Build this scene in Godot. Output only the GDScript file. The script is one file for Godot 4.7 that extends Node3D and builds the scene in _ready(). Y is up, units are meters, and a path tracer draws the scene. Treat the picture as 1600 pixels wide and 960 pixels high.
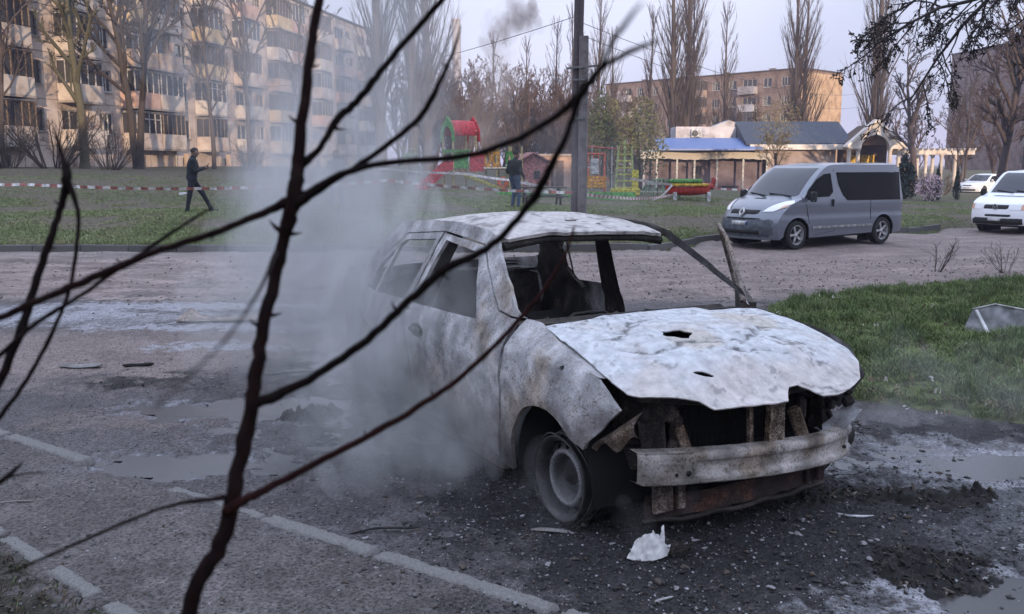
extends Node3D
# A burnt-out saloon smoking on a parking lot between apartment blocks, seen through bare thorny twigs.
# Metres, y up, the camera looks along -z.

var M := {}
var T := {}
var used := {}
var rng := RandomNumberGenerator.new()
var big := FastNoiseLite.new()
var mid := FastNoiseLite.new()
var fine := FastNoiseLite.new()

class MB:                                   # collects faces, gives one ArrayMesh
	var v := PackedVector3Array()
	var n := PackedVector3Array()
	var c := PackedColorArray()
	var uv := PackedVector2Array()
	var ix := PackedInt32Array()
	var col := Color.WHITE
	var tint: Callable                      # point -> linear colour
	var from_v := 0
	var from_i := 0

	func put(p: Vector3) -> int:
		v.append(p)
		c.append(tint.call(p) if tint.is_valid() else col)
		return v.size() - 1

	func tri(a: Vector3, b: Vector3, d: Vector3) -> void:
		var nn := (d - a).cross(b - a).normalized()
		for p in [a, b, d]:
			ix.append(put(p))
			n.append(nn)

	func quad(a: Vector3, b: Vector3, d: Vector3, e: Vector3) -> void:
		var nn := (d - a).cross(b - a).normalized()
		var k := v.size()
		for p in [a, b, d, e]:
			put(p)
			n.append(nn)
		ix.append_array(PackedInt32Array([k, k + 1, k + 2, k, k + 2, k + 3]))

	func box(at: Vector3, size: Vector3, b := Basis(), bevel := 0.0) -> void:
		var h := size * 0.5
		if bevel > 0.0:
			bevel = minf(bevel, minf(h.x, minf(h.y, h.z)) * 0.9)
			var g := h - Vector3.ONE * bevel
			var P := func(x, y, z): return at + b * Vector3(x, y, z)
			for s in [-1.0, 1.0]:
				side(P.call(s * h.x, -g.y, -g.z), P.call(s * h.x, -g.y, g.z), P.call(s * h.x, g.y, g.z), P.call(s * h.x, g.y, -g.z), s > 0)
				side(P.call(-g.x, s * h.y, -g.z), P.call(g.x, s * h.y, -g.z), P.call(g.x, s * h.y, g.z), P.call(-g.x, s * h.y, g.z), s > 0)
				side(P.call(-g.x, -g.y, s * h.z), P.call(-g.x, g.y, s * h.z), P.call(g.x, g.y, s * h.z), P.call(g.x, -g.y, s * h.z), s > 0)
				for t in [-1.0, 1.0]:
					var o: bool = s * t > 0
					side(P.call(s * h.x, t * g.y, -g.z), P.call(s * h.x, t * g.y, g.z), P.call(s * g.x, t * h.y, g.z), P.call(s * g.x, t * h.y, -g.z), o)
					side(P.call(s * h.x, -g.y, t * g.z), P.call(s * g.x, -g.y, t * h.z), P.call(s * g.x, g.y, t * h.z), P.call(s * h.x, g.y, t * g.z), o)
					side(P.call(-g.x, s * h.y, t * g.z), P.call(g.x, s * h.y, t * g.z), P.call(g.x, s * g.y, t * h.z), P.call(-g.x, s * g.y, t * h.z), o)
			return
		var q := []
		for i in 8:
			q.append(at + b * Vector3(h.x if i & 1 else -h.x, h.y if i & 2 else -h.y, h.z if i & 4 else -h.z))
		quad(q[0], q[2], q[3], q[1]); quad(q[4], q[5], q[7], q[6])
		quad(q[0], q[4], q[6], q[2]); quad(q[1], q[3], q[7], q[5])
		quad(q[2], q[6], q[7], q[3]); quad(q[0], q[1], q[5], q[4])

	func side(a: Vector3, b: Vector3, d: Vector3, e: Vector3, flip: bool) -> void:
		if flip: quad(a, e, d, b)
		else: quad(a, b, d, e)

	func bar(a: Vector3, b: Vector3, w: float, h := 0.0, up := Vector3.UP) -> void:   # a squared bar from a to b
		var z := (b - a).normalized()
		if absf(z.dot(up)) > 0.99: up = Vector3.RIGHT
		var x := up.cross(z).normalized()
		box((a + b) * 0.5, Vector3(w, h if h > 0 else w, a.distance_to(b)), Basis(x, z.cross(x), z))

	func smooth() -> void:                  # starts a run of shared vertices ...
		from_v = v.size()
		from_i = ix.size()

	func smooth_end() -> void:              # ... and averages its normals
		n.resize(v.size())
		for k in range(from_v, v.size()):
			n[k] = Vector3.ZERO
		for k in range(from_i, ix.size(), 3):
			var a := ix[k]
			var b := ix[k + 1]
			var d := ix[k + 2]
			var nn := (v[d] - v[a]).cross(v[b] - v[a])
			n[a] += nn
			n[b] += nn
			n[d] += nn
		for k in range(from_v, v.size()):
			n[k] = n[k].normalized()

	func tube(pts: PackedVector3Array, rad: PackedFloat32Array, sides := 5, caps := true) -> void:
		smooth()
		var m := pts.size()
		var dir := (pts[1] - pts[0]).normalized()
		var x := dir.cross(Vector3.UP if absf(dir.y) < 0.9 else Vector3.RIGHT).normalized()
		for i in m:
			dir = (pts[mini(i + 1, m - 1)] - pts[maxi(i - 1, 0)]).normalized()
			x = (x - dir * x.dot(dir)).normalized()
			var y := dir.cross(x)
			for s in sides:
				var a := TAU * s / sides
				put(pts[i] + (x * cos(a) + y * sin(a)) * rad[i])
		for i in m - 1:
			for s in sides:
				var a := from_v + i * sides + s
				var b := from_v + i * sides + (s + 1) % sides
				ix.append_array(PackedInt32Array([a, a + sides, b, b, a + sides, b + sides]))
		if caps:
			for e in [0, m - 1]:
				var k := put(pts[e])
				for s in sides:
					var a: int = from_v + e * sides + s
					var b: int = from_v + e * sides + (s + 1) % sides
					ix.append_array(PackedInt32Array([k, a, b] if e == 0 else [k, b, a]))
		smooth_end()

	func grid(fn: Callable, nu: int, nv: int, flip := false) -> void:   # fn(u, v) over 0..1
		smooth()
		for j in nv + 1:
			for i in nu + 1:
				put(fn.call(float(i) / nu, float(j) / nv))
		for j in nv:
			for i in nu:
				var a := from_v + j * (nu + 1) + i
				var b := a + nu + 1
				ix.append_array(PackedInt32Array([a, a + 1, b, a + 1, b + 1, b] if flip else [a, b, a + 1, a + 1, b, b + 1]))
		smooth_end()

	func lathe(profile: PackedVector2Array, sides: int, x := Transform3D()) -> void:   # (radius, height) turned round y
		smooth()
		for p in profile:
			for s in sides:
				var a := TAU * s / sides
				put(x * Vector3(p.x * cos(a), p.y, p.x * sin(a)))
		for i in profile.size() - 1:
			for s in sides:
				var a := from_v + i * sides + s
				var b := from_v + i * sides + (s + 1) % sides
				ix.append_array(PackedInt32Array([a, b, a + sides, b, b + sides, a + sides]))
		smooth_end()

	func prism(poly: PackedVector2Array, depth: float, x := Transform3D()) -> void:   # an outline in xy given a thickness along z
		var t := Geometry2D.triangulate_polygon(poly)
		var cw := Geometry2D.is_polygon_clockwise(poly)
		var h := Vector3(0, 0, depth * 0.5)
		for k in range(0, t.size(), 3):
			var a := Vector3(poly[t[k]].x, poly[t[k]].y, 0)
			var b := Vector3(poly[t[k + 1]].x, poly[t[k + 1]].y, 0)
			var d := Vector3(poly[t[k + 2]].x, poly[t[k + 2]].y, 0)
			if (b - a).cross(d - a).z < 0:
				var s := b
				b = d
				d = s
			tri(x * (a + h), x * (d + h), x * (b + h))
			tri(x * (a - h), x * (b - h), x * (d - h))
		for k in poly.size():
			var p := poly[k]
			var q := poly[(k + 1) % poly.size()]
			var a := Vector3(p.x, p.y, 0)
			var b := Vector3(q.x, q.y, 0)
			side(x * (a - h), x * (a + h), x * (b + h), x * (b - h), cw)

	# A sheet of an outline with holes, laid in the plane (u, v) and bent by fn(Vector2) -> Vector3, with a thickness.
	func sheet(outline: PackedVector2Array, holes: Array, fn: Callable, cell: float, thick: float) -> void:
		var lo := outline[0]
		var hi := outline[0]
		for p in outline:
			lo = lo.min(p)
			hi = hi.max(p)
		var nx := int(ceil((hi.x - lo.x) / cell))
		var ny := int(ceil((hi.y - lo.y) / cell))
		var marked := {}
		for ring in [outline] + holes:
			for k in ring.size():
				var a: Vector2 = ring[k]
				var b: Vector2 = ring[(k + 1) % ring.size()]
				var m := int(a.distance_to(b) / cell * 5.0) + 1
				for s in m + 1:
					var p := (a.lerp(b, float(s) / m) - lo) / cell
					marked[Vector2i(int(floor(p.x)), int(floor(p.y)))] = true
		var eps := cell * 0.05
		var at := {}
		var polys := []
		for j in ny:
			for i in nx:
				var q := Vector2(lo.x + i * cell, lo.y + j * cell)
				var sq := PackedVector2Array([q, q + Vector2(cell, 0), q + Vector2(cell, cell), q + Vector2(0, cell)])
				if marked.has(Vector2i(i, j)):
					var got := Geometry2D.intersect_polygons(sq, outline)
					for h in holes:
						var left := []
						for g in got:
							left.append_array(Geometry2D.clip_polygons(g, h))
						got.assign(left)
					for g in got:
						if not Geometry2D.is_polygon_clockwise(g):
							polys.append(g)
				elif Geometry2D.is_point_in_polygon(q + Vector2(cell, cell) * 0.5, outline):
					var free := true
					for h in holes:
						if Geometry2D.is_point_in_polygon(q + Vector2(cell, cell) * 0.5, h): free = false
					if free: polys.append(sq)
		for back in ([0.0, thick] if thick > 0 else [0.0]):
			at.clear()
			smooth()
			for g in polys:
				var t := Geometry2D.triangulate_polygon(g) if g.size() != 4 else PackedInt32Array([0, 1, 2, 0, 2, 3])
				for k in range(0, t.size(), 3):
					var f := [0, 0, 0]
					for e in 3:
						var p: Vector2 = g[t[k + e]]
						var key := Vector2i((p / cell * 400.0).round())
						if not at.has(key):
							at[key] = put(bent(fn, p, back, eps))
						f[e] = at[key]
					var turned: bool = (g[t[k + 1]] - g[t[k]]).cross(g[t[k + 2]] - g[t[k]]) > 0
					if turned != (back > 0): ix.append_array(PackedInt32Array([f[0], f[2], f[1]]))
					else: ix.append_array(PackedInt32Array([f[0], f[1], f[2]]))
			smooth_end()
		if thick > 0:
			for ring in [outline] + holes:
				for k in ring.size():
					var a: Vector2 = ring[k]
					var b: Vector2 = ring[(k + 1) % ring.size()]
					var m := int(a.distance_to(b) / cell) + 1
					for s in m:
						var p := a.lerp(b, float(s) / m)
						var q := a.lerp(b, float(s + 1) / m)
						quad(bent(fn, p, 0, eps), bent(fn, q, 0, eps), bent(fn, q, thick, eps), bent(fn, p, thick, eps))

	func bent(fn: Callable, p: Vector2, back: float, eps: float) -> Vector3:
		var o: Vector3 = fn.call(p)
		if back == 0: return o
		var du: Vector3 = fn.call(p + Vector2(eps, 0)) - o
		var dv: Vector3 = fn.call(p + Vector2(0, eps)) - o
		return o - du.cross(dv).normalized() * back

	func mesh() -> ArrayMesh:
		var a := []
		a.resize(Mesh.ARRAY_MAX)
		a[Mesh.ARRAY_VERTEX] = v
		a[Mesh.ARRAY_NORMAL] = n
		a[Mesh.ARRAY_COLOR] = c
		if uv.size() == v.size():
			a[Mesh.ARRAY_TEX_UV] = uv
			a[Mesh.ARRAY_TEX_UV2] = uv
		a[Mesh.ARRAY_INDEX] = ix
		var m := ArrayMesh.new()
		if ix.size(): m.add_surface_from_arrays(Mesh.PRIMITIVE_TRIANGLES, a)
		return m

# ---- naming -------------------------------------------------------------------------------------------------
func numbered(called: String) -> String:
	used[called] = used.get(called, -1) + 1
	return called if used[called] == 0 else "%s_%03d" % [called, used[called]]

func tag(o: Node, label: String, category: String, group := "", kind := "") -> Node:
	if label: o.set_meta("label", label)
	if category: o.set_meta("category", category)
	if group: o.set_meta("group", group)
	if kind: o.set_meta("kind", kind)
	return o

func thing(called: String, label: String, category: String, at := Vector3.ZERO, turn := 0.0, group := "") -> Node3D:
	var o := Node3D.new()
	o.name = numbered(called)
	add_child(o)
	o.position = at
	o.rotation.y = turn
	tag(o, label, category, group)
	return o

func part(called: String, mb: Variant, mat: Material, parent: Node = self, label := "") -> MeshInstance3D:
	var o := MeshInstance3D.new()
	o.name = numbered(called) if parent == self else called
	o.mesh = mb.mesh() if mb is MB else mb
	o.material_override = mat
	parent.add_child(o, true)
	if label: o.set_meta("label", label)
	return o

func solo(called: String, mb: Variant, mat: Material, label: String, category: String, group := "", at := Vector3.ZERO) -> MeshInstance3D:
	var o := part(called, mb, mat)
	o.position = at
	tag(o, label, category, group)
	return o

func struct(called: String, mb: Variant, mat: Material) -> MeshInstance3D:
	var o := part(called, mb, mat)
	o.set_meta("kind", "structure")
	return o

func copy_of(o: Node3D, at: Vector3, turn: float, size := 1.0, label := "", group := "") -> Node3D:
	var c: Node3D = o.duplicate()
	c.name = numbered(str(o.name).rstrip("0123456789").trim_suffix("_"))
	add_child(c)
	c.position = at
	c.rotation.y = turn
	c.scale = Vector3.ONE * size
	if label: c.set_meta("label", label)
	if group: c.set_meta("group", group)
	return c

func scatter(called: String, mesh: Mesh, mat: Material, places: Array, colors: Array, label := "", category := "") -> MultiMeshInstance3D:
	var mm := MultiMesh.new()
	mm.transform_format = MultiMesh.TRANSFORM_3D
	mm.use_colors = colors.size() > 0
	mm.mesh = mesh
	mm.instance_count = places.size()
	for i in places.size():
		mm.set_instance_transform(i, places[i])
		if colors.size(): mm.set_instance_color(i, colors[i])
	var o := MultiMeshInstance3D.new()
	o.name = numbered(called)
	o.multimesh = mm
	o.material_override = mat
	add_child(o)
	tag(o, label, category, "", "stuff")
	return o

# ---- textures and materials ---------------------------------------------------------------------------------
func noise(kind: int, freq: float, octaves := 4, s := 0, gain := 0.5) -> FastNoiseLite:
	var f := FastNoiseLite.new()
	f.noise_type = kind
	f.frequency = freq
	f.fractal_octaves = octaves
	f.fractal_gain = gain
	f.seed = s
	if octaves < 2: f.fractal_type = FastNoiseLite.FRACTAL_NONE
	return f

func grey(f: FastNoiseLite, size: int) -> PackedByteArray:
	return f.get_seamless_image(size, size).get_data()

# grey values -> colours along a ramp of [position, colour], position 0..1
func ramped(b: PackedByteArray, size: int, ramp: Array) -> ImageTexture:
	var lut := PackedByteArray()
	for k in 256:
		var x := k / 255.0
		var col: Color = ramp[-1][1]
		if x <= ramp[0][0]:
			col = ramp[0][1]
		else:
			for j in ramp.size() - 1:
				if x >= ramp[j][0] and x <= ramp[j + 1][0]:
					col = (ramp[j][1] as Color).lerp(ramp[j + 1][1], (x - ramp[j][0]) / maxf(ramp[j + 1][0] - ramp[j][0], 1e-5))
					break
		lut.append_array(PackedByteArray([col.r8, col.g8, col.b8]))
	var out := PackedByteArray()
	out.resize(size * size * 3)
	for i in size * size:
		var k := b[i] * 3
		out[i * 3] = lut[k]
		out[i * 3 + 1] = lut[k + 1]
		out[i * 3 + 2] = lut[k + 2]
	return ImageTexture.create_from_image(Image.create_from_data(size, size, false, Image.FORMAT_RGB8, out))

func mixed(a: PackedByteArray, b: PackedByteArray, wa: float, wb: float, off := 0.0) -> PackedByteArray:
	var out := PackedByteArray()
	out.resize(a.size())
	for i in a.size():
		out[i] = clampi(int(a[i] * wa + b[i] * wb + off), 0, 255)
	return out

func g(x: float) -> Color:
	return Color(x, x, x)

# colour is given linear; tex multiplies it; bump in centimetres
func mat(key: String, col: Color, rough := 0.8, tex: Texture2D = null, scale := 1.0, bump: Texture2D = null, depth := 0.0, metal := 0.0, world := false) -> StandardMaterial3D:
	var m := StandardMaterial3D.new()
	m.resource_name = key
	m.albedo_color = col.linear_to_srgb()
	m.roughness = rough
	m.metallic = metal
	m.vertex_color_use_as_albedo = true
	m.uv1_triplanar = true
	m.uv1_world_triplanar = world
	m.uv1_scale = Vector3.ONE * scale
	if tex: m.albedo_texture = tex
	if bump:
		m.heightmap_enabled = true
		m.heightmap_texture = bump
		m.heightmap_scale = depth
	M[key] = m
	return m

func detail(m: StandardMaterial3D, tex: Texture2D, scale: float) -> StandardMaterial3D:   # a second pattern, multiplied in
	m.detail_enabled = true
	m.detail_albedo = tex
	m.detail_blend_mode = BaseMaterial3D.BLEND_MODE_MUL
	m.detail_uv_layer = BaseMaterial3D.DETAIL_UV_2
	m.uv2_triplanar = true
	m.uv2_world_triplanar = m.uv1_world_triplanar
	m.uv2_scale = Vector3.ONE * scale
	return m

func textures() -> void:
	for f in [[big, 0.35, 1], [mid, 1.6, 2], [fine, 9.0, 3]]:
		f[0].noise_type = FastNoiseLite.TYPE_SIMPLEX_SMOOTH
		f[0].frequency = f[1]
		f[0].seed = f[2]
		f[0].fractal_octaves = 3
	var P := FastNoiseLite.TYPE_SIMPLEX_SMOOTH
	var cells := noise(FastNoiseLite.TYPE_CELLULAR, 0.06, 2, 4)
	cells.cellular_return_type = FastNoiseLite.RETURN_DISTANCE
	var soft := grey(noise(P, 0.012, 5, 11), 512)
	var rough := grey(noise(P, 0.05, 4, 12, 0.7), 512)
	var grit := grey(noise(FastNoiseLite.TYPE_VALUE, 0.45, 2, 13), 512)
	var cell := grey(cells, 512)
	T.soft = ramped(soft, 512, [[0.2, g(0.62)], [0.8, g(1)]])
	T.soft_bump = ramped(soft, 512, [[0.0, g(0)], [1, g(1)]])
	T.rough = ramped(rough, 512, [[0.2, g(0.45)], [0.75, g(1)]])
	T.mild = ramped(rough, 512, [[0.2, g(0.82)], [0.75, g(1)]])
	T.rough_bump = ramped(mixed(rough, grit, 0.7, 0.3), 512, [[0.0, g(0)], [1, g(1)]])
	T.grit = ramped(mixed(grit, rough, 0.6, 0.4), 512, [[0.25, g(0.5)], [0.6, g(0.8)], [0.85, g(1)]])
	T.stone = ramped(mixed(mixed(cell, grit, 0.6, 0.4), rough, 0.6, 0.4), 512, [[0.2, g(0.4)], [0.5, g(0.75)], [0.62, g(0.8)], [0.8, g(1.0)]])
	T.stone_bump = ramped(mixed(cell, grit, 0.7, 0.3), 512, [[0, g(1)], [1, g(0)]])
	T.asphalt = ramped(mixed(mixed(cell, grit, 0.45, 0.55), rough, 0.6, 0.4), 512, [[0.25, g(0.35)], [0.45, g(0.72)], [0.6, g(0.85)], [0.72, g(0.95)], [0.8, g(1.0)]])
	# burnt paint: chalky white flakes over rust and soot
	var flake := mixed(mixed(rough, grit, 0.55, 0.45), soft, 0.75, 0.25)
	T.burnt = ramped(flake, 512, [[0.22, Color(0.14, 0.12, 0.11)], [0.31, Color(0.45, 0.39, 0.35)], [0.39, Color(0.82, 0.79, 0.77)], [0.55, Color(0.95, 0.95, 0.96)], [0.75, Color(1, 1, 1)]])
	T.charred = ramped(flake, 512, [[0.3, Color(0.12, 0.1, 0.09)], [0.42, Color(0.5, 0.42, 0.36)], [0.5, Color(0.62, 0.54, 0.48)], [0.6, Color(0.95, 0.9, 0.86)], [0.75, Color(1, 1, 1)]])
	T.ash = ramped(flake, 512, [[0.18, Color(0.3, 0.29, 0.29)], [0.27, Color(0.80, 0.78, 0.77)], [0.36, Color(0.96, 0.96, 0.96)], [0.7, Color(1, 1, 1)]])
	T.bark = ramped(mixed(mixed(rough, grit, 0.6, 0.4), soft, 0.7, 0.3), 512, [[0.25, g(0.35)], [0.5, g(0.8)], [0.8, g(1)]])
	T.stain = ramped(mixed(soft, rough, 0.7, 0.3), 512, [[0.2, Color(0.74, 0.71, 0.69)], [0.5, Color(0.92, 0.90, 0.89)], [0.8, g(1)]])

func materials() -> void:
	detail(mat("burnt", g(1), 0.75, T.burnt, 1.9, T.rough_bump, 0.25), T.soft, 0.7)
	detail(mat("charred", g(1), 0.85, T.charred, 2.3, T.rough_bump, 0.15), T.soft, 0.9)
	detail(mat("ash", g(1), 0.7, T.ash, 1.6, T.rough_bump, 0.12), T.mild, 0.45)
	mat("soot", g(0.022), 0.9, T.rough, 2.0, T.rough_bump, 0.5)
	mat("steel_burnt", g(0.75), 0.6, T.rough, 4.0, T.rough_bump, 0.1, 0.3)
	detail(mat("concrete", g(1), 0.9, T.stain, 0.6, T.rough_bump, 0.3), T.grit, 2.0)
	mat("bark", g(1), 0.9, T.bark, 3.0, T.rough_bump, 0.6)
	mat("twig", g(1), 0.9, T.bark, 14.0, T.rough_bump, 0.06)
	M.twig.metallic_specular = 0.2
	mat("plain", g(1), 0.7, T.soft, 0.8)
	mat("metal", g(1), 0.45, T.soft, 1.5)
	mat("cloth", g(1), 0.95, T.grit, 6.0, T.rough_bump, 0.2)
	mat("skin", g(1), 0.6, T.soft, 4.0)
	mat("rubber", g(0.02), 0.85, T.grit, 6.0)
	detail(mat("plaster", g(1), 0.92, T.stain, 0.09, T.rough_bump, 0.4), T.mild, 0.9)
	mat("window_glass", Color(0.045, 0.045, 0.05), 0.08)
	M.window_glass.vertex_color_use_as_albedo = false
	mat("leaf", g(1), 0.8)
	M.leaf.backlight_enabled = true
	M.leaf.backlight = g(0.3)
	detail(mat("soil", g(1), 0.95, T.grit, 1.1, T.rough_bump, 1.5, 0.0, true), T.rough, 0.23)

# ---- camera, sky, sun ---------------------------------------------------------------------------------------
func setup() -> void:
	var cam := Camera3D.new()
	cam.name = "camera"
	cam.position = Vector3(0, 1.757, 0)
	cam.rotation_degrees = Vector3(-8.72, 0, 0)
	cam.near = 0.05
	cam.far = 3000.0
	var lens := CameraAttributesPhysical.new()          # a phone's small opening, focused on the burnt car
	lens.frustum_focal_length = 36.25
	lens.exposure_aperture = 11.0
	lens.frustum_focus_distance = 7.0
	lens.frustum_near = 0.05
	lens.frustum_far = 3000.0
	cam.attributes = lens
	add_child(cam)
	cam.fov = 36.63
	cam.current = true

	var sky := ProceduralSkyMaterial.new()
	sky.sky_top_color = Color(0.84, 0.97, 1.26).linear_to_srgb()
	sky.sky_horizon_color = Color(0.285, 0.305, 0.395).linear_to_srgb()
	sky.sky_curve = 0.8
	sky.ground_bottom_color = Color(0.12, 0.11, 0.11).linear_to_srgb()
	sky.ground_horizon_color = Color(0.30, 0.29, 0.31).linear_to_srgb()
	sky.sun_angle_max = 0.1
	var cn := noise(FastNoiseLite.TYPE_SIMPLEX_SMOOTH, 0.006, 5, 31)
	var cb := cn.get_seamless_image(1024, 512).get_data()
	var pix := PackedByteArray()
	pix.resize(1024 * 512 * 4)
	for j in 512:
		for i in 1024:
			var k := j * 1024 + i
			var a := clampf((cb[k] / 255.0 - 0.42) * 2.2, 0.0, 1.0)
			pix[k * 4] = 255
			pix[k * 4 + 1] = 246
			pix[k * 4 + 2] = 246
			pix[k * 4 + 3] = int(a * 34.0)
	sky.sky_cover = ImageTexture.create_from_image(Image.create_from_data(1024, 512, false, Image.FORMAT_RGBA8, pix))
	var env := Environment.new()
	env.background_mode = Environment.BG_SKY
	env.sky = Sky.new()
	env.sky.sky_material = sky
	env.tonemap_mode = Environment.TONE_MAPPER_LINEAR
	env.tonemap_exposure = 2.0
	env.sdfgi_enabled = true
	env.ssao_enabled = true
	env.ssil_enabled = true
	env.fog_enabled = true
	env.fog_density = 0.0007
	env.fog_light_color = Color(0.82, 0.82, 0.92)
	env.volumetric_fog_enabled = true
	env.volumetric_fog_density = 0.0
	var we := WorldEnvironment.new()
	we.name = "world_environment"
	we.environment = env
	add_child(we)

	var sun := DirectionalLight3D.new()                   # low in the evening, from behind the camera's right shoulder
	sun.name = "sun"
	sun.light_color = Color(1.0, 0.87, 0.72)
	sun.light_energy = 0.95
	sun.light_angular_distance = 0.6
	sun.shadow_enabled = true
	add_child(sun)
	sun.look_at_from_position(Vector3.ZERO, -Vector3(0.25, 0.123, 0.96))

# ---- terrain ------------------------------------------------------------------------------------------------
const HILLS := [[0, 5, 0], [-5, 6, 0], [5, 6, 0], [0, 10, 0], [-8, 10, 0], [8, 10, 0.02], [4.6, 9.3, 0.05], [0, 15, -0.06], [8, 16, -0.1], [-8, 16, -0.04], [6, 20.5, -0.19],
	[12, 24, -0.24], [-6, 18.5, -0.02], [-11, 18.5, 0.0], [0, 19.5, -0.08], [-8.5, 24.5, 0.36], [0.3, 26, 0.35], [-4.7, 26, 0.36], [7, 28, 0.1], [14, 27, -0.35], [15, 36, -0.2],
	[-3, 46, 0.44], [-12, 37, 0.85], [-19, 40, 1.1], [-26, 48, 1.42], [-30, 56, 1.5], [-22, 75, 1.5], [-15, 105, 1.5], [-13, 55, 1.25], [5, 60, 0.0], [21, 75, -0.42], [33, 70, -0.38], [0, 100, 0.8], [50, 140, 0.9], [60, 100, 0.0], [-9, 90, 1.5], [30, 40, -0.35], [-40, 40, 1.4], [-20, 10, 0], [25, 10, 0]]

func terrain(x: float, d: float) -> float:
	var s := 0.0
	var w := 0.0
	for q in HILLS:
		var dx: float = x - q[0]
		var dd: float = d - q[1]
		var r := dx * dx + dd * dd + 0.5
		var k := 1.0 / (r * r)
		s += k * q[2]
		w += k
	return s / w

func poly_y(line: Array, x: float) -> float:          # the depth of a polyline [x, depth] at x
	if x <= line[0][0]: return line[0][1]
	for k in line.size() - 1:
		if x <= line[k + 1][0]:
			return lerpf(line[k][1], line[k + 1][1], (x - line[k][0]) / (line[k + 1][0] - line[k][0]))
	return line[-1][1]

const FAR_KERB := [[-40, 19.3], [-14, 19.35], [-4, 19.4], [3, 20.6], [4.5, 22.9], [7.5, 25.3], [14, 30.5], [26, 41], [60, 60]]
const VERGE_FAR := [[2.3, 9.2], [3.2, 11.3], [5.5, 13.4], [8.2, 15.0], [14, 18], [26, 22]]
const VERGE_NEAR := [[2.3, 7.6], [2.55, 6.75], [3.4, 6.15], [4.4, 5.75], [8, 4.9], [26, 3.0]]

func in_verge(x: float, d: float) -> float:             # metres inside the near grass patch
	if x < 2.2: return -1.0
	return minf(minf(poly_y(VERGE_FAR, x) - d, d - poly_y(VERGE_NEAR, x)), (x - 2.2) * 1.2)

func kerb_side(x: float, d: float) -> float:            # metres past the flush kerb, towards the camera
	return (-(x + 3.366) * 2.46 - (d - 5.902) * 3.543) / 4.313

func second_side(x: float, d: float) -> float:
	return (-(x + 2.45) * 0.526 - (d - 4.222) * 0.612) / 0.807

const CAR_AT := Vector3(0.90, 0.0, -4.906)
const CAR_TURN := -62.27
func car_local(x: float, d: float) -> Vector2:          # along the burnt car, across it
	var dx := x - 0.90
	var dz := -d + 4.906
	return Vector2(dx * 0.4653 + dz * 0.8852, -dx * 0.8852 + dz * 0.4653)

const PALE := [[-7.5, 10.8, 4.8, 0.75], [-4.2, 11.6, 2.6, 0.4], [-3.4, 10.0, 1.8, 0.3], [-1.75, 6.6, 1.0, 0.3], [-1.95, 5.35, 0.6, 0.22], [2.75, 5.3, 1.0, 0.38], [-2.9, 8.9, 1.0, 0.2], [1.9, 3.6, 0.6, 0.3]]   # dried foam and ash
const WET := [[-1.75, 6.55, 1.0, 0.36, 1.0], [-1.95, 5.3, 0.62, 0.27, 1.0], [-2.35, 6.3, 0.24, 0.12, 0.8],
	[2.5, 5.35, 0.75, 0.3, 0.8], [3.3, 4.6, 0.7, 0.35, 0.6], [2.2, 3.5, 0.5, 0.3, 0.8], [-1.2, 5.9, 0.9, 0.5, 0.55], [-0.6, 8.2, 1.4, 0.8, 0.8], [2.0, 10.5, 3.0, 0.4, 0.5], [-0.5, 4.4, 0.7, 0.25, 0.35]]

func wetness(x: float, d: float) -> float:
	var w := 0.0
	var k := mid.get_noise_2d(x * 1.3, d * 1.3) * 0.55 + fine.get_noise_2d(x * 0.5, d * 0.9) * 0.3
	for q in WET:
		var r := Vector2((x - q[0]) / q[2], (d - q[1]) / q[3]).length()
		w = maxf(w, q[4] * smoothstep(1.15, 0.75, r + k))
	return w

func charring(x: float, d: float) -> float:
	var l := car_local(x, d)
	var out := Vector2(maxf(maxf(l.x - 0.75, -3.6 - l.x), 0.0), maxf(absf(l.y) - 0.75, 0.0)).length()
	var k := mid.get_noise_2d(x * 0.9 + 7.0, d * 0.9) * 0.5
	var w := smoothstep(1.35, 0.25, out + k)
	for q in [[1.75, 3.95, 0.6, 0.38], [2.1, 4.65, 0.7, 0.25], [-1.5, 7.6, 1.6, 0.3], [-1.2, 6.9, 0.9, 0.35], [0.6, 3.9, 0.8, 0.5], [-2.7, 7.4, 0.8, 0.25], [2.9, 6.0, 1.0, 0.22]]:
		w = maxf(w, smoothstep(1.2, 0.6, Vector2((x - q[0]) / q[2], (d - q[1]) / q[3]).length() + k) * 0.9)
	return w

func lot_height(x: float, d: float) -> float:
	var w := wetness(x, d)
	var h := terrain(x, d) + mid.get_noise_2d(x * 0.7, d * 0.7) * 0.012
	var side := kerb_side(x, d)
	var rough := 0.006 + 0.012 * charring(x, d)
	if d > 12.0: rough += 0.02 * smoothstep(12.0, 14.0, d)
	h += (fine.get_noise_2d(x, d) + 0.6 * fine.get_noise_2d(x * 2.7, d * 2.7)) * rough * (1.0 - 0.45 * w)
	if second_side(x, d) > 0.1: h += 0.03 + fine.get_noise_2d(x * 0.6, d * 0.6) * 0.03
	if side > 0.0: h += 0.012
	return h - 0.022 * w

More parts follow.
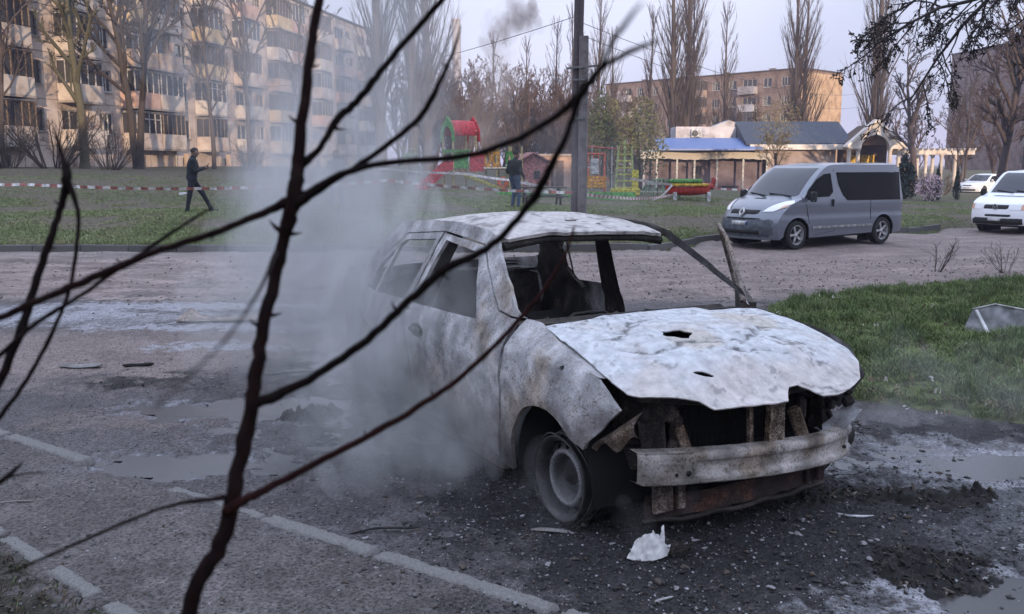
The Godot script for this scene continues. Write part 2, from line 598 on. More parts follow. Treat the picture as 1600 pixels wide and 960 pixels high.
func lot_look(x: float, d: float) -> Color:             # real colour (linear) and, in alpha, roughness
	var nb := big.get_noise_2d(x * 2.0, d * 2.0)
	var nm := mid.get_noise_2d(x, d)
	var c := Color(0.19, 0.175, 0.18)
	var r := 0.8
	var brown := smoothstep(11.6, 13.2, d + nb)
	brown = maxf(brown, 0.8 * smoothstep(6.8, 8.0, d + nm * 0.5) * smoothstep(10.2, 9.2, d + nb * 0.5) * smoothstep(-0.6, -2.0, x))
	brown = maxf(brown, 0.6 * smoothstep(0.8, 0.1, Vector2((x + 2.6) / 1.4, (d - 6.3) / 0.5).length() + nm * 0.4))
	c = c.lerp(Color(0.42, 0.335, 0.31), brown)
	if d > 12.0:                                           # ruts along the track
		var run := d - 0.36 * maxf(x, 0.0)
		var rut := fine.get_noise_2d(x * 0.05, run * 0.28) + 0.5 * mid.get_noise_2d(x * 0.2, run)
		c = c * clampf(1.0 + rut * 0.75, 0.45, 1.35)
		c = c.lerp(Color(0.42, 0.38, 0.36), smoothstep(1.5, 0.0, absf(poly_y(FAR_KERB, x) - 0.7 - d) + nm * 0.5) * 0.6)
		c = c.lerp(Color(0.42, 0.335, 0.31), smoothstep(0.0, 3.0, x) * 0.6)
	var side := kerb_side(x, d)
	if side > 0.0:
		c = c.lerp(Color(0.185, 0.166, 0.16), 0.85) * (1.0 + 0.22 * nm)
	c = c * (1.0 + 0.25 * nb + 0.22 * nm + 0.3 * fine.get_noise_2d(x * 0.6, d * 0.6))
	var soil := smoothstep(0.05, 0.25, second_side(x, d) + nm * 0.12)
	c = c.lerp(Color(0.06, 0.053, 0.04) * (1.0 + 0.5 * fine.get_noise_2d(x, d)), soil)
	var edge := smoothstep(-0.7, 0.1, in_verge(x, d) + nm * 0.3)
	c = c.lerp(Color(0.11, 0.10, 0.097), edge)
	# ash and dried foam, pale and grey, on the right
	var ash := smoothstep(1.1, 0.4, Vector2((x - 2.7) / 1.7, (d - 4.6) / 1.5).length() + nm * 0.5 + fine.get_noise_2d(x * 0.8, d * 0.8) * 0.5)
	c = c.lerp(Color(0.36, 0.36, 0.385), ash * 0.8)
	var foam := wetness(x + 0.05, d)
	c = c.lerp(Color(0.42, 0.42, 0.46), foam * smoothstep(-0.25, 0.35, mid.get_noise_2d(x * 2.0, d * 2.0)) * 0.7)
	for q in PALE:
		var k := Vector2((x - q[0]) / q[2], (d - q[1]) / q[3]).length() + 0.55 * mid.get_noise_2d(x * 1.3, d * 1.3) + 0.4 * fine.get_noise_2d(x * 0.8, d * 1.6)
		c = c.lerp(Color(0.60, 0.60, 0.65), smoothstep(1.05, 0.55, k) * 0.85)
	c = c.lerp(Color(0.026, 0.025, 0.028) * (1.0 + 0.8 * nm + 0.9 * fine.get_noise_2d(x * 1.3, d * 1.3)), charring(x, d) * 0.93 * (1.0 - 0.6 * smoothstep(0.3, 0.5, c.r)))
	var w := wetness(x, d)
	r = lerpf(0.82, 0.2, w)
	c = c.lerp(c * 0.75, w)
	c.a = r
	return c

const LX0 := -14.0
const LX1 := 24.0
const LD0 := 2.0
const LD1 := 34.0
func ground() -> void:
	# the lot and the track, looked up in two computed maps
	var lw := 420
	var lh := 350
	var small := Image.create(lw, lh, false, Image.FORMAT_RGBAF)
	for j in lh:
		for i in lw:
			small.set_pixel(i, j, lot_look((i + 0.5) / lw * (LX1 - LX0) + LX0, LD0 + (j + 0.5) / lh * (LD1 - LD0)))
	var w := 1700
	var h := 1300
	small.resize(w, h, Image.INTERPOLATE_CUBIC)
	var f := small.get_data().to_float32_array()
	var jn := noise(FastNoiseLite.TYPE_SIMPLEX_SMOOTH, 0.09, 3, 41, 0.65).get_image(w, h).get_data()
	var kn := noise(FastNoiseLite.TYPE_SIMPLEX_SMOOTH, 0.09, 3, 42, 0.65).get_image(w, h).get_data()
	var sn := noise(FastNoiseLite.TYPE_VALUE, 0.6, 2, 43).get_image(w, h).get_data()
	var cb := PackedByteArray()
	cb.resize(w * h * 3)
	var lut := PackedByteArray()
	for k in 4097:
		lut.append(clampi(int(pow(k / 4096.0, 1.0 / 2.2) * 255.0), 0, 255))
	for j in h:
		for i in w:
			var k := j * w + i
			var a := (clampi(j + (kn[k] - 128) / 9, 0, h - 1) * w + clampi(i + (jn[k] - 128) / 9, 0, w - 1)) * 4
			var s := 3072.0 + sn[k] * 8.0
			cb[k * 3] = lut[clampi(int(f[a] * s), 0, 4096)]
			cb[k * 3 + 1] = lut[clampi(int(f[a + 1] * s), 0, 4096)]
			cb[k * 3 + 2] = lut[clampi(int(f[a + 2] * s), 0, 4096)]
	var m := mat("lot", g(1), 0.86, T.asphalt, 1.35, T.stone_bump, 1.6, 0.0, true)
	m.vertex_color_use_as_albedo = false
	m.metallic_specular = 0.35
	m.detail_enabled = true
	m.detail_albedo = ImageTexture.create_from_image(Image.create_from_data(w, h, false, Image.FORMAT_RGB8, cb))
	m.detail_blend_mode = BaseMaterial3D.BLEND_MODE_MUL
	m.detail_uv_layer = BaseMaterial3D.DETAIL_UV_2
	M.lot = m

	var mb := MB.new()
	var xs := axis(LX0, LX1, -5.0, 5.0, 0.05)
	var ds := axis(LD0, LD1, 3.0, 11.0, 0.045)
	mb.smooth()
	for d in ds:
		for x in xs:
			mb.put(Vector3(x, lot_height(x, d) + lot_drop(x, d), -d))
			mb.uv.append(Vector2((x - LX0) / (LX1 - LX0), (d - LD0) / (LD1 - LD0)))
	for j in ds.size() - 1:
		for i in xs.size() - 1:
			var a := j * xs.size() + i
			var b := a + xs.size()
			mb.ix.append_array(PackedInt32Array([a, b, a + 1, a + 1, b, b + 1]))
	mb.smooth_end()
	struct("asphalt_lot", mb, M.lot)
	# standing water and wet film in the hollows; the grain of the ground breaks its edge
	var wm := mat("water", Color(0.06, 0.058, 0.06), 0.2, null)
	wm.vertex_color_use_as_albedo = false
	var wn := 0
	for q in WET:
		var wb := MB.new()
		wb.smooth()
		var id := {}
		var st := 0.05
		var nx := int(q[2] * 2.3 / st)
		var nd := int(q[3] * 2.3 / st)
		for j in range(-nd, nd):
			for i in range(-nx, nx):
				if wetness(q[0] + i * st, q[1] + j * st) < 0.12: continue
				var quad := []
				for e in [[0, 0], [1, 0], [1, 1], [0, 1]]:
					var key := Vector2i(i + e[0], j + e[1])
					if not id.has(key):
						var x: float = q[0] + key.x * st
						var d: float = q[1] + key.y * st
						id[key] = wb.put(Vector3(x, terrain(x, d) - 0.0165 + 0.0005 * wn, -d))
					quad.append(id[key])
				wb.ix.append_array(PackedInt32Array([quad[0], quad[3], quad[1], quad[1], quad[3], quad[2]]))
		wb.smooth_end()
		wn += 1
		if wb.ix.size(): struct("puddle", wb, wm)

	# the land all round: soil and thin grass, to the horizon
	var gb := MB.new()
	gb.tint = func(p: Vector3) -> Color:
		var k := big.get_noise_2d(p.x * 0.5, p.z * 0.5) + 0.6 * mid.get_noise_2d(p.x * 0.4, p.z * 0.4)
		var grass := smoothstep(-0.35, 0.25, k)
		if p.z < -30.0: grass *= 0.85
		if p.x < -3.0 and p.z < -31.0: grass *= 0.35
		return Color(0.32, 0.26, 0.165).lerp(Color(0.215, 0.25, 0.085), grass) * (1.0 + 0.25 * fine.get_noise_2d(p.x * 0.3, p.z * 0.3))
	var gx := axis(-1500, 1500, -16.0, 18.0, 0.25)
	var gd := axis(-300, 2500, 4.0, 50.0, 0.25)
	gb.smooth()
	for d in gd:
		for x in gx:
			gb.put(Vector3(x, land(x, d), -d))
	for j in gd.size() - 1:
		for i in gx.size() - 1:
			var a := j * gx.size() + i
			var b := a + gx.size()
			gb.ix.append_array(PackedInt32Array([a, b, a + 1, a + 1, b, b + 1]))
	gb.smooth_end()
	struct("ground", gb, M.soil)

func on_lot(x: float, d: float) -> float:                # > 0 on the lot and track, < 0 on the grass
	return minf(minf(poly_y(FAR_KERB, x) - d, -in_verge(x, d)), minf(minf(LX1 - 0.3 - x, x - LX0 - 0.3), minf(d - LD0, LD1 - d) - 0.3))

func lot_drop(x: float, d: float) -> float:              # the sheet dives under the grass at its edges
	return -0.25 * smoothstep(-0.05, -0.5, on_lot(x, d))

func land(x: float, d: float) -> float:
	var h := terrain(x, d) if absf(x) < 80.0 and d > -20.0 and d < 200.0 else 0.4
	var o := on_lot(x, d)
	h -= 0.12 * smoothstep(0.0, 0.25, o)
	if o < 0.0:
		h += 0.04 * smoothstep(0.0, -0.3, o) + mid.get_noise_2d(x * 0.5, d * 0.5) * 0.04 * smoothstep(0.0, -0.5, o)
		if d > poly_y(FAR_KERB, x): h += 0.09
	return h

func axis(lo: float, hi: float, a: float, b: float, step: float) -> PackedFloat32Array:   # fine between a and b, coarser outwards
	var left := []
	var x := a
	var s := step
	while x > lo:
		s *= 1.12
		x -= s
		left.push_front(maxf(x, lo))
	var out := PackedFloat32Array(left)
	x = a
	while x < b:
		out.append(x)
		x += step
	s = step
	while x < hi:
		out.append(x)
		s *= 1.12
		x += s
	out.append(hi)
	return out

# ---- kerbs --------------------------------------------------------------------------------------------------
func kerbs() -> void:
	M.kerbstone = detail(mat("kerbstone", Color(0.36, 0.345, 0.335), 0.9, T.mild, 1.6, T.rough_bump, 0.25), T.grit, 5.0)
	var k := thing("flush_kerb", "worn concrete kerb strip running from the left under the thorny twigs to the bottom edge", "kerb")
	var a := Vector2(-3.9, 6.272)
	var dir := Vector2(3.543, -2.46).normalized()
	var s := 0.0
	while s < 6.4:
		var l := rng.randf_range(0.75, 1.0)
		var hidden := s > 1.35 and s < 2.0
		if not hidden:
			var mb := MB.new()
			worn_slab(mb, a + dir * s, a + dir * (s + l - 0.012), 0.125, 0.0 if s > 1.2 and s < 2.6 else 0.012)
			part("kerbstone", mb, M.kerbstone, k)
		s += l
	var k2 := thing("flush_kerb", "broken concrete kerb strip beside the dark soil in the bottom left corner", "kerb")
	s = 0.0
	while s < 1.6:
		var mb := MB.new()
		var p := Vector2(-2.75, 4.48) + Vector2(0.612, -0.526).normalized() * s / 0.98
		worn_slab(mb, p, p + Vector2(0.612, -0.526).normalized() * 0.42, 0.11, 0.006)
		part("kerbstone", mb, M.kerbstone, k2)
		s += 0.5 if s > 0.4 else 0.45
	var k3 := thing("raised_kerb", "long raised kerb along the far side of the muddy track below the lawn", "kerb")
	for q in FAR_KERB.size() - 3:
		if q == 0: continue
		var p := Vector2(FAR_KERB[q][0], FAR_KERB[q][1])
		var e := Vector2(FAR_KERB[q + 1][0], FAR_KERB[q + 1][1])
		var m := int(p.distance_to(e))
		for i in m:
			var mb := MB.new()
			var u := p.lerp(e, (i + 0.01) / m)
			var w := p.lerp(e, (i + 0.99) / m)
			var yu := terrain(u.x, u.y)
			var yw := terrain(w.x, w.y)
			mb.col = g(rng.randf_range(0.55, 0.8))
			var off := rng.randf_range(-0.02, 0.02)
			mb.bar(Vector3(u.x, yu + off, -u.y), Vector3(w.x, yw + off, -w.y), 0.16, 0.22)
			part("kerbstone", mb, M.kerbstone, k3)

func worn_slab(mb: MB, p: Vector2, q: Vector2, width: float, rise: float) -> void:
	var along := (q - p).normalized()
	var across := Vector2(-along.y, along.x)
	var len := p.distance_to(q)
	mb.grid(func(u: float, v: float) -> Vector3:
		var e := minf(minf(u, 1.0 - u) * len, minf(v, 1.0 - v) * width)
		var c := p + along * (u * len) + across * ((v - 0.5) * width)
		var n := fine.get_noise_2d(c.x * 1.5, c.y * 1.5)
		var n2 := fine.get_noise_2d(c.x * 4.0, c.y * 4.0)
		c += Vector2(n, n2) * 0.012
		return Vector3(c.x, terrain(c.x, c.y) + rise + 0.012 - 0.05 * smoothstep(0.022 + n * 0.02, 0.0, e) + n * 0.006 + n2 * 0.003, -c.y),
		int(len / 0.02), 9)

# ---- the burnt saloon ---------------------------------------------------------------------------------------
# Its own axes: x towards its nose from the front axle, y up, z towards its right side (the one we see).
func side_z(x: float, y: float) -> float:
	var z := 0.855 - 0.03 * smoothstep(0.3, 0.1, y) + 0.012 * smoothstep(0.55, 0.62, y) * smoothstep(0.85, 0.7, y)
	z -= maxf(0.0, y - 0.80) * 0.40 + maxf(0.0, y - 0.80) ** 2 * 0.05
	z -= maxf(0.0, x - 0.10) ** 2 * 0.42
	z -= clampf(y - 0.77, 0.0, 0.17) ** 2 * 5.0 * smoothstep(-0.45, -0.25, x)
	z -= maxf(0.0, -2.8 - x) ** 2 * 0.22
	z += 0.02 * exp(-((Vector2(x - 0.13, y - 0.25).length() - 0.36) / 0.07) ** 2) + 0.02 * exp(-((Vector2(x + 2.55, y - 0.25).length() - 0.36) / 0.07) ** 2)
	return z + mid.get_noise_2d(x * 1.4, y * 1.4) * 0.012 + fine.get_noise_2d(x * 0.9, y * 0.9) * 0.003

func hood_y(x: float, z: float) -> float:
	var y := 0.925 - 0.02 * smoothstep(-0.25, 0.25, x) - 0.075 * smoothstep(0.1, 0.62, x) - 0.16 * smoothstep(0.45, 0.9, x)
	y -= lerpf(0.016, 0.055, smoothstep(-0.3, 0.45, x)) * pow(absf(z) / 0.75, 2.6)
	y += 0.014 * smoothstep(0.42, 0.30, absf(z)) * smoothstep(0.75, 0.5, x)
	for q in [[0.02, 0.35, 0.30, 0.05, 0.35], [0.34, 0.28, 0.34, 0.035, -0.25], [0.28, -0.28, 0.4, 0.03, 0.2], [0.5, -0.1, 0.2, 0.02, -0.6]]:   # creases the heat pressed into it
		var u := Vector2(x - q[0], z - q[1]).rotated(q[4])
		var bend: float = u.x - 0.05 * sin(u.y * 11.0)
		y -= 0.011 * exp(-(bend / q[3]) ** 2) * smoothstep(q[2], q[2] * 0.5, absf(u.y))
	y += 0.006 * mid.get_noise_2d(x * 2.2, z * 2.2) + 0.002 * fine.get_noise_2d(x, z)
	return y

func roof_y(x: float, z: float) -> float:
	var t := (x + 1.65) / 0.78
	var y := 1.418 - 0.075 * t * t - 0.02 * absf(t) ** 4
	y -= 0.055 * pow(absf(z) / 0.62, 3.0)
	return y + 0.012 * mid.get_noise_2d(x * 1.2 + 3.0, z * 1.2) - 0.035 * exp(-Vector2((x + 1.35) / 0.25, (z + 0.1) / 0.3).length_squared()) + 0.004 * fine.get_noise_2d(x, z)

func burn_tint(p: Vector3) -> Color:                      # chalk white above, rust and soot low down and round the wheel
	var k := mid.get_noise_3d(p.x * 1.1, p.y * 1.1, p.z * 1.1)
	var f := fine.get_noise_3d(p.x * 0.8, p.y * 0.8, p.z * 0.8)
	var c := Color(0.62, 0.62, 0.635)
	c = c.lerp(Color(0.50, 0.435, 0.37), smoothstep(0.0, 0.45, k + 0.3 * f + 0.25 * smoothstep(0.8, 0.3, p.y) - 0.1))
	if p.x < 0.7: c = c.lerp(Color(0.30, 0.26, 0.22), smoothstep(0.72, 0.25, p.y + 0.18 * k + 0.1 * f) * 0.75)
	c = c.lerp(Color(0.13, 0.12, 0.12), smoothstep(0.34, 0.10, p.y + 0.1 * k))
	c = c.lerp(Color(0.10, 0.09, 0.085), smoothstep(0.36, 0.65, f + 0.35 * k) * 0.7)
	return c * (1.0 + 0.2 * f)

func hood_tint(p: Vector3) -> Color:
	var k := mid.get_noise_2d(p.x * 1.6, p.z * 1.6)
	var f := fine.get_noise_2d(p.x, p.z)
	var c := Color(0.56, 0.575, 0.60)
	c = c.lerp(Color(0.5, 0.46, 0.44), smoothstep(0.15, 0.5, k) * 0.55)
	c = c.lerp(Color(0.56, 0.505, 0.48), smoothstep(0.42, 0.7, p.x + 0.2 * k) * 0.85)
	for q in [[0.28, 0.13, 0.16], [0.05, -0.42, 0.2]]:
		c = c.lerp(Color(0.50, 0.44, 0.37), smoothstep(1.0, 0.7, Vector2(p.x - q[0], p.z - q[1]).length() / q[2] + 0.3 * k) * 0.7)
	for q in [[0.02, 0.35, 0.30, 0.016, 0.35], [0.34, 0.28, 0.34, 0.014, -0.25], [0.28, -0.28, 0.4, 0.014, 0.2], [0.5, -0.1, 0.2, 0.012, -0.6]]:
		var u := Vector2(p.x - q[0], p.z - q[1]).rotated(q[4])
		var bend: float = u.x - 0.05 * sin(u.y * 11.0) + 0.04 * f
		c = c.lerp(Color(0.08, 0.08, 0.085), exp(-(bend / q[3]) ** 2) * smoothstep(q[2], q[2] * 0.6, absf(u.y)) * clampf(0.8 + f, 0.0, 1.0))
	var crack := absf(mid.get_noise_2d(p.x * 1.9 + 11.0, p.z * 1.3)) + 0.05 * f
	c = c.lerp(Color(0.13, 0.125, 0.125), smoothstep(0.045, 0.012, crack) * smoothstep(-0.1, 0.25, big.get_noise_2d(p.x * 3.0 + 5.0, p.z * 3.0)) * 0.8)
	return c.lerp(Color(0.2, 0.19, 0.19), smoothstep(0.36, 0.58, f) * 0.7) * (1.0 + 0.1 * f)

func dark_tint(p: Vector3) -> Color:
	var k := mid.get_noise_3d(p.x * 2.0, p.y * 2.0, p.z * 2.0)
	var c := Color(0.055, 0.052, 0.053)
	return c.lerp(Color(0.17, 0.155, 0.148), smoothstep(0.05, 0.5, k))

func rust_tint(p: Vector3) -> Color:
	var k := mid.get_noise_3d(p.x * 2.5, p.y * 2.5, p.z * 2.5)
	var f := fine.get_noise_3d(p.x, p.y, p.z)
	var c := Color(0.70, 0.665, 0.63)
	c = c.lerp(Color(0.47, 0.40, 0.32), smoothstep(-0.05, 0.3, k))
	return c.lerp(Color(0.20, 0.175, 0.155), smoothstep(0.25, 0.55, f + 0.3 * k) * 0.7)

func red_rust_tint(p: Vector3) -> Color:
	var k := mid.get_noise_3d(p.x * 3.0, p.y * 3.0, p.z * 3.0)
	return Color(0.07, 0.045, 0.04).lerp(Color(0.22, 0.10, 0.075), smoothstep(-0.1, 0.4, k))

func arch(cx: float, cy: float, r: float, a: float, b: float, m: int) -> PackedVector2Array:
	var out := PackedVector2Array()
	for i in m + 1:
		var t := deg_to_rad(lerpf(a, b, float(i) / m))
		out.append(Vector2(cx + r * cos(t), cy + r * sin(t)))
	return out

func ring_hole(cx: float, cy: float, rx: float, ry: float, turn := 0.0, m := 12, ragged := 0.0) -> PackedVector2Array:
	var out := PackedVector2Array()
	for i in m:
		var t := TAU * i / m
		var k := 1.0 + ragged * sin(i * 2.4 + cx * 9.0)
		out.append(Vector2(cx, cy) + Vector2(rx * k * cos(t), ry * k * sin(t)).rotated(turn))
	return out

func V(a: Array) -> PackedVector2Array:
	var out := PackedVector2Array()
	for k in range(0, a.size(), 2):
		out.append(Vector2(a[k], a[k + 1]))
	return out

func burnt_car() -> void:
	var car := thing("burnt_car", "burnt-out smoking saloon car with ash-white bonnet and no bumper, on the charred lot", "car", CAR_AT + Vector3(0, terrain(0.9, 4.906), 0), deg_to_rad(CAR_TURN))
	var B: Material = M.burnt
	var R: Material = M.charred
	for s in [1.0, -1.0]:
		var near: bool = s > 0
		var cell := 0.028 if near else 0.05
		var far := 0.0 if near else 0.045
		var out := func(p: Vector2) -> Vector3: return Vector3(p.x, p.y, s * (side_z(p.x, p.y) + far * smoothstep(-1.0, -0.36, p.x) * smoothstep(0.78, 0.92, p.y)))
		var proud := func(p: Vector2) -> Vector3: return Vector3(p.x, p.y, s * (side_z(p.x, p.y) + 0.004))
		var th: float = 0.022 * s
		# front wing with its wheel arch
		var wing := V([-0.36, 0.945, -0.425, 0.6, -0.455, 0.13, -0.345, 0.13, -0.335, 0.24])
		wing.append_array(arch(0.02, 0.215, 0.35, 172, 45, 14))
		wing.append_array(V([0.36, 0.435, 0.46, 0.54, 0.575, 0.665, 0.50, 0.735, 0.435, 0.795, 0.30, 0.835, 0.0, 0.885, -0.2, 0.915]))
		var mb := MB.new()
		mb.tint = burn_tint
		mb.sheet(wing, [ring_hole(0.19, 0.795, 0.02, 0.013, 0.4), ring_hole(0.34, 0.70, 0.011, 0.008)] if near else [], out, cell, th)
		part("front_wing", mb, B, car)
		if near:
			mb = MB.new()
			mb.tint = burn_tint
			mb.sheet(V([-0.385, 0.94, -0.445, 0.6, -0.475, 0.17, -1.73, 0.17, -1.80, 0.6, -1.845, 0.84, -1.665, 1.315, -1.05, 1.282, -0.60, 0.955]),
				[V([-0.80, 0.885, -1.07, 1.235, -1.60, 1.275, -1.775, 0.855])], proud, cell, th)
			var d := part("front_door", mb, B, car)
			mb = MB.new()
			mb.tint = func(_p: Vector3) -> Color: return Color(0.10, 0.095, 0.09)
			mb.box(Vector3(-1.60, 0.70, side_z(-1.6, 0.7) + 0.02), Vector3(0.17, 0.032, 0.03), Basis(), 0.01)
			mb.sheet(ring_hole(-1.60, 0.70, 0.11, 0.045), [], func(p: Vector2) -> Vector3: return Vector3(p.x, p.y, side_z(p.x, p.y) + 0.008), 0.03, 0.0)
			part("handle", mb, R, d)
		mb = MB.new()
		mb.tint = burn_tint
		mb.sheet(V([-1.755, 0.17, -1.825, 0.6, -1.868, 0.84, -1.69, 1.32, -2.27, 1.272, -2.56, 1.10, -2.80, 0.83, -2.70, 0.66, -2.50, 0.595, -2.36, 0.54, -2.24, 0.42, -2.19, 0.17]),
			[V([-1.93, 0.86, -1.765, 1.272, -2.24, 1.235, -2.33, 1.19, -2.44, 0.845]), V([-2.475, 0.845, -2.37, 1.165, -2.50, 1.08, -2.68, 0.86])], proud, cell, th)
		part("rear_door", mb, B, car)
		# pillars, roof rail and quarter panel in one pressing
		mb = MB.new()
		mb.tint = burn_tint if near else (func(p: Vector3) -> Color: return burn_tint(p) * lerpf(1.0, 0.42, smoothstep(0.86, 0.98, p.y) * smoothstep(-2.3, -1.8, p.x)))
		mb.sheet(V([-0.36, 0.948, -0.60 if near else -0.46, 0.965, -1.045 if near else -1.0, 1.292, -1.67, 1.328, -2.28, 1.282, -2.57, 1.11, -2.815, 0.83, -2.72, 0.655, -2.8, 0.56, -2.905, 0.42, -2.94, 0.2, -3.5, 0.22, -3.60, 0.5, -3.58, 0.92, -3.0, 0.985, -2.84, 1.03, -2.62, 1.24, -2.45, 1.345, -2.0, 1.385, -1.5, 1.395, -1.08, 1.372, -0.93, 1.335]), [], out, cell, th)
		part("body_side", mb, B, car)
		mb = MB.new()
		mb.tint = dark_tint
		var inner := func(p: Vector2) -> Vector3: return Vector3(p.x, p.y, s * (side_z(p.x, p.y) - 0.06))
		mb.sheet(V([-1.60, 0.12, -1.70, 0.84, -1.60, 1.33, -1.76, 1.33, -1.95, 0.84, -1.92, 0.12]), [], inner, 0.06, 0.04 * s)
		part("centre_pillar", mb, R, car)
		mb = MB.new()
		mb.tint = burn_tint
		mb.box(Vector3(-1.30, 0.125, s * 0.80), Vector3(1.75, 0.10, 0.09), Basis(), 0.03)
		part("sill", mb, R, car)
		# wheel wells
		for cx in [0.03, -2.55]:
			mb = MB.new()
			mb.tint = func(_p: Vector3) -> Color: return g(0.02)
			mb.grid(func(u: float, v: float) -> Vector3:
				var a := deg_to_rad(lerpf(-10.0, 190.0, u))
				return Vector3(cx + cos(a) * 0.37, 0.21 + sin(a) * 0.37, s * lerpf(0.80, 0.42, v)), 16, 3)
			mb.grid(func(u: float, v: float) -> Vector3:
				var a := deg_to_rad(lerpf(-10.0, 190.0, u))
				return Vector3(cx + cos(a) * 0.37 * v, 0.21 + sin(a) * 0.37 * v, s * 0.42), 16, 2)
			part("wheel_well", mb, M.soot, car)
	# bonnet with its torn edge, holes and creases
	var mb := MB.new()
	mb.tint = hood_tint
	var nose := V([-0.26, 0.695, 0.0, 0.738, 0.30, 0.757, 0.50, 0.765, 0.59, 0.745, 0.625, 0.70, 0.70, 0.52, 0.735, 0.455, 0.80, 0.42, 0.845, 0.12, 0.838, 0.02, 0.78, -0.03, 0.745, -0.07, 0.74, -0.13, 0.775, -0.17, 0.835, -0.205, 0.84, -0.30, 0.80, -0.42, 0.73, -0.56, 0.60, -0.69, 0.44, -0.755, 0.2, -0.765, -0.22, -0.74, -0.26, -0.3, -0.265, 0.2])
	var lidmap := func(p: Vector2) -> Vector3: return Vector3(p.x, hood_y(p.x, p.y), p.y)
	mb.sheet(nose, [ring_hole(0.22, 0.19, 0.052, 0.082, 0.25, 14, 0.16), ring_hole(0.60, 0.325, 0.014, 0.05, 0.5, 10)], lidmap, 0.013, 0.006)
	part("bonnet", mb, M.ash, car, "warped ash-white bonnet with a hole burnt through")
	# the wing's upper flange, under the bonnet's edge
	mb = MB.new()
	mb.tint = burn_tint
	mb.grid(func(u: float, v: float) -> Vector3:
		var x := lerpf(-0.30, 0.44, u)
		var y := poly_y([[-0.36, 0.945], [-0.2, 0.915], [0.0, 0.885], [0.30, 0.835], [0.435, 0.795]], x)
		var z := poly_y([[-0.26, 0.695], [0.0, 0.738], [0.30, 0.757], [0.50, 0.765]], x) - 0.035
		return Vector3(x, lerpf(y, hood_y(x, z) - 0.014, v) - 0.004 * sin(v * PI), lerpf(side_z(x, y), z, v)), 26, 4, true)
	part("wing_flange", mb, B, car)
	# roof
	mb = MB.new()
	mb.tint = func(p: Vector3) -> Color:
		var c := hood_tint(Vector3(p.x * 1.3 + 4.0, p.y, p.z * 1.3))
		return c.lerp(Color(0.16, 0.14, 0.13), smoothstep(0.2, 0.5, fine.get_noise_2d(p.x * 0.6, p.z * 0.6) + 0.5 * mid.get_noise_2d(p.x, p.z)) * 0.7)
	var top := V([-0.925, 0.55, -0.905, 0.2, -0.905, -0.2, -0.925, -0.55, -1.08, -0.60, -2.0, -0.59, -2.45, -0.535, -2.49, 0.0, -2.45, 0.535, -2.0, 0.59, -1.08, 0.60])
	mb.sheet(top, [ring_hole(-1.32, -0.12, 0.07, 0.05, 0.7, 9, 0.3), ring_hole(-1.12, -0.20, 0.03, 0.02, 0.2, 8, 0.3)], func(p: Vector2) -> Vector3: return Vector3(p.x, roof_y(p.x, p.y), p.y), 0.03, 0.02)
	part("roof", mb, M.ash, car, "buckled ash-white roof")
	# header rail over the windscreen, rear window frame, boot
	mb = MB.new()
	mb.tint = dark_tint
	var rail := func(v: float, dx: float, dy: float) -> Vector3: return Vector3(-0.935 - 0.02 * (2.0 * v - 1.0) ** 2 + dx, roof_y(-0.93, (v - 0.5) * 1.1) - 0.028 + dy, (v - 0.5) * 1.14)
	mb.tube(PackedVector3Array(range(9).map(func(k): return rail.call(k / 8.0, 0.0, 0.0))), PackedFloat32Array([0.03, 0.026, 0.024, 0.022, 0.022, 0.022, 0.024, 0.026, 0.03]), 6)
	part("windscreen_header", mb, R, car)
	mb = MB.new()
	mb.tint = burn_tint
	mb.grid(func(u: float, v: float) -> Vector3: return Vector3(lerpf(-3.58, -2.98, u), lerpf(0.925, 0.985, u) - 0.04 * absf(v * 2.0 - 1.0) ** 3, lerpf(-0.66, 0.66, v)), 10, 14)
	part("boot_lid", mb, B, car)
	mb = MB.new()
	mb.tint = burn_tint
	mb.grid(func(u: float, v: float) -> Vector3: return Vector3(-3.60 + 0.1 * absf(v * 2.0 - 1.0) ** 3, lerpf(0.18, 0.925, u), lerpf(-0.72, 0.72, v)), 8, 14)
	part("rear_panel", mb, B, car)
	# inside: floor, bulkhead, scuttle, dash beam, seat frames, parcel shelf
	mb = MB.new()
	mb.tint = dark_tint
	mb.box(Vector3(-1.75, 0.13, 0), Vector3(3.4, 0.03, 1.5))
	part("floor_pan", mb, M.soot, car)
	mb = MB.new()
	mb.tint = dark_tint
	mb.box(Vector3(-0.36, 0.52, 0), Vector3(0.03, 0.78, 1.4))
	mb.grid(func(u: float, v: float) -> Vector3: return Vector3(lerpf(-0.22, -0.52, u), 0.905 - 0.05 * sin(u * PI), lerpf(-0.72, 0.72, v)), 5, 12)
	part("bulkhead", mb, R, car)
	mb = MB.new()
	mb.tint = dark_tint
	mb.tube(PackedVector3Array([Vector3(-0.62, 0.80, -0.72), Vector3(-0.64, 0.84, -0.2), Vector3(-0.62, 0.82, 0.3), Vector3(-0.62, 0.80, 0.72)]), PackedFloat32Array([0.03, 0.03, 0.03, 0.03]), 6)
	for k in 9:
		mb.box(Vector3(-0.56 - 0.1 * absf(sin(k * 2.1)), 0.76 + 0.06 * sin(k * 3.7), -0.6 + k * 0.15), Vector3(0.12, 0.09, 0.11), Basis.from_euler(Vector3(k, k * 2, k * 3)))
	part("dash_beam", mb, R, car)
	mb = MB.new()
	mb.tint = dark_tint
	mb.sheet(V([-0.66, 0.2, 0.66, 0.2, 0.66, 0.86, 0.5, 0.92, -0.5, 0.92, -0.66, 0.86]), [], func(p: Vector2) -> Vector3: return Vector3(-2.55 - p.y * 0.25 + 0.02 * mid.get_noise_2d(p.x * 3.0, p.y * 3.0), p.y, p.x), 0.09, 0.03)
	mb.box(Vector3(-2.93, 0.91, 0), Vector3(0.4, 0.02, 1.3))
	part("rear_seat_back", mb, R, car)
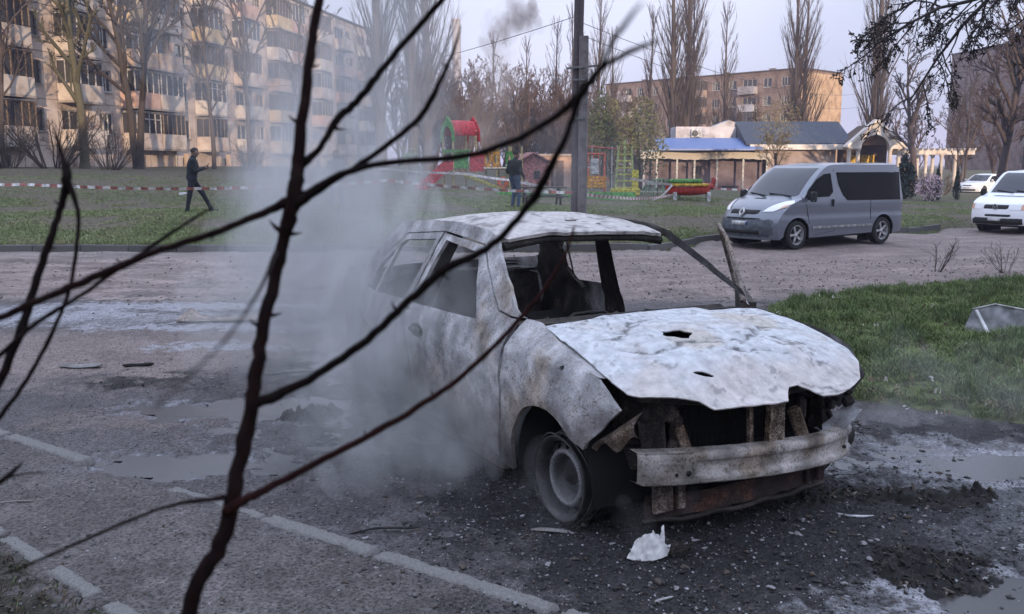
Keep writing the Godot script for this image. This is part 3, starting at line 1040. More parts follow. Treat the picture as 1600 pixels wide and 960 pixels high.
	for z in [0.36, -0.36]:
		mb = MB.new()
		mb.tint = dark_tint
		var y0 := 0.36
		for e in [-0.2, 0.2]:
			mb.tube(PackedVector3Array([Vector3(-0.85, y0, z + e), Vector3(-1.3, y0 - 0.02, z + e), Vector3(-1.42, y0 + 0.25, z + e), Vector3(-1.46, 0.70, z + e * 0.9), Vector3(-1.47, 0.74, z + e * 0.6), Vector3(-1.47, 0.74, z)]), PackedFloat32Array([0.016, 0.016, 0.018, 0.018, 0.014, 0.014]), 5)
		for k in 7:
			mb.tube(PackedVector3Array([Vector3(-1.38 - k * 0.018, y0 + 0.06 + k * 0.045, z - 0.2), Vector3(-1.41 - k * 0.018, y0 + 0.04 + k * 0.045, z), Vector3(-1.38 - k * 0.018, y0 + 0.06 + k * 0.045, z + 0.2)]), PackedFloat32Array([0.005, 0.005, 0.005]), 3)
			mb.tube(PackedVector3Array([Vector3(-0.88 - k * 0.06, y0, z - 0.2), Vector3(-0.88 - k * 0.06, y0 - 0.04, z), Vector3(-0.88 - k * 0.06, y0, z + 0.2)]), PackedFloat32Array([0.005, 0.005, 0.005]), 3)
		part("seat_frame", mb, M.steel_burnt, car)
	# the headlining and padding that hang charred on the far rear corner
	mb = MB.new()
	mb.tint = dark_tint
	mb.sheet(V([-2.42, 1.29, -2.62, 1.16, -2.86, 0.9, -2.86, 0.5, -2.2, 0.5, -2.22, 0.80, -2.36, 0.95, -2.30, 1.29]), [], func(p: Vector2) -> Vector3: return Vector3(p.x, p.y, -side_z(p.x, p.y) + 0.09 + 0.03 * mid.get_noise_2d(p.x * 4.0, p.y * 4.0)), 0.05, 0.03)
	part("charred_lining", mb, R, car)
	# the far front door stands open
	var door := Node3D.new()
	door.name = "open_door"
	car.add_child(door, true)
	door.position = Vector3(-0.43, 0, -0.83)
	door.rotation.y = deg_to_rad(-39.0)
	mb = MB.new()
	mb.tint = dark_tint
	mb.sheet(V([0.0, 0.16, -1.25, 0.16, -1.33, 0.6, -1.37, 0.85, 0.0, 0.92]), [], func(p: Vector2) -> Vector3: return Vector3(p.x, p.y, 0.02 * mid.get_noise_2d(p.x, p.y)), 0.06, 0.07)
	part("door_panel", mb, R, door)
	mb = MB.new()
	mb.tint = burn_tint
	var fr := PackedVector3Array([Vector3(-0.06, 0.92, 0.0), Vector3(-0.30, 1.09, 0.04), Vector3(-0.60, 1.27, 0.10), Vector3(-0.9, 1.325, 0.14), Vector3(-1.24, 1.32, 0.14), Vector3(-1.37, 0.86, 0.0)])
	mb.tube(fr, PackedFloat32Array([0.022, 0.015, 0.014, 0.014, 0.016, 0.016]), 6)
	part("window_frame", mb, R, door)
	# ---- the front, laid bare ----
	mb = MB.new()
	mb.tint = dark_tint
	mb.tube(PackedVector3Array([Vector3(0.50, 0.70, -0.64), Vector3(0.60, 0.665, -0.3), Vector3(0.62, 0.655, 0.0), Vector3(0.60, 0.665, 0.3), Vector3(0.50, 0.70, 0.62)]), PackedFloat32Array([0.035, 0.03, 0.03, 0.03, 0.035]), 5)
	part("slam_panel", mb, R, car)
	mb = MB.new()
	mb.tint = rust_tint
	mb.prism(V([-0.035, 0.36, -0.05, 0.42, -0.045, 0.60, -0.075, 0.66, 0.075, 0.66, 0.045, 0.60, 0.05, 0.42, 0.09, 0.36]), 0.035, Transform3D(Basis(Vector3(0, 0, -1), Vector3.UP, Vector3(1, 0, 0)), Vector3(0.63, 0, -0.105)))
	mb.bar(Vector3(0.61, 0.40, 0.03), Vector3(0.60, 0.64, 0.035), 0.022)
	part("bonnet_lock_post", mb, R, car, "rusty upright post under the bonnet's notch")
	mb = MB.new()
	mb.tint = func(_p: Vector3) -> Color: return g(0.012)
	mb.box(Vector3(0.47, 0.44, 0.16), Vector3(0.03, 0.36, 0.44))
	for k in 22:
		mb.box(Vector3(0.488, 0.44, -0.045 + k * 0.0195), Vector3(0.012, 0.34, 0.004))
	part("radiator", mb, M.soot, car)
	mb = MB.new()
	mb.tint = dark_tint
	mb.box(Vector3(0.1, 0.45, -0.05), Vector3(0.5, 0.42, 0.6), Basis(), 0.06)
	mb.tube(PackedVector3Array([Vector3(0.34, 0.5, -0.5), Vector3(0.42, 0.58, -0.3), Vector3(0.40, 0.5, -0.1)]), PackedFloat32Array([0.05, 0.04, 0.05]), 7)
	part("engine_block", mb, M.soot, car)
	# hoses, pipes and wires that hang in the bay
	var bay := RandomNumberGenerator.new()
	bay.seed = 77
	for k in 16:
		mb = MB.new()
		var tone := bay.randf_range(0.03, 0.2)
		mb.col = Color(tone, tone * 0.9, tone * 0.85)
		var z := bay.randf_range(-0.6, 0.62)
		var y := bay.randf_range(0.30, 0.66)
		var pts := PackedVector3Array([Vector3(0.40, y, z)])
		for j in 5:
			pts.append(pts[-1] + Vector3(bay.randf_range(-0.02, 0.045), bay.randf_range(-0.08, 0.04), bay.randf_range(-0.11, 0.11)))
		var r := bay.randf_range(0.004, 0.02) if k < 10 else 0.003
		mb.tube(pts, PackedFloat32Array([r, r, r, r, r, r]), 6)
		part("hose" if k < 10 else "wire", mb, R, car)
	for s in [1.0, -1.0]:
		mb = MB.new()
		mb.tint = func(p: Vector3) -> Color: return dark_tint(p) * 1.7
		# inner wing and the boxes where the headlamps sat
		mb.sheet(V([0.34, 0.30, 0.56, 0.34, 0.53, 0.70, 0.42, 0.76, 0.0, 0.80, 0.0, 0.55]), [], func(p: Vector2) -> Vector3: return Vector3(p.x, p.y, s * (0.60 - 0.1 * smoothstep(0.3, 0.6, p.x))), 0.05, 0.02 * s)
		mb.sheet(V([0.30, 0.33, 0.36, 0.33, 0.385, 0.60, 0.42, 0.66, 0.56, 0.68, 0.60, 0.55, 0.56, 0.40, 0.50, 0.36]) if s > 0 else V([0.52, 0.40, 0.66, 0.46, 0.67, 0.70, 0.56, 0.72, 0.53, 0.6]),
			[ring_hole(0.46, 0.50, 0.05, 0.06, 0.3, 10, 0.2)] if s > 0 else [], func(p: Vector2) -> Vector3: return Vector3(0.52 - 0.22 * (p.x - 0.3) + 0.02 * mid.get_noise_2d(p.x * 8.0, p.y * 8.0), p.y, s * p.x), 0.03, 0.02)
		part("lamp_housing", mb, R, car)
		for k in 3:
			mb = MB.new()
			mb.tint = rust_tint if k == 1 else dark_tint
			var q: Vector3 = [Vector3(0.50, 0.52, 0.40), Vector3(0.53, 0.44, 0.365), Vector3(0.46, 0.60, 0.56)][k]
			mb.box(Vector3(q.x, q.y, s * q.z), [Vector3(0.06, 0.12, 0.05), Vector3(0.03, 0.20, 0.07), Vector3(0.08, 0.06, 0.09)][k], Basis.from_euler(Vector3(0.3 * k, 0.4 * s, 0.2 * k)), 0.012)
			part("lamp_bracket", mb, R, car)
	# rusted flap under the near wing
	mb = MB.new()
	mb.tint = rust_tint
	mb.grid(func(u: float, v: float) -> Vector3:
		return Vector3(lerpf(0.36, 0.60, u) - 0.02 * v, lerpf(lerpf(0.47, 0.655, u), lerpf(0.41, 0.51, u) + 0.03 * sin(u * 9.0), v), 0.735 - 0.07 * u + 0.04 * sin(v * 3.0)), 10, 6)
	part("arch_liner", mb, R, car)
	# far front corner: crumpled dark leftovers
	mb = MB.new()
	mb.tint = dark_tint
	for k in 14:
		mb.box(Vector3(0.46 + 0.05 * sin(k * 1.7), 0.50 + k * 0.017, -0.70 + 0.05 * cos(k * 2.3)), Vector3(0.06, 0.05, 0.05), Basis.from_euler(Vector3(k, k * 1.7, k * 0.6)), 0.012)
	part("crumpled_corner", mb, R, car)
	# bumper beam: a pressed channel, bowed, with its left end peeled white
	mb = MB.new()
	mb.tint = func(p: Vector3) -> Color: return rust_tint(p).lerp(Color(0.6, 0.6, 0.62), smoothstep(-0.60, -0.68, p.z) * 0.9).lerp(Color(0.50, 0.47, 0.44), smoothstep(0.36, 0.42, p.z) * 0.6)
	var sect := V([0.0, -0.075, 0.055, -0.075, 0.064, -0.066, 0.064, -0.04, 0.044, -0.025, 0.044, 0.025, 0.064, 0.04, 0.064, 0.068, 0.052, 0.082, 0.0, 0.086])
	mb.grid(func(u: float, v: float) -> Vector3:
		var z := lerpf(0.675, -0.705, u)
		var k := v * (sect.size() - 1)
		var q: Vector2 = sect[int(k)].lerp(sect[mini(int(k) + 1, sect.size() - 1)], k - int(k))
		var near := smoothstep(0.36, 0.42, z)
		if absf(q.x - 0.044) < 0.012 and near > 0: q.x = lerpf(q.x, 0.066, near)
		var bow := 0.635 - 0.10 * (z / 0.675) ** 2 + 0.001 * fine.get_noise_2d(z, q.y * 6.0)
		var tuck := smoothstep(0.655, 0.675, absf(z)) * 0.02
		return Vector3(bow + q.x - tuck, 0.345 + 0.05 * z + q.y * (1.0 - tuck * 4.0) + 0.002 * mid.get_noise_1d(z * 5.0) + (0.02 * smoothstep(-0.5, -0.67, z)), z), 80, 18, true)
	mb.tint = func(_p: Vector3) -> Color: return g(0.01)
	for q in [[0.44, -0.02, 0.014], [0.50, -0.025, 0.009], [-0.60, 0.0, 0.01]]:
		var bow: float = 0.635 - 0.10 * (q[0] / 0.675) ** 2 + 0.0665
		mb.lathe(PackedVector2Array([Vector2(0, 0), Vector2(q[2], 0), Vector2(q[2], -0.01)]), 10, Transform3D(Basis(Vector3.UP, Vector3(1, 0, 0), Vector3(0, 0, 1)), Vector3(bow + 0.003, 0.345 + 0.05 * q[0] + q[1], q[0])))
	part("bumper_beam", mb, B, car, "rusty bumper beam")
	mb = MB.new()
	mb.tint = func(p: Vector3) -> Color: return Color(0.62, 0.63, 0.66) * (1.0 + 0.3 * fine.get_noise_2d(p.x, p.z))
	mb.grid(func(u: float, v: float) -> Vector3: return Vector3(0.50 + 0.13 * v - 0.03 * u, 0.40 + 0.10 * u * u - 0.01 * v, lerpf(-0.50, -0.76, u) + 0.02 * v), 8, 3)
	part("peeled_end", mb, B, car, "peeled-up whitish end of the beam")
	mb = MB.new()
	mb.tint = dark_tint
	mb.tube(PackedVector3Array([Vector3(0.42, 0.33, -0.71), Vector3(0.53, 0.32, -0.73)]), PackedFloat32Array([0.06, 0.06]), 10)
	part("crash_can", mb, R, car)
	# lower frame: two posts, a bent lower beam, a red-rusted undertray
	for q in [[0.515, 0.11], [0.41, 0.045], [-0.40, 0.03], [-0.49, 0.05]]:
		mb = MB.new()
		mb.tint = (func(p: Vector3) -> Color: return rust_tint(p) * 0.5) if q[0] > 0 else red_rust_tint
		mb.box(Vector3(0.56, 0.265, q[0]), Vector3(0.03, 0.25, q[1]), Basis.from_euler(Vector3(0.03, 0, 0.03)), 0.006)
		part("lower_post", mb, R, car)
	mb = MB.new()
	mb.tint = red_rust_tint
	mb.grid(func(u: float, v: float) -> Vector3:
		var z := lerpf(0.58, -0.52, u)
		return Vector3(0.60 - 0.09 * (z / 0.6) ** 2 - 0.01 * sin(v * PI) , lerpf(0.125, 0.235, v) + 0.012 * fine.get_noise_1d(z * 4.0) - 0.02 * smoothstep(-0.1, 0.5, z), z), 40, 4)
	part("lower_panel", mb, R, car)
	mb = MB.new()
	mb.tint = dark_tint
	var low := PackedVector3Array()
	var lr := PackedFloat32Array()
	for k in 13:
		var z := lerpf(0.60, -0.54, k / 12.0)
		low.append(Vector3(0.615 - 0.09 * (z / 0.6) ** 2, 0.115 - 0.02 * smoothstep(-0.1, 0.5, z) + 0.008 * sin(k * 2.0), z))
		lr.append(0.014)
	mb.tube(low, lr, 5)
	part("lower_beam", mb, R, car)
	mb = MB.new()
	mb.tint = func(_p: Vector3) -> Color: return g(0.014)
	mb.box(Vector3(0.44, 0.24, 0.0), Vector3(0.02, 0.26, 0.95))
	mb.lathe(PackedVector2Array([Vector2(0.03, 0.03), Vector2(0.055, 0.02), Vector2(0.065, 0.0), Vector2(0.03, 0.0)]), 14, Transform3D(Basis(Vector3.UP, Vector3(1, 0, 0), Vector3(0, 0, 1)), Vector3(0.51, 0.27, 0.0)))
	part("lower_grille", mb, M.soot, car)
	# wheels: tyres gone, pressed steel rims stand in coils of bead wire
	for q in [[0.13, 1.0], [0.13, -1.0], [-2.50, 1.0], [-2.50, -1.0]]:
		wheel_burnt(car, Vector3(q[0], 0.222, q[1] * 0.745), q[1])

func wheel_burnt(car: Node3D, at: Vector3, s: float) -> void:
	var w := Node3D.new()
	w.name = "wheel"
	car.add_child(w, true)
	w.position = at
	if at.x > 0: w.rotation.y = deg_to_rad(3.0)
	var axle := Transform3D(Basis(Vector3(1, 0, 0), Vector3(0, 0, s), Vector3(0, -s, 0)), Vector3.ZERO)   # lathe's y points outwards
	var mb := MB.new()
	mb.tint = func(p: Vector3) -> Color: return Color(0.10, 0.098, 0.10).lerp(Color(0.26, 0.25, 0.25), smoothstep(0.0, 0.4, mid.get_noise_3d(p.x * 5.0, p.y * 5.0, p.z * 5.0)) * 0.6)
	mb.lathe(V([0.178, -0.14, 0.19, -0.14, 0.2, -0.12, 0.212, -0.12, 0.218, -0.135, 0.21, -0.145, 0.195, -0.128, 0.186, -0.09, 0.187, 0.03, 0.195, 0.06, 0.208, 0.064, 0.218, 0.078, 0.211, 0.086, 0.2, 0.074, 0.19, 0.066, 0.182, 0.04, 0.178, -0.14]), 40, axle)
	part("rim", mb, M.steel_burnt, w)
	mb = MB.new()
	mb.tint = func(p: Vector3) -> Color:
		var r := Vector2(p.x, p.y).length()
		return Color(0.085, 0.083, 0.088).lerp(Color(0.55, 0.55, 0.56), exp(-((r - 0.130) / 0.012) ** 2)).lerp(Color(0.26, 0.255, 0.25), smoothstep(0.05, 0.5, mid.get_noise_3d(p.x * 6.0, p.y * 6.0, p.z * 6.0)) * 0.7)
	var holes := []
	for k in 12:
		var a := TAU * k / 12.0
		holes.append(ring_hole(cos(a) * 0.158, sin(a) * 0.158, 0.016, 0.017, a, 12))
	holes.append(ring_hole(0, 0, 0.027, 0.027, 0, 16))
	for k in 4:
		holes.append(ring_hole(cos(k * PI / 2 + 0.4) * 0.05, sin(k * PI / 2 + 0.4) * 0.05, 0.007, 0.007, 0, 8))
	var dish := func(p: Vector2) -> Vector3:
		var r := p.length()
		var y := 0.028 - 0.034 * smoothstep(0.122, 0.085, r) + 0.018 * exp(-((r - 0.130) / 0.012) ** 2) - 0.012 * smoothstep(0.14, 0.185, r) + 0.02 * smoothstep(0.04, 0.028, r)
		return axle * Vector3(p.x, y, p.y)
	mb.sheet(ring_hole(0, 0, 0.187, 0.187, 0, 48), holes, dish, 0.009, 0.004)
	part("wheel_disc", mb, M.steel_burnt, w)
	mb = MB.new()
	mb.tint = func(_p: Vector3) -> Color: return g(0.03)
	mb.lathe(V([0.0, -0.06, 0.06, -0.06, 0.14, -0.055, 0.14, -0.02, 0.05, -0.01, 0.03, 0.02, 0.018, 0.035, 0.0, 0.036]), 24, axle)
	part("brake_drum", mb, M.soot, w)
	mb = MB.new()
	mb.tint = func(p: Vector3) -> Color: return Color(0.10, 0.095, 0.095).lerp(Color(0.22, 0.21, 0.2), smoothstep(0.1, 0.5, fine.get_noise_3d(p.x, p.y, p.z)))
	for k in 7:                                             # bead wires slumped round the rim
		var pts := PackedVector3Array()
		var rr := PackedFloat32Array()
		for i in 41:
			var a := TAU * i / 40.0
			var r := 0.217 + 0.004 * (k % 3) + 0.012 * absf(sin(k * 1.9)) * (0.5 + 0.5 * sin(a * 2.0 + k))
			pts.append(axle * Vector3(cos(a) * r + 0.012 * sin(k * 3.0), -0.1 + k * 0.03 + 0.012 * sin(a * 3.0 + k), maxf(-0.218, -sin(a) * r) if s < 0 else minf(0.218, sin(a) * r)))
			rr.append(0.0045)
		mb.tube(pts, rr, 4, false)
	part("tyre_wire", mb, M.steel_burnt, w)

# ---- apartment blocks ---------------------------------------------------------------------------------------
# Local axes of a block: x along its front, y up, z out of the front.
func block(called: String, label: String, start: Vector2, along: Vector2, y0: float) -> Node3D:
	return thing(called, label, "apartment building", Vector3(start.x, y0, -start.y), atan2(along.y, along.x), "")

# A wall in the plane z = 0 with openings [x, y, w, h] sorted into rows of equal y and h; the reveals are 0.16 deep.
func pierced_wall(mb: MB, x0: float, x1: float, y0: float, y1: float, rows: Array) -> void:
	var y := y0
	for row in rows:                                        # row: [y, h, [[x, w], ...]]
		if row[0] > y: mb.quad(Vector3(x0, y, 0), Vector3(x0, row[0], 0), Vector3(x1, row[0], 0), Vector3(x1, y, 0))
		var a: float = row[0]
		var b: float = row[0] + row[1]
		var x := x0
		for q in row[2]:
			var l: float = q[0]
			var r: float = q[0] + q[1]
			mb.quad(Vector3(x, a, 0), Vector3(x, b, 0), Vector3(l, b, 0), Vector3(l, a, 0))
			x = r
			var d := Vector3(0, 0, -0.16)
			var p := [Vector3(l, a, 0), Vector3(r, a, 0), Vector3(r, b, 0), Vector3(l, b, 0)]
			for k in 4:
				mb.quad(p[k], p[k] + d, p[(k + 1) % 4] + d, p[(k + 1) % 4])
		mb.quad(Vector3(x, a, 0), Vector3(x, b, 0), Vector3(x1, b, 0), Vector3(x1, a, 0))
		y = b
	if y < y1: mb.quad(Vector3(x0, y, 0), Vector3(x0, y1, 0), Vector3(x1, y1, 0), Vector3(x1, y, 0))

func window(o: Node3D, x: float, y: float, w: float, h: float, col: Color, sashes := 2, z := -0.12, curtain := false) -> void:
	var mb := MB.new()
	mb.col = col
	var f := 0.07
	mb.box(Vector3(x + w / 2, y + f / 2, z), Vector3(w, f, 0.07))
	mb.box(Vector3(x + w / 2, y + h - f / 2, z), Vector3(w, f, 0.07))
	for k in sashes + 1:
		mb.box(Vector3(x + clampf(w * k / sashes, f / 2, w - f / 2), y + h / 2, z), Vector3(f, h - 2 * f, 0.06))
	mb.box(Vector3(x + w / 2, y - 0.03, z + 0.12), Vector3(w + 0.1, 0.04, 0.22))
	var o2 := part("window", mb, M.plain, o)
	mb = MB.new()
	if curtain:
		mb.col = Color(0.4, 0.38, 0.35)
		mb.quad(Vector3(x + f, y + f, z - 0.03), Vector3(x + f, y + h - f, z - 0.03), Vector3(x + w * 0.55, y + h - f, z - 0.03), Vector3(x + w * 0.4, y + f, z - 0.03))
		part("curtain", mb, M.cloth, o2)
		mb = MB.new()
	mb.quad(Vector3(x + f / 2, y + f / 2, z - 0.045), Vector3(x + f / 2, y + h - f / 2, z - 0.045), Vector3(x + w - f / 2, y + h - f / 2, z - 0.045), Vector3(x + w - f / 2, y + f / 2, z - 0.045))
	part("pane", mb, M.window_glass, o2)

func balcony(o: Node3D, x: float, y: float, w: float, style: int, col: Color) -> void:
	var dep := 1.15
	var mb := MB.new()
	mb.col = Color(0.42, 0.39, 0.37)
	mb.box(Vector3(x + w / 2, y - 0.07, dep / 2), Vector3(w + 0.1, 0.14, dep), Basis())
	var b := part("balcony", mb, M.plaster, o)
	mb = MB.new()
	mb.col = col
	mb.box(Vector3(x + w / 2, y + 0.52, dep - 0.04), Vector3(w, 1.03, 0.06))
	for s in [0.03, w - 0.03]:
		mb.box(Vector3(x + s, y + 0.52, dep / 2 - 0.04), Vector3(0.06, 1.03, dep - 0.08))
	part("parapet", mb, M.plaster, b)
	if style == 0:                                          # open: a dark recess with a door and window behind it
		mb = MB.new()
		mb.col = Color(0.45, 0.45, 0.46)
		mb.bar(Vector3(x + 0.05, y + 1.08, dep - 0.04), Vector3(x + w - 0.05, y + 1.08, dep - 0.04), 0.05)
		if rng.randf() < 0.5:
			for k in 4:                                         # washing lines hold a few cloths
				mb.col = [Color(0.5, 0.5, 0.55), Color(0.12, 0.14, 0.22), Color(0.5, 0.3, 0.25), Color(0.6, 0.58, 0.5)][k]
				if rng.randf() < 0.6: mb.box(Vector3(x + w * (0.2 + 0.2 * k), y + 1.6, dep - 0.2), Vector3(0.4, 0.6, 0.02))
		part("rail", mb, M.metal, b)
		return
	mb = MB.new()                                           # glazed in
	mb.col = [g(0.7), Color(0.62, 0.62, 0.64), Color(0.3, 0.22, 0.16)][style % 3]
	var top := y + 2.45
	var n := 3 + style % 3
	for k in n + 1:
		mb.box(Vector3(x + clampf(w * k / n, 0.05, w - 0.05), (y + 1.04 + top) / 2, dep - 0.05), Vector3(0.07, top - y - 1.04, 0.06))
	mb.box(Vector3(x + w / 2, top, dep - 0.05), Vector3(w, 0.09, 0.07))
	if style == 4: mb.box(Vector3(x + w / 2, y + 2.0, dep - 0.05), Vector3(w - 0.1, 0.05, 0.05))
	for s in [0.04, w - 0.04]:
		mb.box(Vector3(x + s, top, dep / 2), Vector3(0.07, 0.09, dep - 0.1))
		mb.box(Vector3(x + s, (y + 1.04 + top) / 2, dep * 0.5), Vector3(0.05, top - y - 1.04, 0.05))
	mb.col = Color(0.4, 0.4, 0.42)
	mb.box(Vector3(x + w / 2, top + 0.07, dep / 2 + 0.05), Vector3(w + 0.1, 0.04, dep + 0.15), Basis(Vector3.RIGHT, 0.05))
	part("glazing_frame", mb, M.plain, b)
	mb = MB.new()
	mb.quad(Vector3(x + 0.05, y + 1.04, dep - 0.065), Vector3(x + 0.05, top, dep - 0.065), Vector3(x + w - 0.05, top, dep - 0.065), Vector3(x + w - 0.05, y + 1.04, dep - 0.065))
	for s in [0.04, w - 0.04]:
		mb.quad(Vector3(x + s, y + 1.04, 0.02), Vector3(x + s, top, 0.02), Vector3(x + s, top, dep - 0.08), Vector3(x + s, y + 1.04, dep - 0.08))
	part("pane", mb, M.window_glass, b)

func flat_block(o: Node3D, length: float, deep: float, floors: int, base: float, bays: String, bay: float, wall: Color, palette: Array, blank_to := 0.0, end_windows := false) -> void:
	var fh := 2.8
	var top := base + floors * fh + 0.5
	var mb := MB.new()
	mb.tint = func(p: Vector3) -> Color: return wall * (1.0 + 0.13 * mid.get_noise_2d(p.x * 0.4, p.y * 0.4)) * (1.0 + 0.1 * sin(floor(p.x / bay) * 12.9))
	var rows := []
	var nb := int(length / bay)
	if base > 1.0: rows.append([0.25, 0.65, range(nb).filter(func(i): return i % 2 == 0 and i * bay >= blank_to).map(func(i): return [i * bay + bay / 2 - 0.5, 1.0])])
	for f in floors:
		var row := []
		for i in nb:
			if i * bay < blank_to: continue
			var kind := bays[i % bays.length()]
			if kind == "W": row.append([i * bay + bay / 2 - 0.75, 1.5])
			elif kind == "B": row.append([i * bay + 0.35, bay - 0.7])
			elif kind == "S": row.append([i * bay + bay / 2 - 0.35, 0.7])
		rows.append([base + f * fh + 0.85, 1.42, row])
	pierced_wall(mb, 0.0, length, 0.0, top, rows)
	# the other three sides, thickness behind the openings, roof
	mb.quad(Vector3(0, 0, -deep), Vector3(0, top, -deep), Vector3(0, top, 0), Vector3(0, 0, 0))
	mb.quad(Vector3(length, 0, 0), Vector3(length, top, 0), Vector3(length, top, -deep), Vector3(length, 0, -deep))
	mb.quad(Vector3(length, 0, -deep), Vector3(length, top, -deep), Vector3(0, top, -deep), Vector3(0, 0, -deep))
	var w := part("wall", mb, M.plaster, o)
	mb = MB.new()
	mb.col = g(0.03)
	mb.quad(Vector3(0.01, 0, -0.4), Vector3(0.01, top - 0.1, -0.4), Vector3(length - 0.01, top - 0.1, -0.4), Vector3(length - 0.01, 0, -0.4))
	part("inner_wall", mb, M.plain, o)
	mb = MB.new()
	mb.col = Color(0.2, 0.19, 0.19)
	mb.box(Vector3(length / 2, top + 0.06, -deep / 2), Vector3(length + 0.5, 0.16, deep + 0.5))
	var roof := part("roof", mb, M.concrete, o)
	for k in int(length / 9.0):
		mb = MB.new()
		mb.col = wall * 0.8
		mb.box(Vector3(4.0 + k * 9.0, top + 0.55, -deep * 0.5), Vector3(0.9, 0.9, 0.6))
		mb.col = g(0.3)
		mb.box(Vector3(4.0 + k * 9.0, top + 1.03, -deep * 0.5), Vector3(1.05, 0.07, 0.75))
		part("chimney", mb, M.plaster, roof)
	# joints between the wall panels
	mb = MB.new()
	mb.col = wall * 0.55
	for f in floors + 1:
		mb.box(Vector3(length / 2, base + f * fh + 0.02, 0.012), Vector3(length, 0.05, 0.024))
	for i in nb + 1:
		mb.box(Vector3(clampf(i * bay, 0.03, length - 0.03), top / 2, 0.010), Vector3(0.04, top, 0.02))
	for f in floors + 1:
		for e in [-0.011, length + 0.011]:
			mb.box(Vector3(e, base + f * fh + 0.02, -deep / 2), Vector3(0.022, 0.05, deep - 0.05))
	for k in 4:
		for e in [-0.009, length + 0.009]:
			mb.box(Vector3(e, top / 2, -deep * k / 4.0 - 0.1), Vector3(0.018, top, 0.04))
	part("panel_joints", mb, M.plain, o)
	for f in floors:
		for i in nb:
			if i * bay < blank_to: continue
			var kind := bays[i % bays.length()]
			var y := base + f * fh
			if kind == "W": window(o, i * bay + bay / 2 - 0.75, y + 0.85, 1.5, 1.42, palette[rng.randi() % 2], 2 + rng.randi() % 2, -0.12, rng.randf() < 0.45)
			elif kind == "S": window(o, i * bay + bay / 2 - 0.35, y + 0.85, 0.7, 1.42, g(0.35), 1)
			elif kind == "B":
				window(o, i * bay + 0.35, y + 0.85, bay - 0.7, 1.42, g(0.5), 3)
				balcony(o, i * bay + 0.12, y, bay - 0.24, [0, 1, 1, 2, 2, 4, 0, 5][rng.randi() % 8], palette[2 + rng.randi() % (palette.size() - 2)])
	if base > 1.0:
		for i in nb:
			if i % 2 == 0: window(o, i * bay + bay / 2 - 0.5, 0.25, 1.0, 0.65, g(0.2), 1)

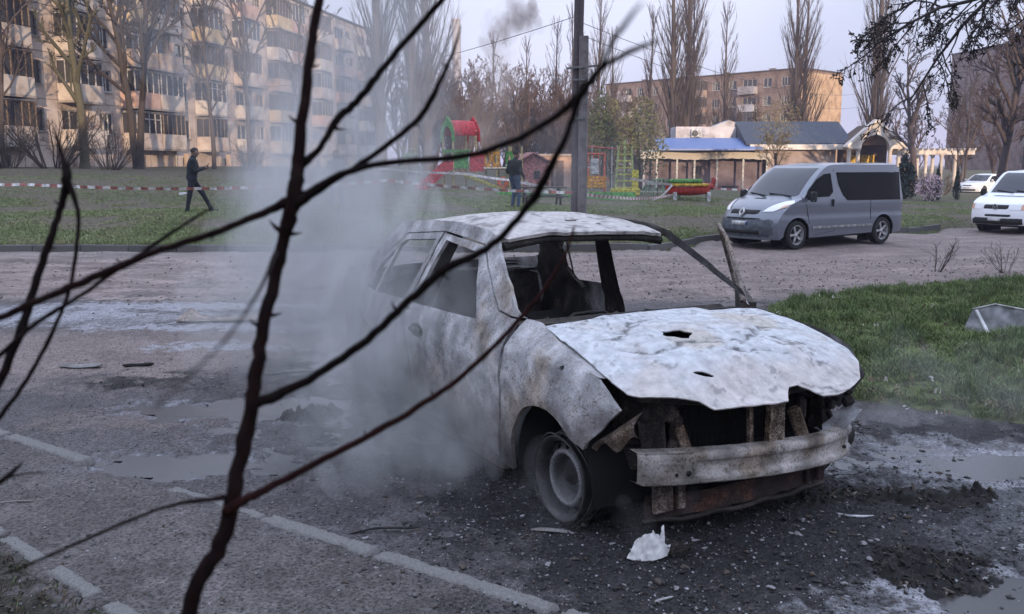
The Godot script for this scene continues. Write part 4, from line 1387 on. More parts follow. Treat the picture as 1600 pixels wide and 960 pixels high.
func buildings() -> void:
	var pal := [g(0.72), Color(0.5, 0.42, 0.36), Color(0.70, 0.66, 0.63), Color(0.66, 0.58, 0.53), Color(0.72, 0.70, 0.70), Color(0.58, 0.47, 0.39), Color(0.68, 0.62, 0.58), Color(0.66, 0.55, 0.36), Color(0.64, 0.46, 0.40), Color(0.74, 0.70, 0.66)]
	var o := block("apartment_block", "long beige five-storey apartment block with mixed glazed balconies on the left", Vector2(-30.65, 46.0), Vector2(0.201, 0.98), 1.4)
	flat_block(o, 73.0, 12.0, 5, 1.5, "BWBSBWB", 3.2, Color(0.68, 0.60, 0.55), pal)
	# cellar bays under the balconies, and their posts
	for i in 11:
		var mb := MB.new()
		mb.col = Color(0.55, 0.47, 0.42)
		mb.box(Vector3(3.2 * i * 2 + 0.2, 0.6, 0.9), Vector3(0.28, 1.2, 0.4))
		part("post", mb, M.plaster, o)
	for k in 14:
		var ac := MB.new()
		ac.col = g(0.68)
		var at := Vector3(3.2 * (2 + (k * 5) % 20) + 0.1, 1.5 + 2.8 * (k % 5) + 0.5, 0.2)
		ac.box(at, Vector3(0.85, 0.6, 0.34), Basis(), 0.03)
		ac.col = g(0.2)
		ac.lathe(V([0.0, 0.0, 0.22, 0.0, 0.22, 0.02, 0.0, 0.03]), 12, Transform3D(Basis(Vector3(1, 0, 0), Vector3(0, 0, 1), Vector3(0, -1, 0)), at + Vector3(-0.1, 0, 0.17)))
		part("air_conditioner", ac, M.plain, o)
	for k in 4:
		var pipe := MB.new()
		pipe.col = Color(0.42, 0.40, 0.38)
		pipe.tube(PackedVector3Array([Vector3(6.4 + k * 19.2, 0.2, 0.12), Vector3(6.4 + k * 19.2, 15.6, 0.12)]), PackedFloat32Array([0.07, 0.07]), 7)
		part("drainpipe", pipe, M.metal, o)
	o = block("apartment_block", "brown five-storey block in the middle distance with a sunlit tan end wall", Vector2(17.3, 175.0), Vector2(0.672, -0.741), 0.9)
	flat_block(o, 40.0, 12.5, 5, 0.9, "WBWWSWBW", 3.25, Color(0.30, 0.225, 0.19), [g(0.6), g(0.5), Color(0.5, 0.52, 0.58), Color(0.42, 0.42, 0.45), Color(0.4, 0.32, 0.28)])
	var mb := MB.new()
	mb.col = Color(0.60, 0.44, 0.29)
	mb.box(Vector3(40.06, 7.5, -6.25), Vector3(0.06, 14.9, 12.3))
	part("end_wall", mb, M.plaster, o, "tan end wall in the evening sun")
	for k in [[15.0, 4.5], [22.0, 3.6], [36.0, 5.0]]:
		mb = MB.new()
		mb.col = g(0.15)
		mb.tube(PackedVector3Array([Vector3(k[0], 15.2, -6), Vector3(k[0], 15.2 + k[1], -6)]), PackedFloat32Array([0.09, 0.05]), 5)
		for j in 3:
			mb.bar(Vector3(k[0] - 0.5, 14.4 + k[1] + j * 0.3, -6), Vector3(k[0] + 0.5, 14.4 + k[1] + j * 0.3, -6), 0.05)
		part("aerial", mb, M.metal, o)
	o = block("apartment_block", "plain mauve-brown block behind the bare trees on the right edge", Vector2(78.4, 170.0), Vector2(0.122, -0.992), 0.0)
	flat_block(o, 42.0, 13.0, 7, 1.0, "WWBSWB", 3.25, Color(0.27, 0.205, 0.195), [g(0.6), Color(0.4, 0.33, 0.28), Color(0.42, 0.34, 0.30), Color(0.36, 0.30, 0.28)], 19.0)
	mb = MB.new()
	mb.col = Color(0.27, 0.205, 0.195)
	mb.box(Vector3(19.0, 21.9, -7.0), Vector3(12.0, 1.8, 8.0), Basis(), 0.05)
	part("lift_house", mb, M.plaster, o)
	# the block that stands behind the photographer and keeps the lot in shade
	o = block("apartment_block", "plain five-storey block behind the photographer, shading the lot", Vector2(50.0, -45.0), Vector2(-1.0, 0.0), 0.2)
	flat_block(o, 76.0, 12.0, 5, 1.0, "W", 7.6, Color(0.45, 0.38, 0.33), [g(0.6), g(0.5), g(0.5)])
	# a far chimney over the trees
	mb = MB.new()
	mb.col = Color(0.8, 0.8, 0.85)
	mb.tube(PackedVector3Array([Vector3(0, 0, 0), Vector3(0, 20, 0), Vector3(0, 40, 0)]), PackedFloat32Array([1.5, 1.3, 1.15]), 16)
	solo("factory_chimney", mb, M.concrete, "pale grey factory chimney rising beyond the trees left of centre", "chimney", "", Vector3(-15.2, 1.0, -262.0))
	small_shed()
	cafe()

func small_shed() -> void:
	var y := terrain(1.4, 66)
	var o := thing("shed", "low pink-walled shed with a pale flat roof beyond the playground", "shed", Vector3(2.2, y, -68.0), 0.08)
	var mb := MB.new()
	mb.col = Color(0.62, 0.45, 0.38)
	mb.box(Vector3(0, 1.15, 0), Vector3(4.6, 2.3, 3.0))
	part("wall", mb, M.plaster, o)
	mb = MB.new()
	mb.col = Color(0.66, 0.60, 0.56)
	mb.box(Vector3(0, 2.38, 0), Vector3(5.0, 0.16, 3.5))
	part("roof", mb, M.concrete, o)
	mb = MB.new()
	mb.col = Color(0.16, 0.10, 0.08)
	mb.box(Vector3(0.9, 1.0, 1.52), Vector3(0.9, 2.0, 0.06))
	part("door", mb, M.plain, o)
	for k in 4:
		mb = MB.new()
		mb.col = Color(0.35, 0.26, 0.22)
		mb.box(Vector3(-2.2 + k * 1.45, 1.15, 1.58), Vector3(0.12, 2.3, 0.12))
		part("post", mb, M.plain, o)
	o = thing("playhouse", "small dull red wooden hut with one little window behind the standing man", "hut", Vector3(1.0, terrain(1.0, 52), -52.0), 0.25)
	mb = MB.new()
	mb.col = Color(0.42, 0.17, 0.16)
	mb.box(Vector3(0, 0.75, 0), Vector3(1.7, 1.5, 1.4))
	part("wall", mb, M.plain, o)
	mb = MB.new()
	mb.col = Color(0.36, 0.14, 0.13)
	mb.prism(V([-1.0, 1.5, 0.0, 2.0, 1.0, 1.5, 1.0, 1.58, 0.0, 2.09, -1.0, 1.58]), 1.7)
	mb.prism(V([-0.85, 1.5, 0.0, 1.95, 0.85, 1.5]), 1.3)
	part("roof", mb, M.plain, o)
	mb = MB.new()
	mb.col = g(0.03)
	mb.box(Vector3(0.2, 0.85, 0.71), Vector3(0.36, 0.45, 0.04))
	part("window", mb, M.plain, o)

func column(mb: MB, at: Vector3, h: float, r: float) -> void:
	mb.lathe(V([0.0, 0.0, r * 1.35, 0.0, r * 1.35, 0.12, r * 1.05, 0.2, r, 0.25, r * 0.9, h - 0.2, r * 1.2, h - 0.14, r * 1.35, h - 0.02, r * 1.35, h, 0.0, h]), 10, Transform3D(Basis(), at))

func cafe() -> void:
	var y := -0.42
	var o := thing("cafe", "low cafe with a blue roof, long cream awning and white gabled portico", "cafe", Vector3(10.3, y, -75.0))
	var mb := MB.new()
	# main hall behind the awning
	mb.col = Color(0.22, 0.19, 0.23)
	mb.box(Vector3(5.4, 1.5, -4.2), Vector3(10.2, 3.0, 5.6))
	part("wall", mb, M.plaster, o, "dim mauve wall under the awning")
	mb = MB.new()
	mb.col = Color(0.13, 0.22, 0.52)
	mb.prism(V([-2.2, 3.3, -2.2, 3.42, 1.2, 4.35, 1.2, 4.2]), 8.2, Transform3D(Basis(Vector3(0, 0, 1), Vector3.UP, Vector3(-1, 0, 0)), Vector3(5.4, 0, -1.2)).rotated_local(Vector3.UP, PI))
	part("blue_roof", mb, M.metal, o, "bright blue sheet roof slope")
	mb = MB.new()
	mb.col = Color(0.68, 0.69, 0.76)
	mb.box(Vector3(6.6, 4.75, -4.6), Vector3(6.6, 1.1, 2.6))
	mb.col = Color(0.6, 0.6, 0.64)
	mb.prism(V([-1.4, 0.0, 0.0, 0.55, 1.4, 0.0]), 2.0, Transform3D(Basis(), Vector3(7.8, 5.3, -4.6)))
	part("parapet", mb, M.plaster, o)
	mb = MB.new()
	mb.col = g(0.72)
	mb.box(Vector3(5.0, 4.75, -3.22), Vector3(0.9, 0.7, 0.34), Basis(), 0.03)
	mb.col = g(0.15)
	mb.lathe(V([0.0, 0.0, 0.26, 0.0, 0.26, 0.02, 0.0, 0.03]), 14, Transform3D(Basis(Vector3(1, 0, 0), Vector3(0, 0, 1), Vector3(0, -1, 0)), Vector3(4.85, 4.75, -3.05)))
	part("air_conditioner", mb, M.plain, o)
	# awning: a cream valance on posts
	mb = MB.new()
	mb.col = Color(0.85, 0.78, 0.68)
	mb.grid(func(u: float, v: float) -> Vector3: return Vector3(lerpf(-0.3, 10.4, u), lerpf(3.15, 2.65 - 0.05 * absf(sin(u * 40.0)), v) + 0.05 * sin(u * 11.0), 0.12 * v), 80, 3)
	mb.grid(func(u: float, v: float) -> Vector3: return Vector3(lerpf(-0.3, 10.4, u), lerpf(3.15, 3.35, v) + 0.05 * sin(u * 11.0), -1.6 * v), 30, 3)
	part("awning", mb, M.cloth, o)
	for k in 7:
		mb = MB.new()
		mb.col = g(0.6)
		mb.box(Vector3([0.25, 1.3, 2.9, 4.3, 6.1, 8.2, 10.1][k], 1.36, -0.1), Vector3(0.14, 2.72, 0.14))
		part("awning_post", mb, M.plain, o)
	mb = MB.new()
	mb.col = g(0.025)
	mb.box(Vector3(4.75, 1.45, -1.37), Vector3(0.75, 1.3, 0.05))
	part("window", mb, M.window_glass, o)
	mb = MB.new()
	mb.col = g(0.05)
	mb.box(Vector3(7.4, 0.45, -0.7), Vector3(1.2, 0.06, 0.7))
	for k in 4: mb.bar(Vector3(6.9 + (k % 2), 0, -0.95 + 0.5 * (k / 2)), Vector3(6.9 + (k % 2), 0.45, -0.95 + 0.5 * (k / 2)), 0.05)
	part("bench", mb, M.plain, o)
	# white corner, slate roof, gabled portico
	mb = MB.new()
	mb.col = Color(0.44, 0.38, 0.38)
	mb.box(Vector3(13.0, 1.75, -4.0), Vector3(5.4, 3.5, 7.0))
	mb.box(Vector3(10.2, 3.45, -1.6), Vector3(4.0, 0.75, 2.4))
	part("white_wall", mb, M.plaster, o)
	mb = MB.new()
	mb.col = Color(0.20, 0.12, 0.09)
	mb.box(Vector3(13.8, 1.5, -0.48), Vector3(1.3, 1.7, 0.06))
	part("window", mb, M.plain, o)
	mb = MB.new()
	mb.col = Color(0.05, 0.065, 0.10)
	mb.prism(V([0.4, 3.72, 0.4, 3.86, -3.6, 5.75, -7.6, 3.86, -7.6, 3.72]), 8.6, Transform3D(Basis(Vector3(0, 0, 1), Vector3.UP, Vector3(-1, 0, 0)), Vector3(12.6, 0, -0.2)))
	part("slate_roof", mb, M.plain, o, "slate-blue pitched roof")
	mb = MB.new()
	mb.col = Color(0.82, 0.79, 0.76)
	mb.box(Vector3(12.4, 3.56, 0.05), Vector3(7.6, 0.42, 0.5), Basis(), 0.03)
	part("cornice", mb, M.plaster, o)
	mb = MB.new()
	mb.col = Color(0.82, 0.79, 0.76)
	var gable := V([-2.1, 3.4, -2.1, 3.62, 0.0, 5.45, 2.1, 3.62, 2.1, 3.4, 1.15, 3.4])
	gable.append_array(arch(0.0, 3.35, 1.12, 2, 178, 14))
	gable.append(Vector2(-1.15, 3.4))
	mb.prism(gable, 0.5, Transform3D(Basis(), Vector3(18.0, 0, 1.5)))
	for s in [-1.0, 1.0]:
		mb.bar(Vector3(18.0 + s * 2.35, 3.5, 1.55), Vector3(18.0, 5.6, 1.55), 0.2, 0.75, Vector3(0, 0, 1))
	part("gable", mb, M.plaster, o, "white gable with an arch over the entrance")
	for x in [-1.95, -1.25, 1.25, 1.95]:
		mb = MB.new()
		mb.col = Color(0.82, 0.79, 0.76)
		column(mb, Vector3(18.0 + x, 0.0, 1.5), 3.4, 0.17)
		part("column", mb, M.plaster, o)
	mb = MB.new()
	mb.col = Color(0.13, 0.09, 0.07)
	mb.box(Vector3(18.0, 1.9, -1.0), Vector3(3.9, 3.8, 0.3))
	mb.prism(V([-2.1, 3.7, 0.0, 5.3, 2.1, 3.7]), 3.6, Transform3D(Basis(), Vector3(18.0, 0, -0.5)))
	part("porch", mb, M.plaster, o)
	for x in [-0.75, 0.3]:
		mb = MB.new()
		mb.col = Color(0.80, 0.50, 0.05)
		mb.box(Vector3(18.0 + x + (0.1 if x > 0 else 0.0), 1.6, -0.80), Vector3(0.55 if x < 0 else 1.05, 2.7, 0.08), Basis(), 0.02)
		part("door", mb, M.plain, o, "yellow entrance door")
	# pergola to the right
	for z in [0.4, 2.6]:
		mb = MB.new()
		mb.col = Color(0.8, 0.76, 0.72)
		mb.box(Vector3(22.6, 3.12, z), Vector3(5.4, 0.34, 0.24))
		part("pergola_beam", mb, M.plaster, o)
		for x in [20.6, 21.6, 22.8, 24.6]:
			mb = MB.new()
			mb.col = Color(0.8, 0.76, 0.72)
			column(mb, Vector3(x + (0.3 if z < 1 else 0.0), 0, z), 2.95, 0.14)
			part("column", mb, M.plaster, o)
	for k in 12:
		mb = MB.new()
		mb.col = Color(0.8, 0.75, 0.7)
		mb.box(Vector3(20.2 + k * 0.45, 3.36, 1.5), Vector3(0.1, 0.14, 3.2))
		part("rafter", mb, M.plaster, o)

# ---- trees and bushes ---------------------------------------------------------------------------------------
func rand_dir() -> Vector3:
	return Vector3(rng.randfn(), rng.randfn(), rng.randfn()).normalized()

func limb(mb: MB, p: Vector3, dir: Vector3, length: float, r0: float, r1: float, segs: int, sides: int, wobble: float, lift: float) -> PackedVector3Array:
	var pts := PackedVector3Array([p])
	var rad := PackedFloat32Array([r0])
	for k in segs:
		dir = (dir + rand_dir() * wobble + Vector3.UP * lift).normalized()
		p += dir * length / segs
		pts.append(p)
		rad.append(lerpf(r0, r1, (k + 1.0) / segs))
	mb.tube(pts, rad, sides, false)
	return pts

func grow(mb: MB, pts: PackedVector3Array, length: float, r0: float, depth: int, o: Dictionary) -> void:
	if depth == 0: return
	var n: int = o.kids[mini(depth, o.kids.size() - 1)]
	for k in n:
		var t := lerpf(o.get("from", 0.3), 1.0, (k + rng.randf()) / n)
		var i := mini(int(t * (pts.size() - 1)), pts.size() - 2)
		var p := pts[i].lerp(pts[i + 1], t * (pts.size() - 1) - i)
		var along := (pts[i + 1] - pts[i]).normalized()
		var side := along.cross(rand_dir()).normalized()
		var ang := deg_to_rad(rng.randf_range(o.spread * 0.6, o.spread * 1.3))
		var dir := along * cos(ang) + side * sin(ang)
		var l: float = length * o.ratio * rng.randf_range(0.6, 1.15) * lerpf(1.1, 0.7, t)
		var r := maxf(r0 * lerpf(0.62, 0.34, t), o.thin)
		var child := limb(mb, p, dir, l, r, maxf(r * 0.45, o.thin * 0.7), 4 if depth > 1 else 3, 5 if depth > 3 else (4 if depth > 2 else 3), o.wobble, o.lift)
		grow(mb, child, l, r, depth - 1, o)

func bare_tree(label: String, h: float, r: float, stems: int, o: Dictionary, col := Color(0.13, 0.10, 0.09), group := "") -> Node3D:
	var t := thing("bare_tree", label, "tree", Vector3.ZERO, 0.0, group)
	var trunk := MB.new()
	var crown := MB.new()
	trunk.col = col
	crown.tint = func(p: Vector3) -> Color: return col * (0.9 + 0.25 * mid.get_noise_3d(p.x, p.y * 0.2, p.z))
	for s in stems:
		var a := TAU * s / stems + 0.6
		var lean := Vector3(cos(a), 0, sin(a)) * (0.16 if stems > 1 else 0.03)
		var pts := limb(trunk, lean * 0.6, (Vector3.UP + lean).normalized(), h * 0.72, r, r * 0.35, 9, 8, 0.06, 0.02)
		trunk.tube(PackedVector3Array([lean * 0.6 + Vector3(0, -0.3, 0), lean * 0.6 + Vector3(0, 0.35, 0)]), PackedFloat32Array([r * 1.7, r * 0.98]), 8, false)
		grow(crown, pts, h * 0.72, r, o.depth, o)
		var lead := limb(crown, pts[-1], Vector3.UP, h * 0.28, r * 0.35, o.thin, 5, 4, 0.18, 0.05)
		grow(crown, lead, h * 0.3, r * 0.35, o.depth - 1, o)
	part("trunk", trunk, M.bark, t)
	part("crown", crown, M.bark, t)
	return t

func poplar(label: String, h: float, r: float, group := "", col := Color(0.145, 0.115, 0.105)) -> Node3D:
	var t := thing("poplar_tree", label, "tree", Vector3.ZERO, 0.0, group)
	var trunk := MB.new()
	var crown := MB.new()
	trunk.col = col
	crown.tint = func(p: Vector3) -> Color: return col * (0.85 + 0.3 * mid.get_noise_3d(p.x, p.y * 0.2, p.z))
	var pts := limb(trunk, Vector3(0, -0.2, 0), Vector3.UP, h, r, 0.02, 12, 7, 0.02, 0.03)
	for k in int(h * 3.4):
		var f := rng.randf_range(0.08, 0.97)
		var i := mini(int(f * 12), 11)
		var p := pts[i].lerp(pts[i + 1], f * 12 - i)
		var a := rng.randf() * TAU
		var ang := deg_to_rad(rng.randf_range(14, 32))
		var l := h * (0.06 + 0.24 * pow(1.0 - f, 0.7)) * rng.randf_range(0.6, 1.1)
		var br := limb(crown, p, Vector3(cos(a) * sin(ang), cos(ang), sin(a) * sin(ang)), l, maxf(r * 0.3 * (1.0 - f), 0.02), 0.012, 5, 4, 0.07, 0.10)
		for q in int(6 + l * 3.0):
			var u := rng.randf_range(0.15, 1.0)
			var j := mini(int(u * 5), 4)
			var d := ((br[j + 1] - br[j]).normalized() + rand_dir() * 0.42).normalized()
			limb(crown, br[j].lerp(br[j + 1], u * 5 - j), d, l * rng.randf_range(0.12, 0.34), 0.013, 0.006, 2, 3, 0.12, 0.2)
	part("trunk", trunk, M.bark, t)
	part("crown", crown, M.bark, t)
	return t

func leaf_cloud(mb: MB, n: int, at: Vector3, size: Vector3, leaf: float, col: Color, hollow := 0.0, pointed := 0.0) -> void:
	for k in n:
		var u := rand_dir() * pow(rng.randf_range(hollow, 1.0), 0.45)
		if pointed > 0: u = Vector3(u.x * (1.0 - pointed * (u.y + 1.0) * 0.5), u.y, u.z * (1.0 - pointed * (u.y + 1.0) * 0.5))
		var p := at + u * size
		var clump := mid.get_noise_3d(p.x * 0.9, p.y * 0.9, p.z * 0.9)
		if clump < -0.18: continue
		var a := rand_dir() * leaf * rng.randf_range(0.5, 1.3)
		var b := a.cross(rand_dir()).normalized() * leaf * 0.5
		mb.col = col * (1.0 + 0.5 * clump) * rng.randf_range(0.75, 1.25)
		mb.tri(p - b, p + a, p + b)

func bush(label: String, h: float, w: float, col: Color, n := 26, group := "", leaves := Color(0, 0, 0, 0), category := "bush", called := "bush") -> Node3D:
	var t := thing(called, label, category, Vector3.ZERO, 0.0, group)
	var mb := MB.new()
	mb.tint = func(p: Vector3) -> Color: return col * (0.9 + 0.4 * mid.get_noise_3d(p.x, p.y, p.z))
	for k in n:
		var a := rng.randf() * TAU
		var lean := rng.randf_range(0.1, 0.9) * w / h
		var pts := limb(mb, Vector3(cos(a), 0, sin(a)) * w * 0.12, Vector3(cos(a) * lean, 1, sin(a) * lean).normalized(), h * rng.randf_range(0.7, 1.1), 0.012 * h, 0.005 * h, 4, 4, 0.15, 0.02)
		grow(mb, pts, h * 0.8, 0.009 * h, 2, {"kids": [0, 5, 5], "spread": 38.0, "ratio": 0.42, "wobble": 0.2, "lift": 0.06, "thin": 0.0035 * h})
	part("stems", mb, M.bark, t)
	if leaves.a > 0:
		mb = MB.new()
		leaf_cloud(mb, int(500 * w * h), Vector3(0, h * 0.55, 0), Vector3(w * 0.55, h * 0.5, w * 0.55), 0.10, leaves, 0.2)
		part("leaves", mb, M.leaf, t)
	return t

func put(o: Node3D, x: float, d: float, turn := 0.0, size := 1.0) -> Node3D:
	o.position = Vector3(x, terrain(x, d) if absf(x) < 70.0 and d < 190.0 else 0.6, -d)
	o.rotation.y = turn
	o.scale = Vector3.ONE * size
	return o

func plants() -> void:
	var wide := {"depth": 4, "kids": [0, 9, 6, 6, 12], "spread": 40.0, "ratio": 0.46, "wobble": 0.16, "lift": 0.05, "thin": 0.012, "from": 0.28}
	var loose := {"depth": 4, "kids": [0, 9, 6, 5, 11], "spread": 34.0, "ratio": 0.42, "wobble": 0.14, "lift": 0.09, "thin": 0.012, "from": 0.3}
	put(bare_tree("big bare tree with twin forked trunk standing before the beige block", 15.0, 0.18, 2, wide, Color(0.085, 0.068, 0.062)), -21.9, 55.0, 0.0, 1.3)
	put(bare_tree("crooked bare tree with a mossy greenish trunk left of the twin-trunked tree", 11.5, 0.2, 1, loose, Color(0.15, 0.14, 0.085)), -23.7, 52.0, 1.0, 1.35)
	var slim := put(bare_tree("tall slender bare tree behind the walking man, before the beige block", 15.0, 0.14, 1, loose, Color(0.12, 0.095, 0.09)), -17.3, 62.0, 2.0, 1.2)
	put(copy_of(slim, Vector3.ZERO, 0, 1, "bare tree close to the beige block between the twin-trunked and the slender tree", ""), -20.3, 64.0, 4.2, 1.1)
	put(copy_of(slim, Vector3.ZERO, 0, 1, "bare tree at the left edge of the photo before the beige block", ""), -27.6, 51.0, 0.4, 0.95)
	put(copy_of(slim, Vector3.ZERO, 0, 1, "bare tree seen through the smoke right of the slender tree", ""), -15.8, 70.0, 5.4, 1.0)
	var low := bush("tangled brown bare bush on the bank below the mossy tree", 2.6, 3.0, Color(0.17, 0.125, 0.09))
	put(low, -24.4, 50.0, 0.0, 1.35)
	put(copy_of(low, Vector3.ZERO, 0, 1, "smaller brown bare bush to the right of the tangled one", ""), -21.0, 49.0, 2.0, 0.9)
	put(copy_of(low, Vector3.ZERO, 0, 1, "brown bare bush at the left edge by the cellar openings", ""), -26.6, 49.5, 4.0, 1.0)
	put(copy_of(low, Vector3.ZERO, 0, 1, "low brown bush at the foot of the slender tree", ""), -17.0, 60.0, 1.3, 0.8)

	# poplars: three grown, the rest copies
	var A := poplar("tall bare poplar rising out of frame in front of the beige block's far end", 27.0, 0.5, "bare Lombardy poplars")
	var B := poplar("tall bare poplar right of the one at the beige block's far end", 25.0, 0.42, "bare Lombardy poplars")
	var C := poplar("slim bare poplar in the far row, first right of the smoke plume", 18.0, 0.26, "bare Lombardy poplars")
	put(A, -9.7, 70.0)
	put(B, -6.9, 66.0, 1.0)
	put(C, -2.4, 120.0, 2.0, 0.95)
	for q in [[0, -6.6, 74.0, 0.9, "bare poplar close behind the right one of the two near poplars"],
		[2, 1.8, 120.0, 0.93, "slim bare poplar in the far row, second right of the smoke plume"],
		[2, 5.2, 112.0, 1.0, "slim bare poplar in the far row just left of the concrete pole"],
		[2, 6.9, 108.0, 1.06, "slim bare poplar in the far row hidden partly by the concrete pole"],
		[1, 8.7, 98.0, 0.76, "bare poplar just right of the concrete pole"],
		[2, 10.6, 100.0, 0.85, "short bare poplar behind the greening tree, second right of the pole"],
		[2, 15.8, 108.0, 1.05, "bare poplar between the pole and the big poplar cluster"],
		[0, 15.3, 90.0, 0.92, "big bare poplar, left one of the cluster before the brown block"],
		[1, 17.0, 92.0, 1.02, "big bare poplar, right one of the cluster before the brown block"],
		[2, 18.1, 95.0, 1.05, "slimmer poplar leaning on the right of the big cluster"],
		[2, 22.0, 98.0, 1.0, "bare poplar alone between the cluster and the sunlit end wall"],
		[1, 28.6, 95.0, 0.95, "bare poplar before the sunlit end wall, left of a pair"],
		[2, 29.6, 96.0, 1.25, "bare poplar before the sunlit end wall, right of a pair"],
		[0, 34.4, 90.0, 1.0, "big dark poplar behind the white gable"],
		[2, 36.6, 94.0, 1.1, "slimmer poplar just right of the one behind the white gable"],
		[2, 13.0, 125.0, 0.7, "small distant poplar top above the greening tree"]]:
		put(copy_of([A, B, C][q[0]], Vector3.ZERO, 0, 1, q[4], "bare Lombardy poplars"), q[1], q[2], q[1] * 1.7, q[3])

	# brown thicket beyond the playground
	var bushy := {"depth": 4, "kids": [0, 8, 7, 5, 9], "spread": 42.0, "ratio": 0.46, "wobble": 0.2, "lift": 0.06, "thin": 0.014, "from": 0.15}
	var D := bare_tree("bushy brown bare tree in the thicket beyond the playground", 10.0, 0.16, 2, bushy, Color(0.17, 0.115, 0.09), "bare trees of the thicket beyond the playground")
	put(D, -3.0, 88.0)
	var thick := []
	for k in 30:
		thick.append([-10.0 + 20.0 * (k + rng.randf()) / 30.0, rng.randf_range(78.0, 112.0), rng.randf_range(0.55, 0.95)])
	for q in [[-6.6, 80, 1.0], [-8.6, 92, 1.1], [-5.2, 98, 1.15], [-1.0, 95, 1.05], [0.8, 85, 0.9], [1.9, 92, 1.0], [3.4, 86, 0.92], [5.0, 90, 0.98], [6.2, 95, 1.0], [7.6, 88, 0.8], [-3.9, 76, 0.75], [2.8, 79, 0.72], [4.6, 77, 0.7], [6.8, 80, 0.7], [9.4, 92, 0.85], [11.6, 96, 0.85], [-10.2, 86, 1.05], [-7.6, 108, 1.2], [0.0, 108, 1.1], [20.0, 104, 0.8], [23.5, 100, 0.75], [26.0, 104, 0.85]] + thick:
		var c := copy_of(D, Vector3.ZERO, 0, 1, "", "bare trees of the thicket beyond the playground")
		if q[0] > 15: c.set_meta("label", ["bushy bare tree behind the cafe's blue roof", "bushy bare tree between the blue and the slate roof", "bushy bare tree behind the slate roof"][int(q[0] - 20) / 3])
		put(c, q[0], q[1], q[0] * 2.3, q[2])

	# greening trees by the pole and the cafe
	for q in [["greening young tree with a bare split trunk in front of the cafe's left end", 8.4, 61.0, 6.2, Color(0.10, 0.105, 0.045), 2.3], ["darker green evergreen close to the right side of the concrete pole", 6.1, 64.0, 6.8, Color(0.055, 0.075, 0.03), 1.7], ["pale yellow-green leafing tree just left of the greening young tree", 7.2, 68.0, 6.4, Color(0.14, 0.13, 0.055), 1.5]]:
		var t := thing("young_tree", q[0], "tree")
		var mb := MB.new()
		mb.col = Color(0.11, 0.085, 0.065)
		var pts := limb(mb, Vector3(0, -0.1, 0), Vector3.UP, q[3] * 0.85, 0.11, 0.03, 6, 6, 0.06, 0.03)
		part("trunk", mb, M.bark, t)
		mb = MB.new()
		mb.col = Color(0.11, 0.09, 0.06)
		grow(mb, pts, q[3] * 0.8, 0.09, 3, {"kids": [0, 6, 6, 12], "spread": 50.0, "ratio": 0.42, "wobble": 0.12, "lift": 0.06, "thin": 0.012, "from": 0.15})
		leaf_cloud(mb, 2600, Vector3(0, q[3] * 0.56, 0), Vector3(q[5], q[3] * 0.47, q[5]), 0.16, q[4], 0.0, 0.55)
		part("crown", mb, M.leaf, t)
		put(t, q[1], q[2])
	var wil := thing("willow_tree", "round pale-budding willow on a short dark trunk before the white cafe wall", "tree")
	var wm := MB.new()
	wm.col = Color(0.09, 0.07, 0.06)
	var wp := limb(wm, Vector3(0, -0.1, 0), Vector3.UP, 3.0, 0.16, 0.09, 4, 7, 0.05, 0.0)
	part("trunk", wm, M.bark, wil)
	wm = MB.new()
	wm.col = Color(0.15, 0.12, 0.07)
	grow(wm, wp, 4.6, 0.09, 4, {"kids": [0, 5, 6, 6, 9], "spread": 45.0, "ratio": 0.55, "wobble": 0.14, "lift": 0.05, "thin": 0.011, "from": 0.5})
	leaf_cloud(wm, 1800, Vector3(0, 4.9, 0), Vector3(1.9, 1.9, 1.9), 0.10, Color(0.17, 0.145, 0.075), 0.0, 0.2)
	part("crown", wm, M.leaf, wil)
	put(wil, 18.6, 66.0)

	# right: bare trees before the mauve block
	var E_ := put(bare_tree("bare tree with a dark thick trunk before the mauve block, left of two", 13.0, 0.3, 1, wide, Color(0.13, 0.10, 0.10)), 30.4, 58.5)
	put(copy_of(E_, Vector3.ZERO, 0, 1, "bare tree with a dark thick trunk before the mauve block, right of two", ""), 30.8, 56.0, 2.2, 1.05)
	put(copy_of(E_, Vector3.ZERO, 0, 1, "spreading bare tree beside the pergola's right end", ""), 30.2, 70.0, 4.0, 0.85)
	put(copy_of(slim, Vector3.ZERO, 0, 1, "thin pale bare tree behind the pink blossoming bush", ""), 32.4, 68.0, 2.9, 0.55)
	put(copy_of(slim, Vector3.ZERO, 0, 1, "thin bare tree between the pergola and the two thick trunks", ""), 34.8, 72.0, 0.9, 0.7)
	put(copy_of(D, Vector3.ZERO, 0, 1, "bushy bare tree low against the mauve block's left corner", ""), 40.0, 84.0, 0.9, 0.85)
	put(copy_of(D, Vector3.ZERO, 0, 1, "bushy bare tree against the middle of the mauve block", ""), 43.5, 84.0, 2.9, 0.95)
	put(copy_of(D, Vector3.ZERO, 0, 1, "bushy bare tree right of the white gable", ""), 36.5, 86.0, 3.9, 0.8)
	var spruce := thing("spruce_tree", "small dark spruce at the rear corner of the grey van", "tree")
	var sm := MB.new()
	sm.col = Color(0.08, 0.06, 0.05)
	sm.tube(PackedVector3Array([Vector3(0, -0.1, 0), Vector3(0, 2.5, 0)]), PackedFloat32Array([0.07, 0.02]), 6)
	part("trunk", sm, M.bark, spruce)
	sm = MB.new()
	leaf_cloud(sm, 2600, Vector3(0, 1.35, 0), Vector3(0.95, 1.3, 0.95), 0.13, Color(0.03, 0.045, 0.035), 0.0, 0.85)
	part("crown", sm, M.leaf, spruce)
	put(spruce, 20.8, 49.5)
	for q in [[22.3, 49.0, 0.62, "small dark cypress right of the pink blossoming bush"], [23.8, 50.0, 0.58, "second small dark cypress, nearer the white car"]]:
		put(copy_of(spruce, Vector3.ZERO, 0, 1, q[3], ""), q[0], q[1], 1.0, q[2]).scale *= Vector3(0.55, 1.25, 0.55)
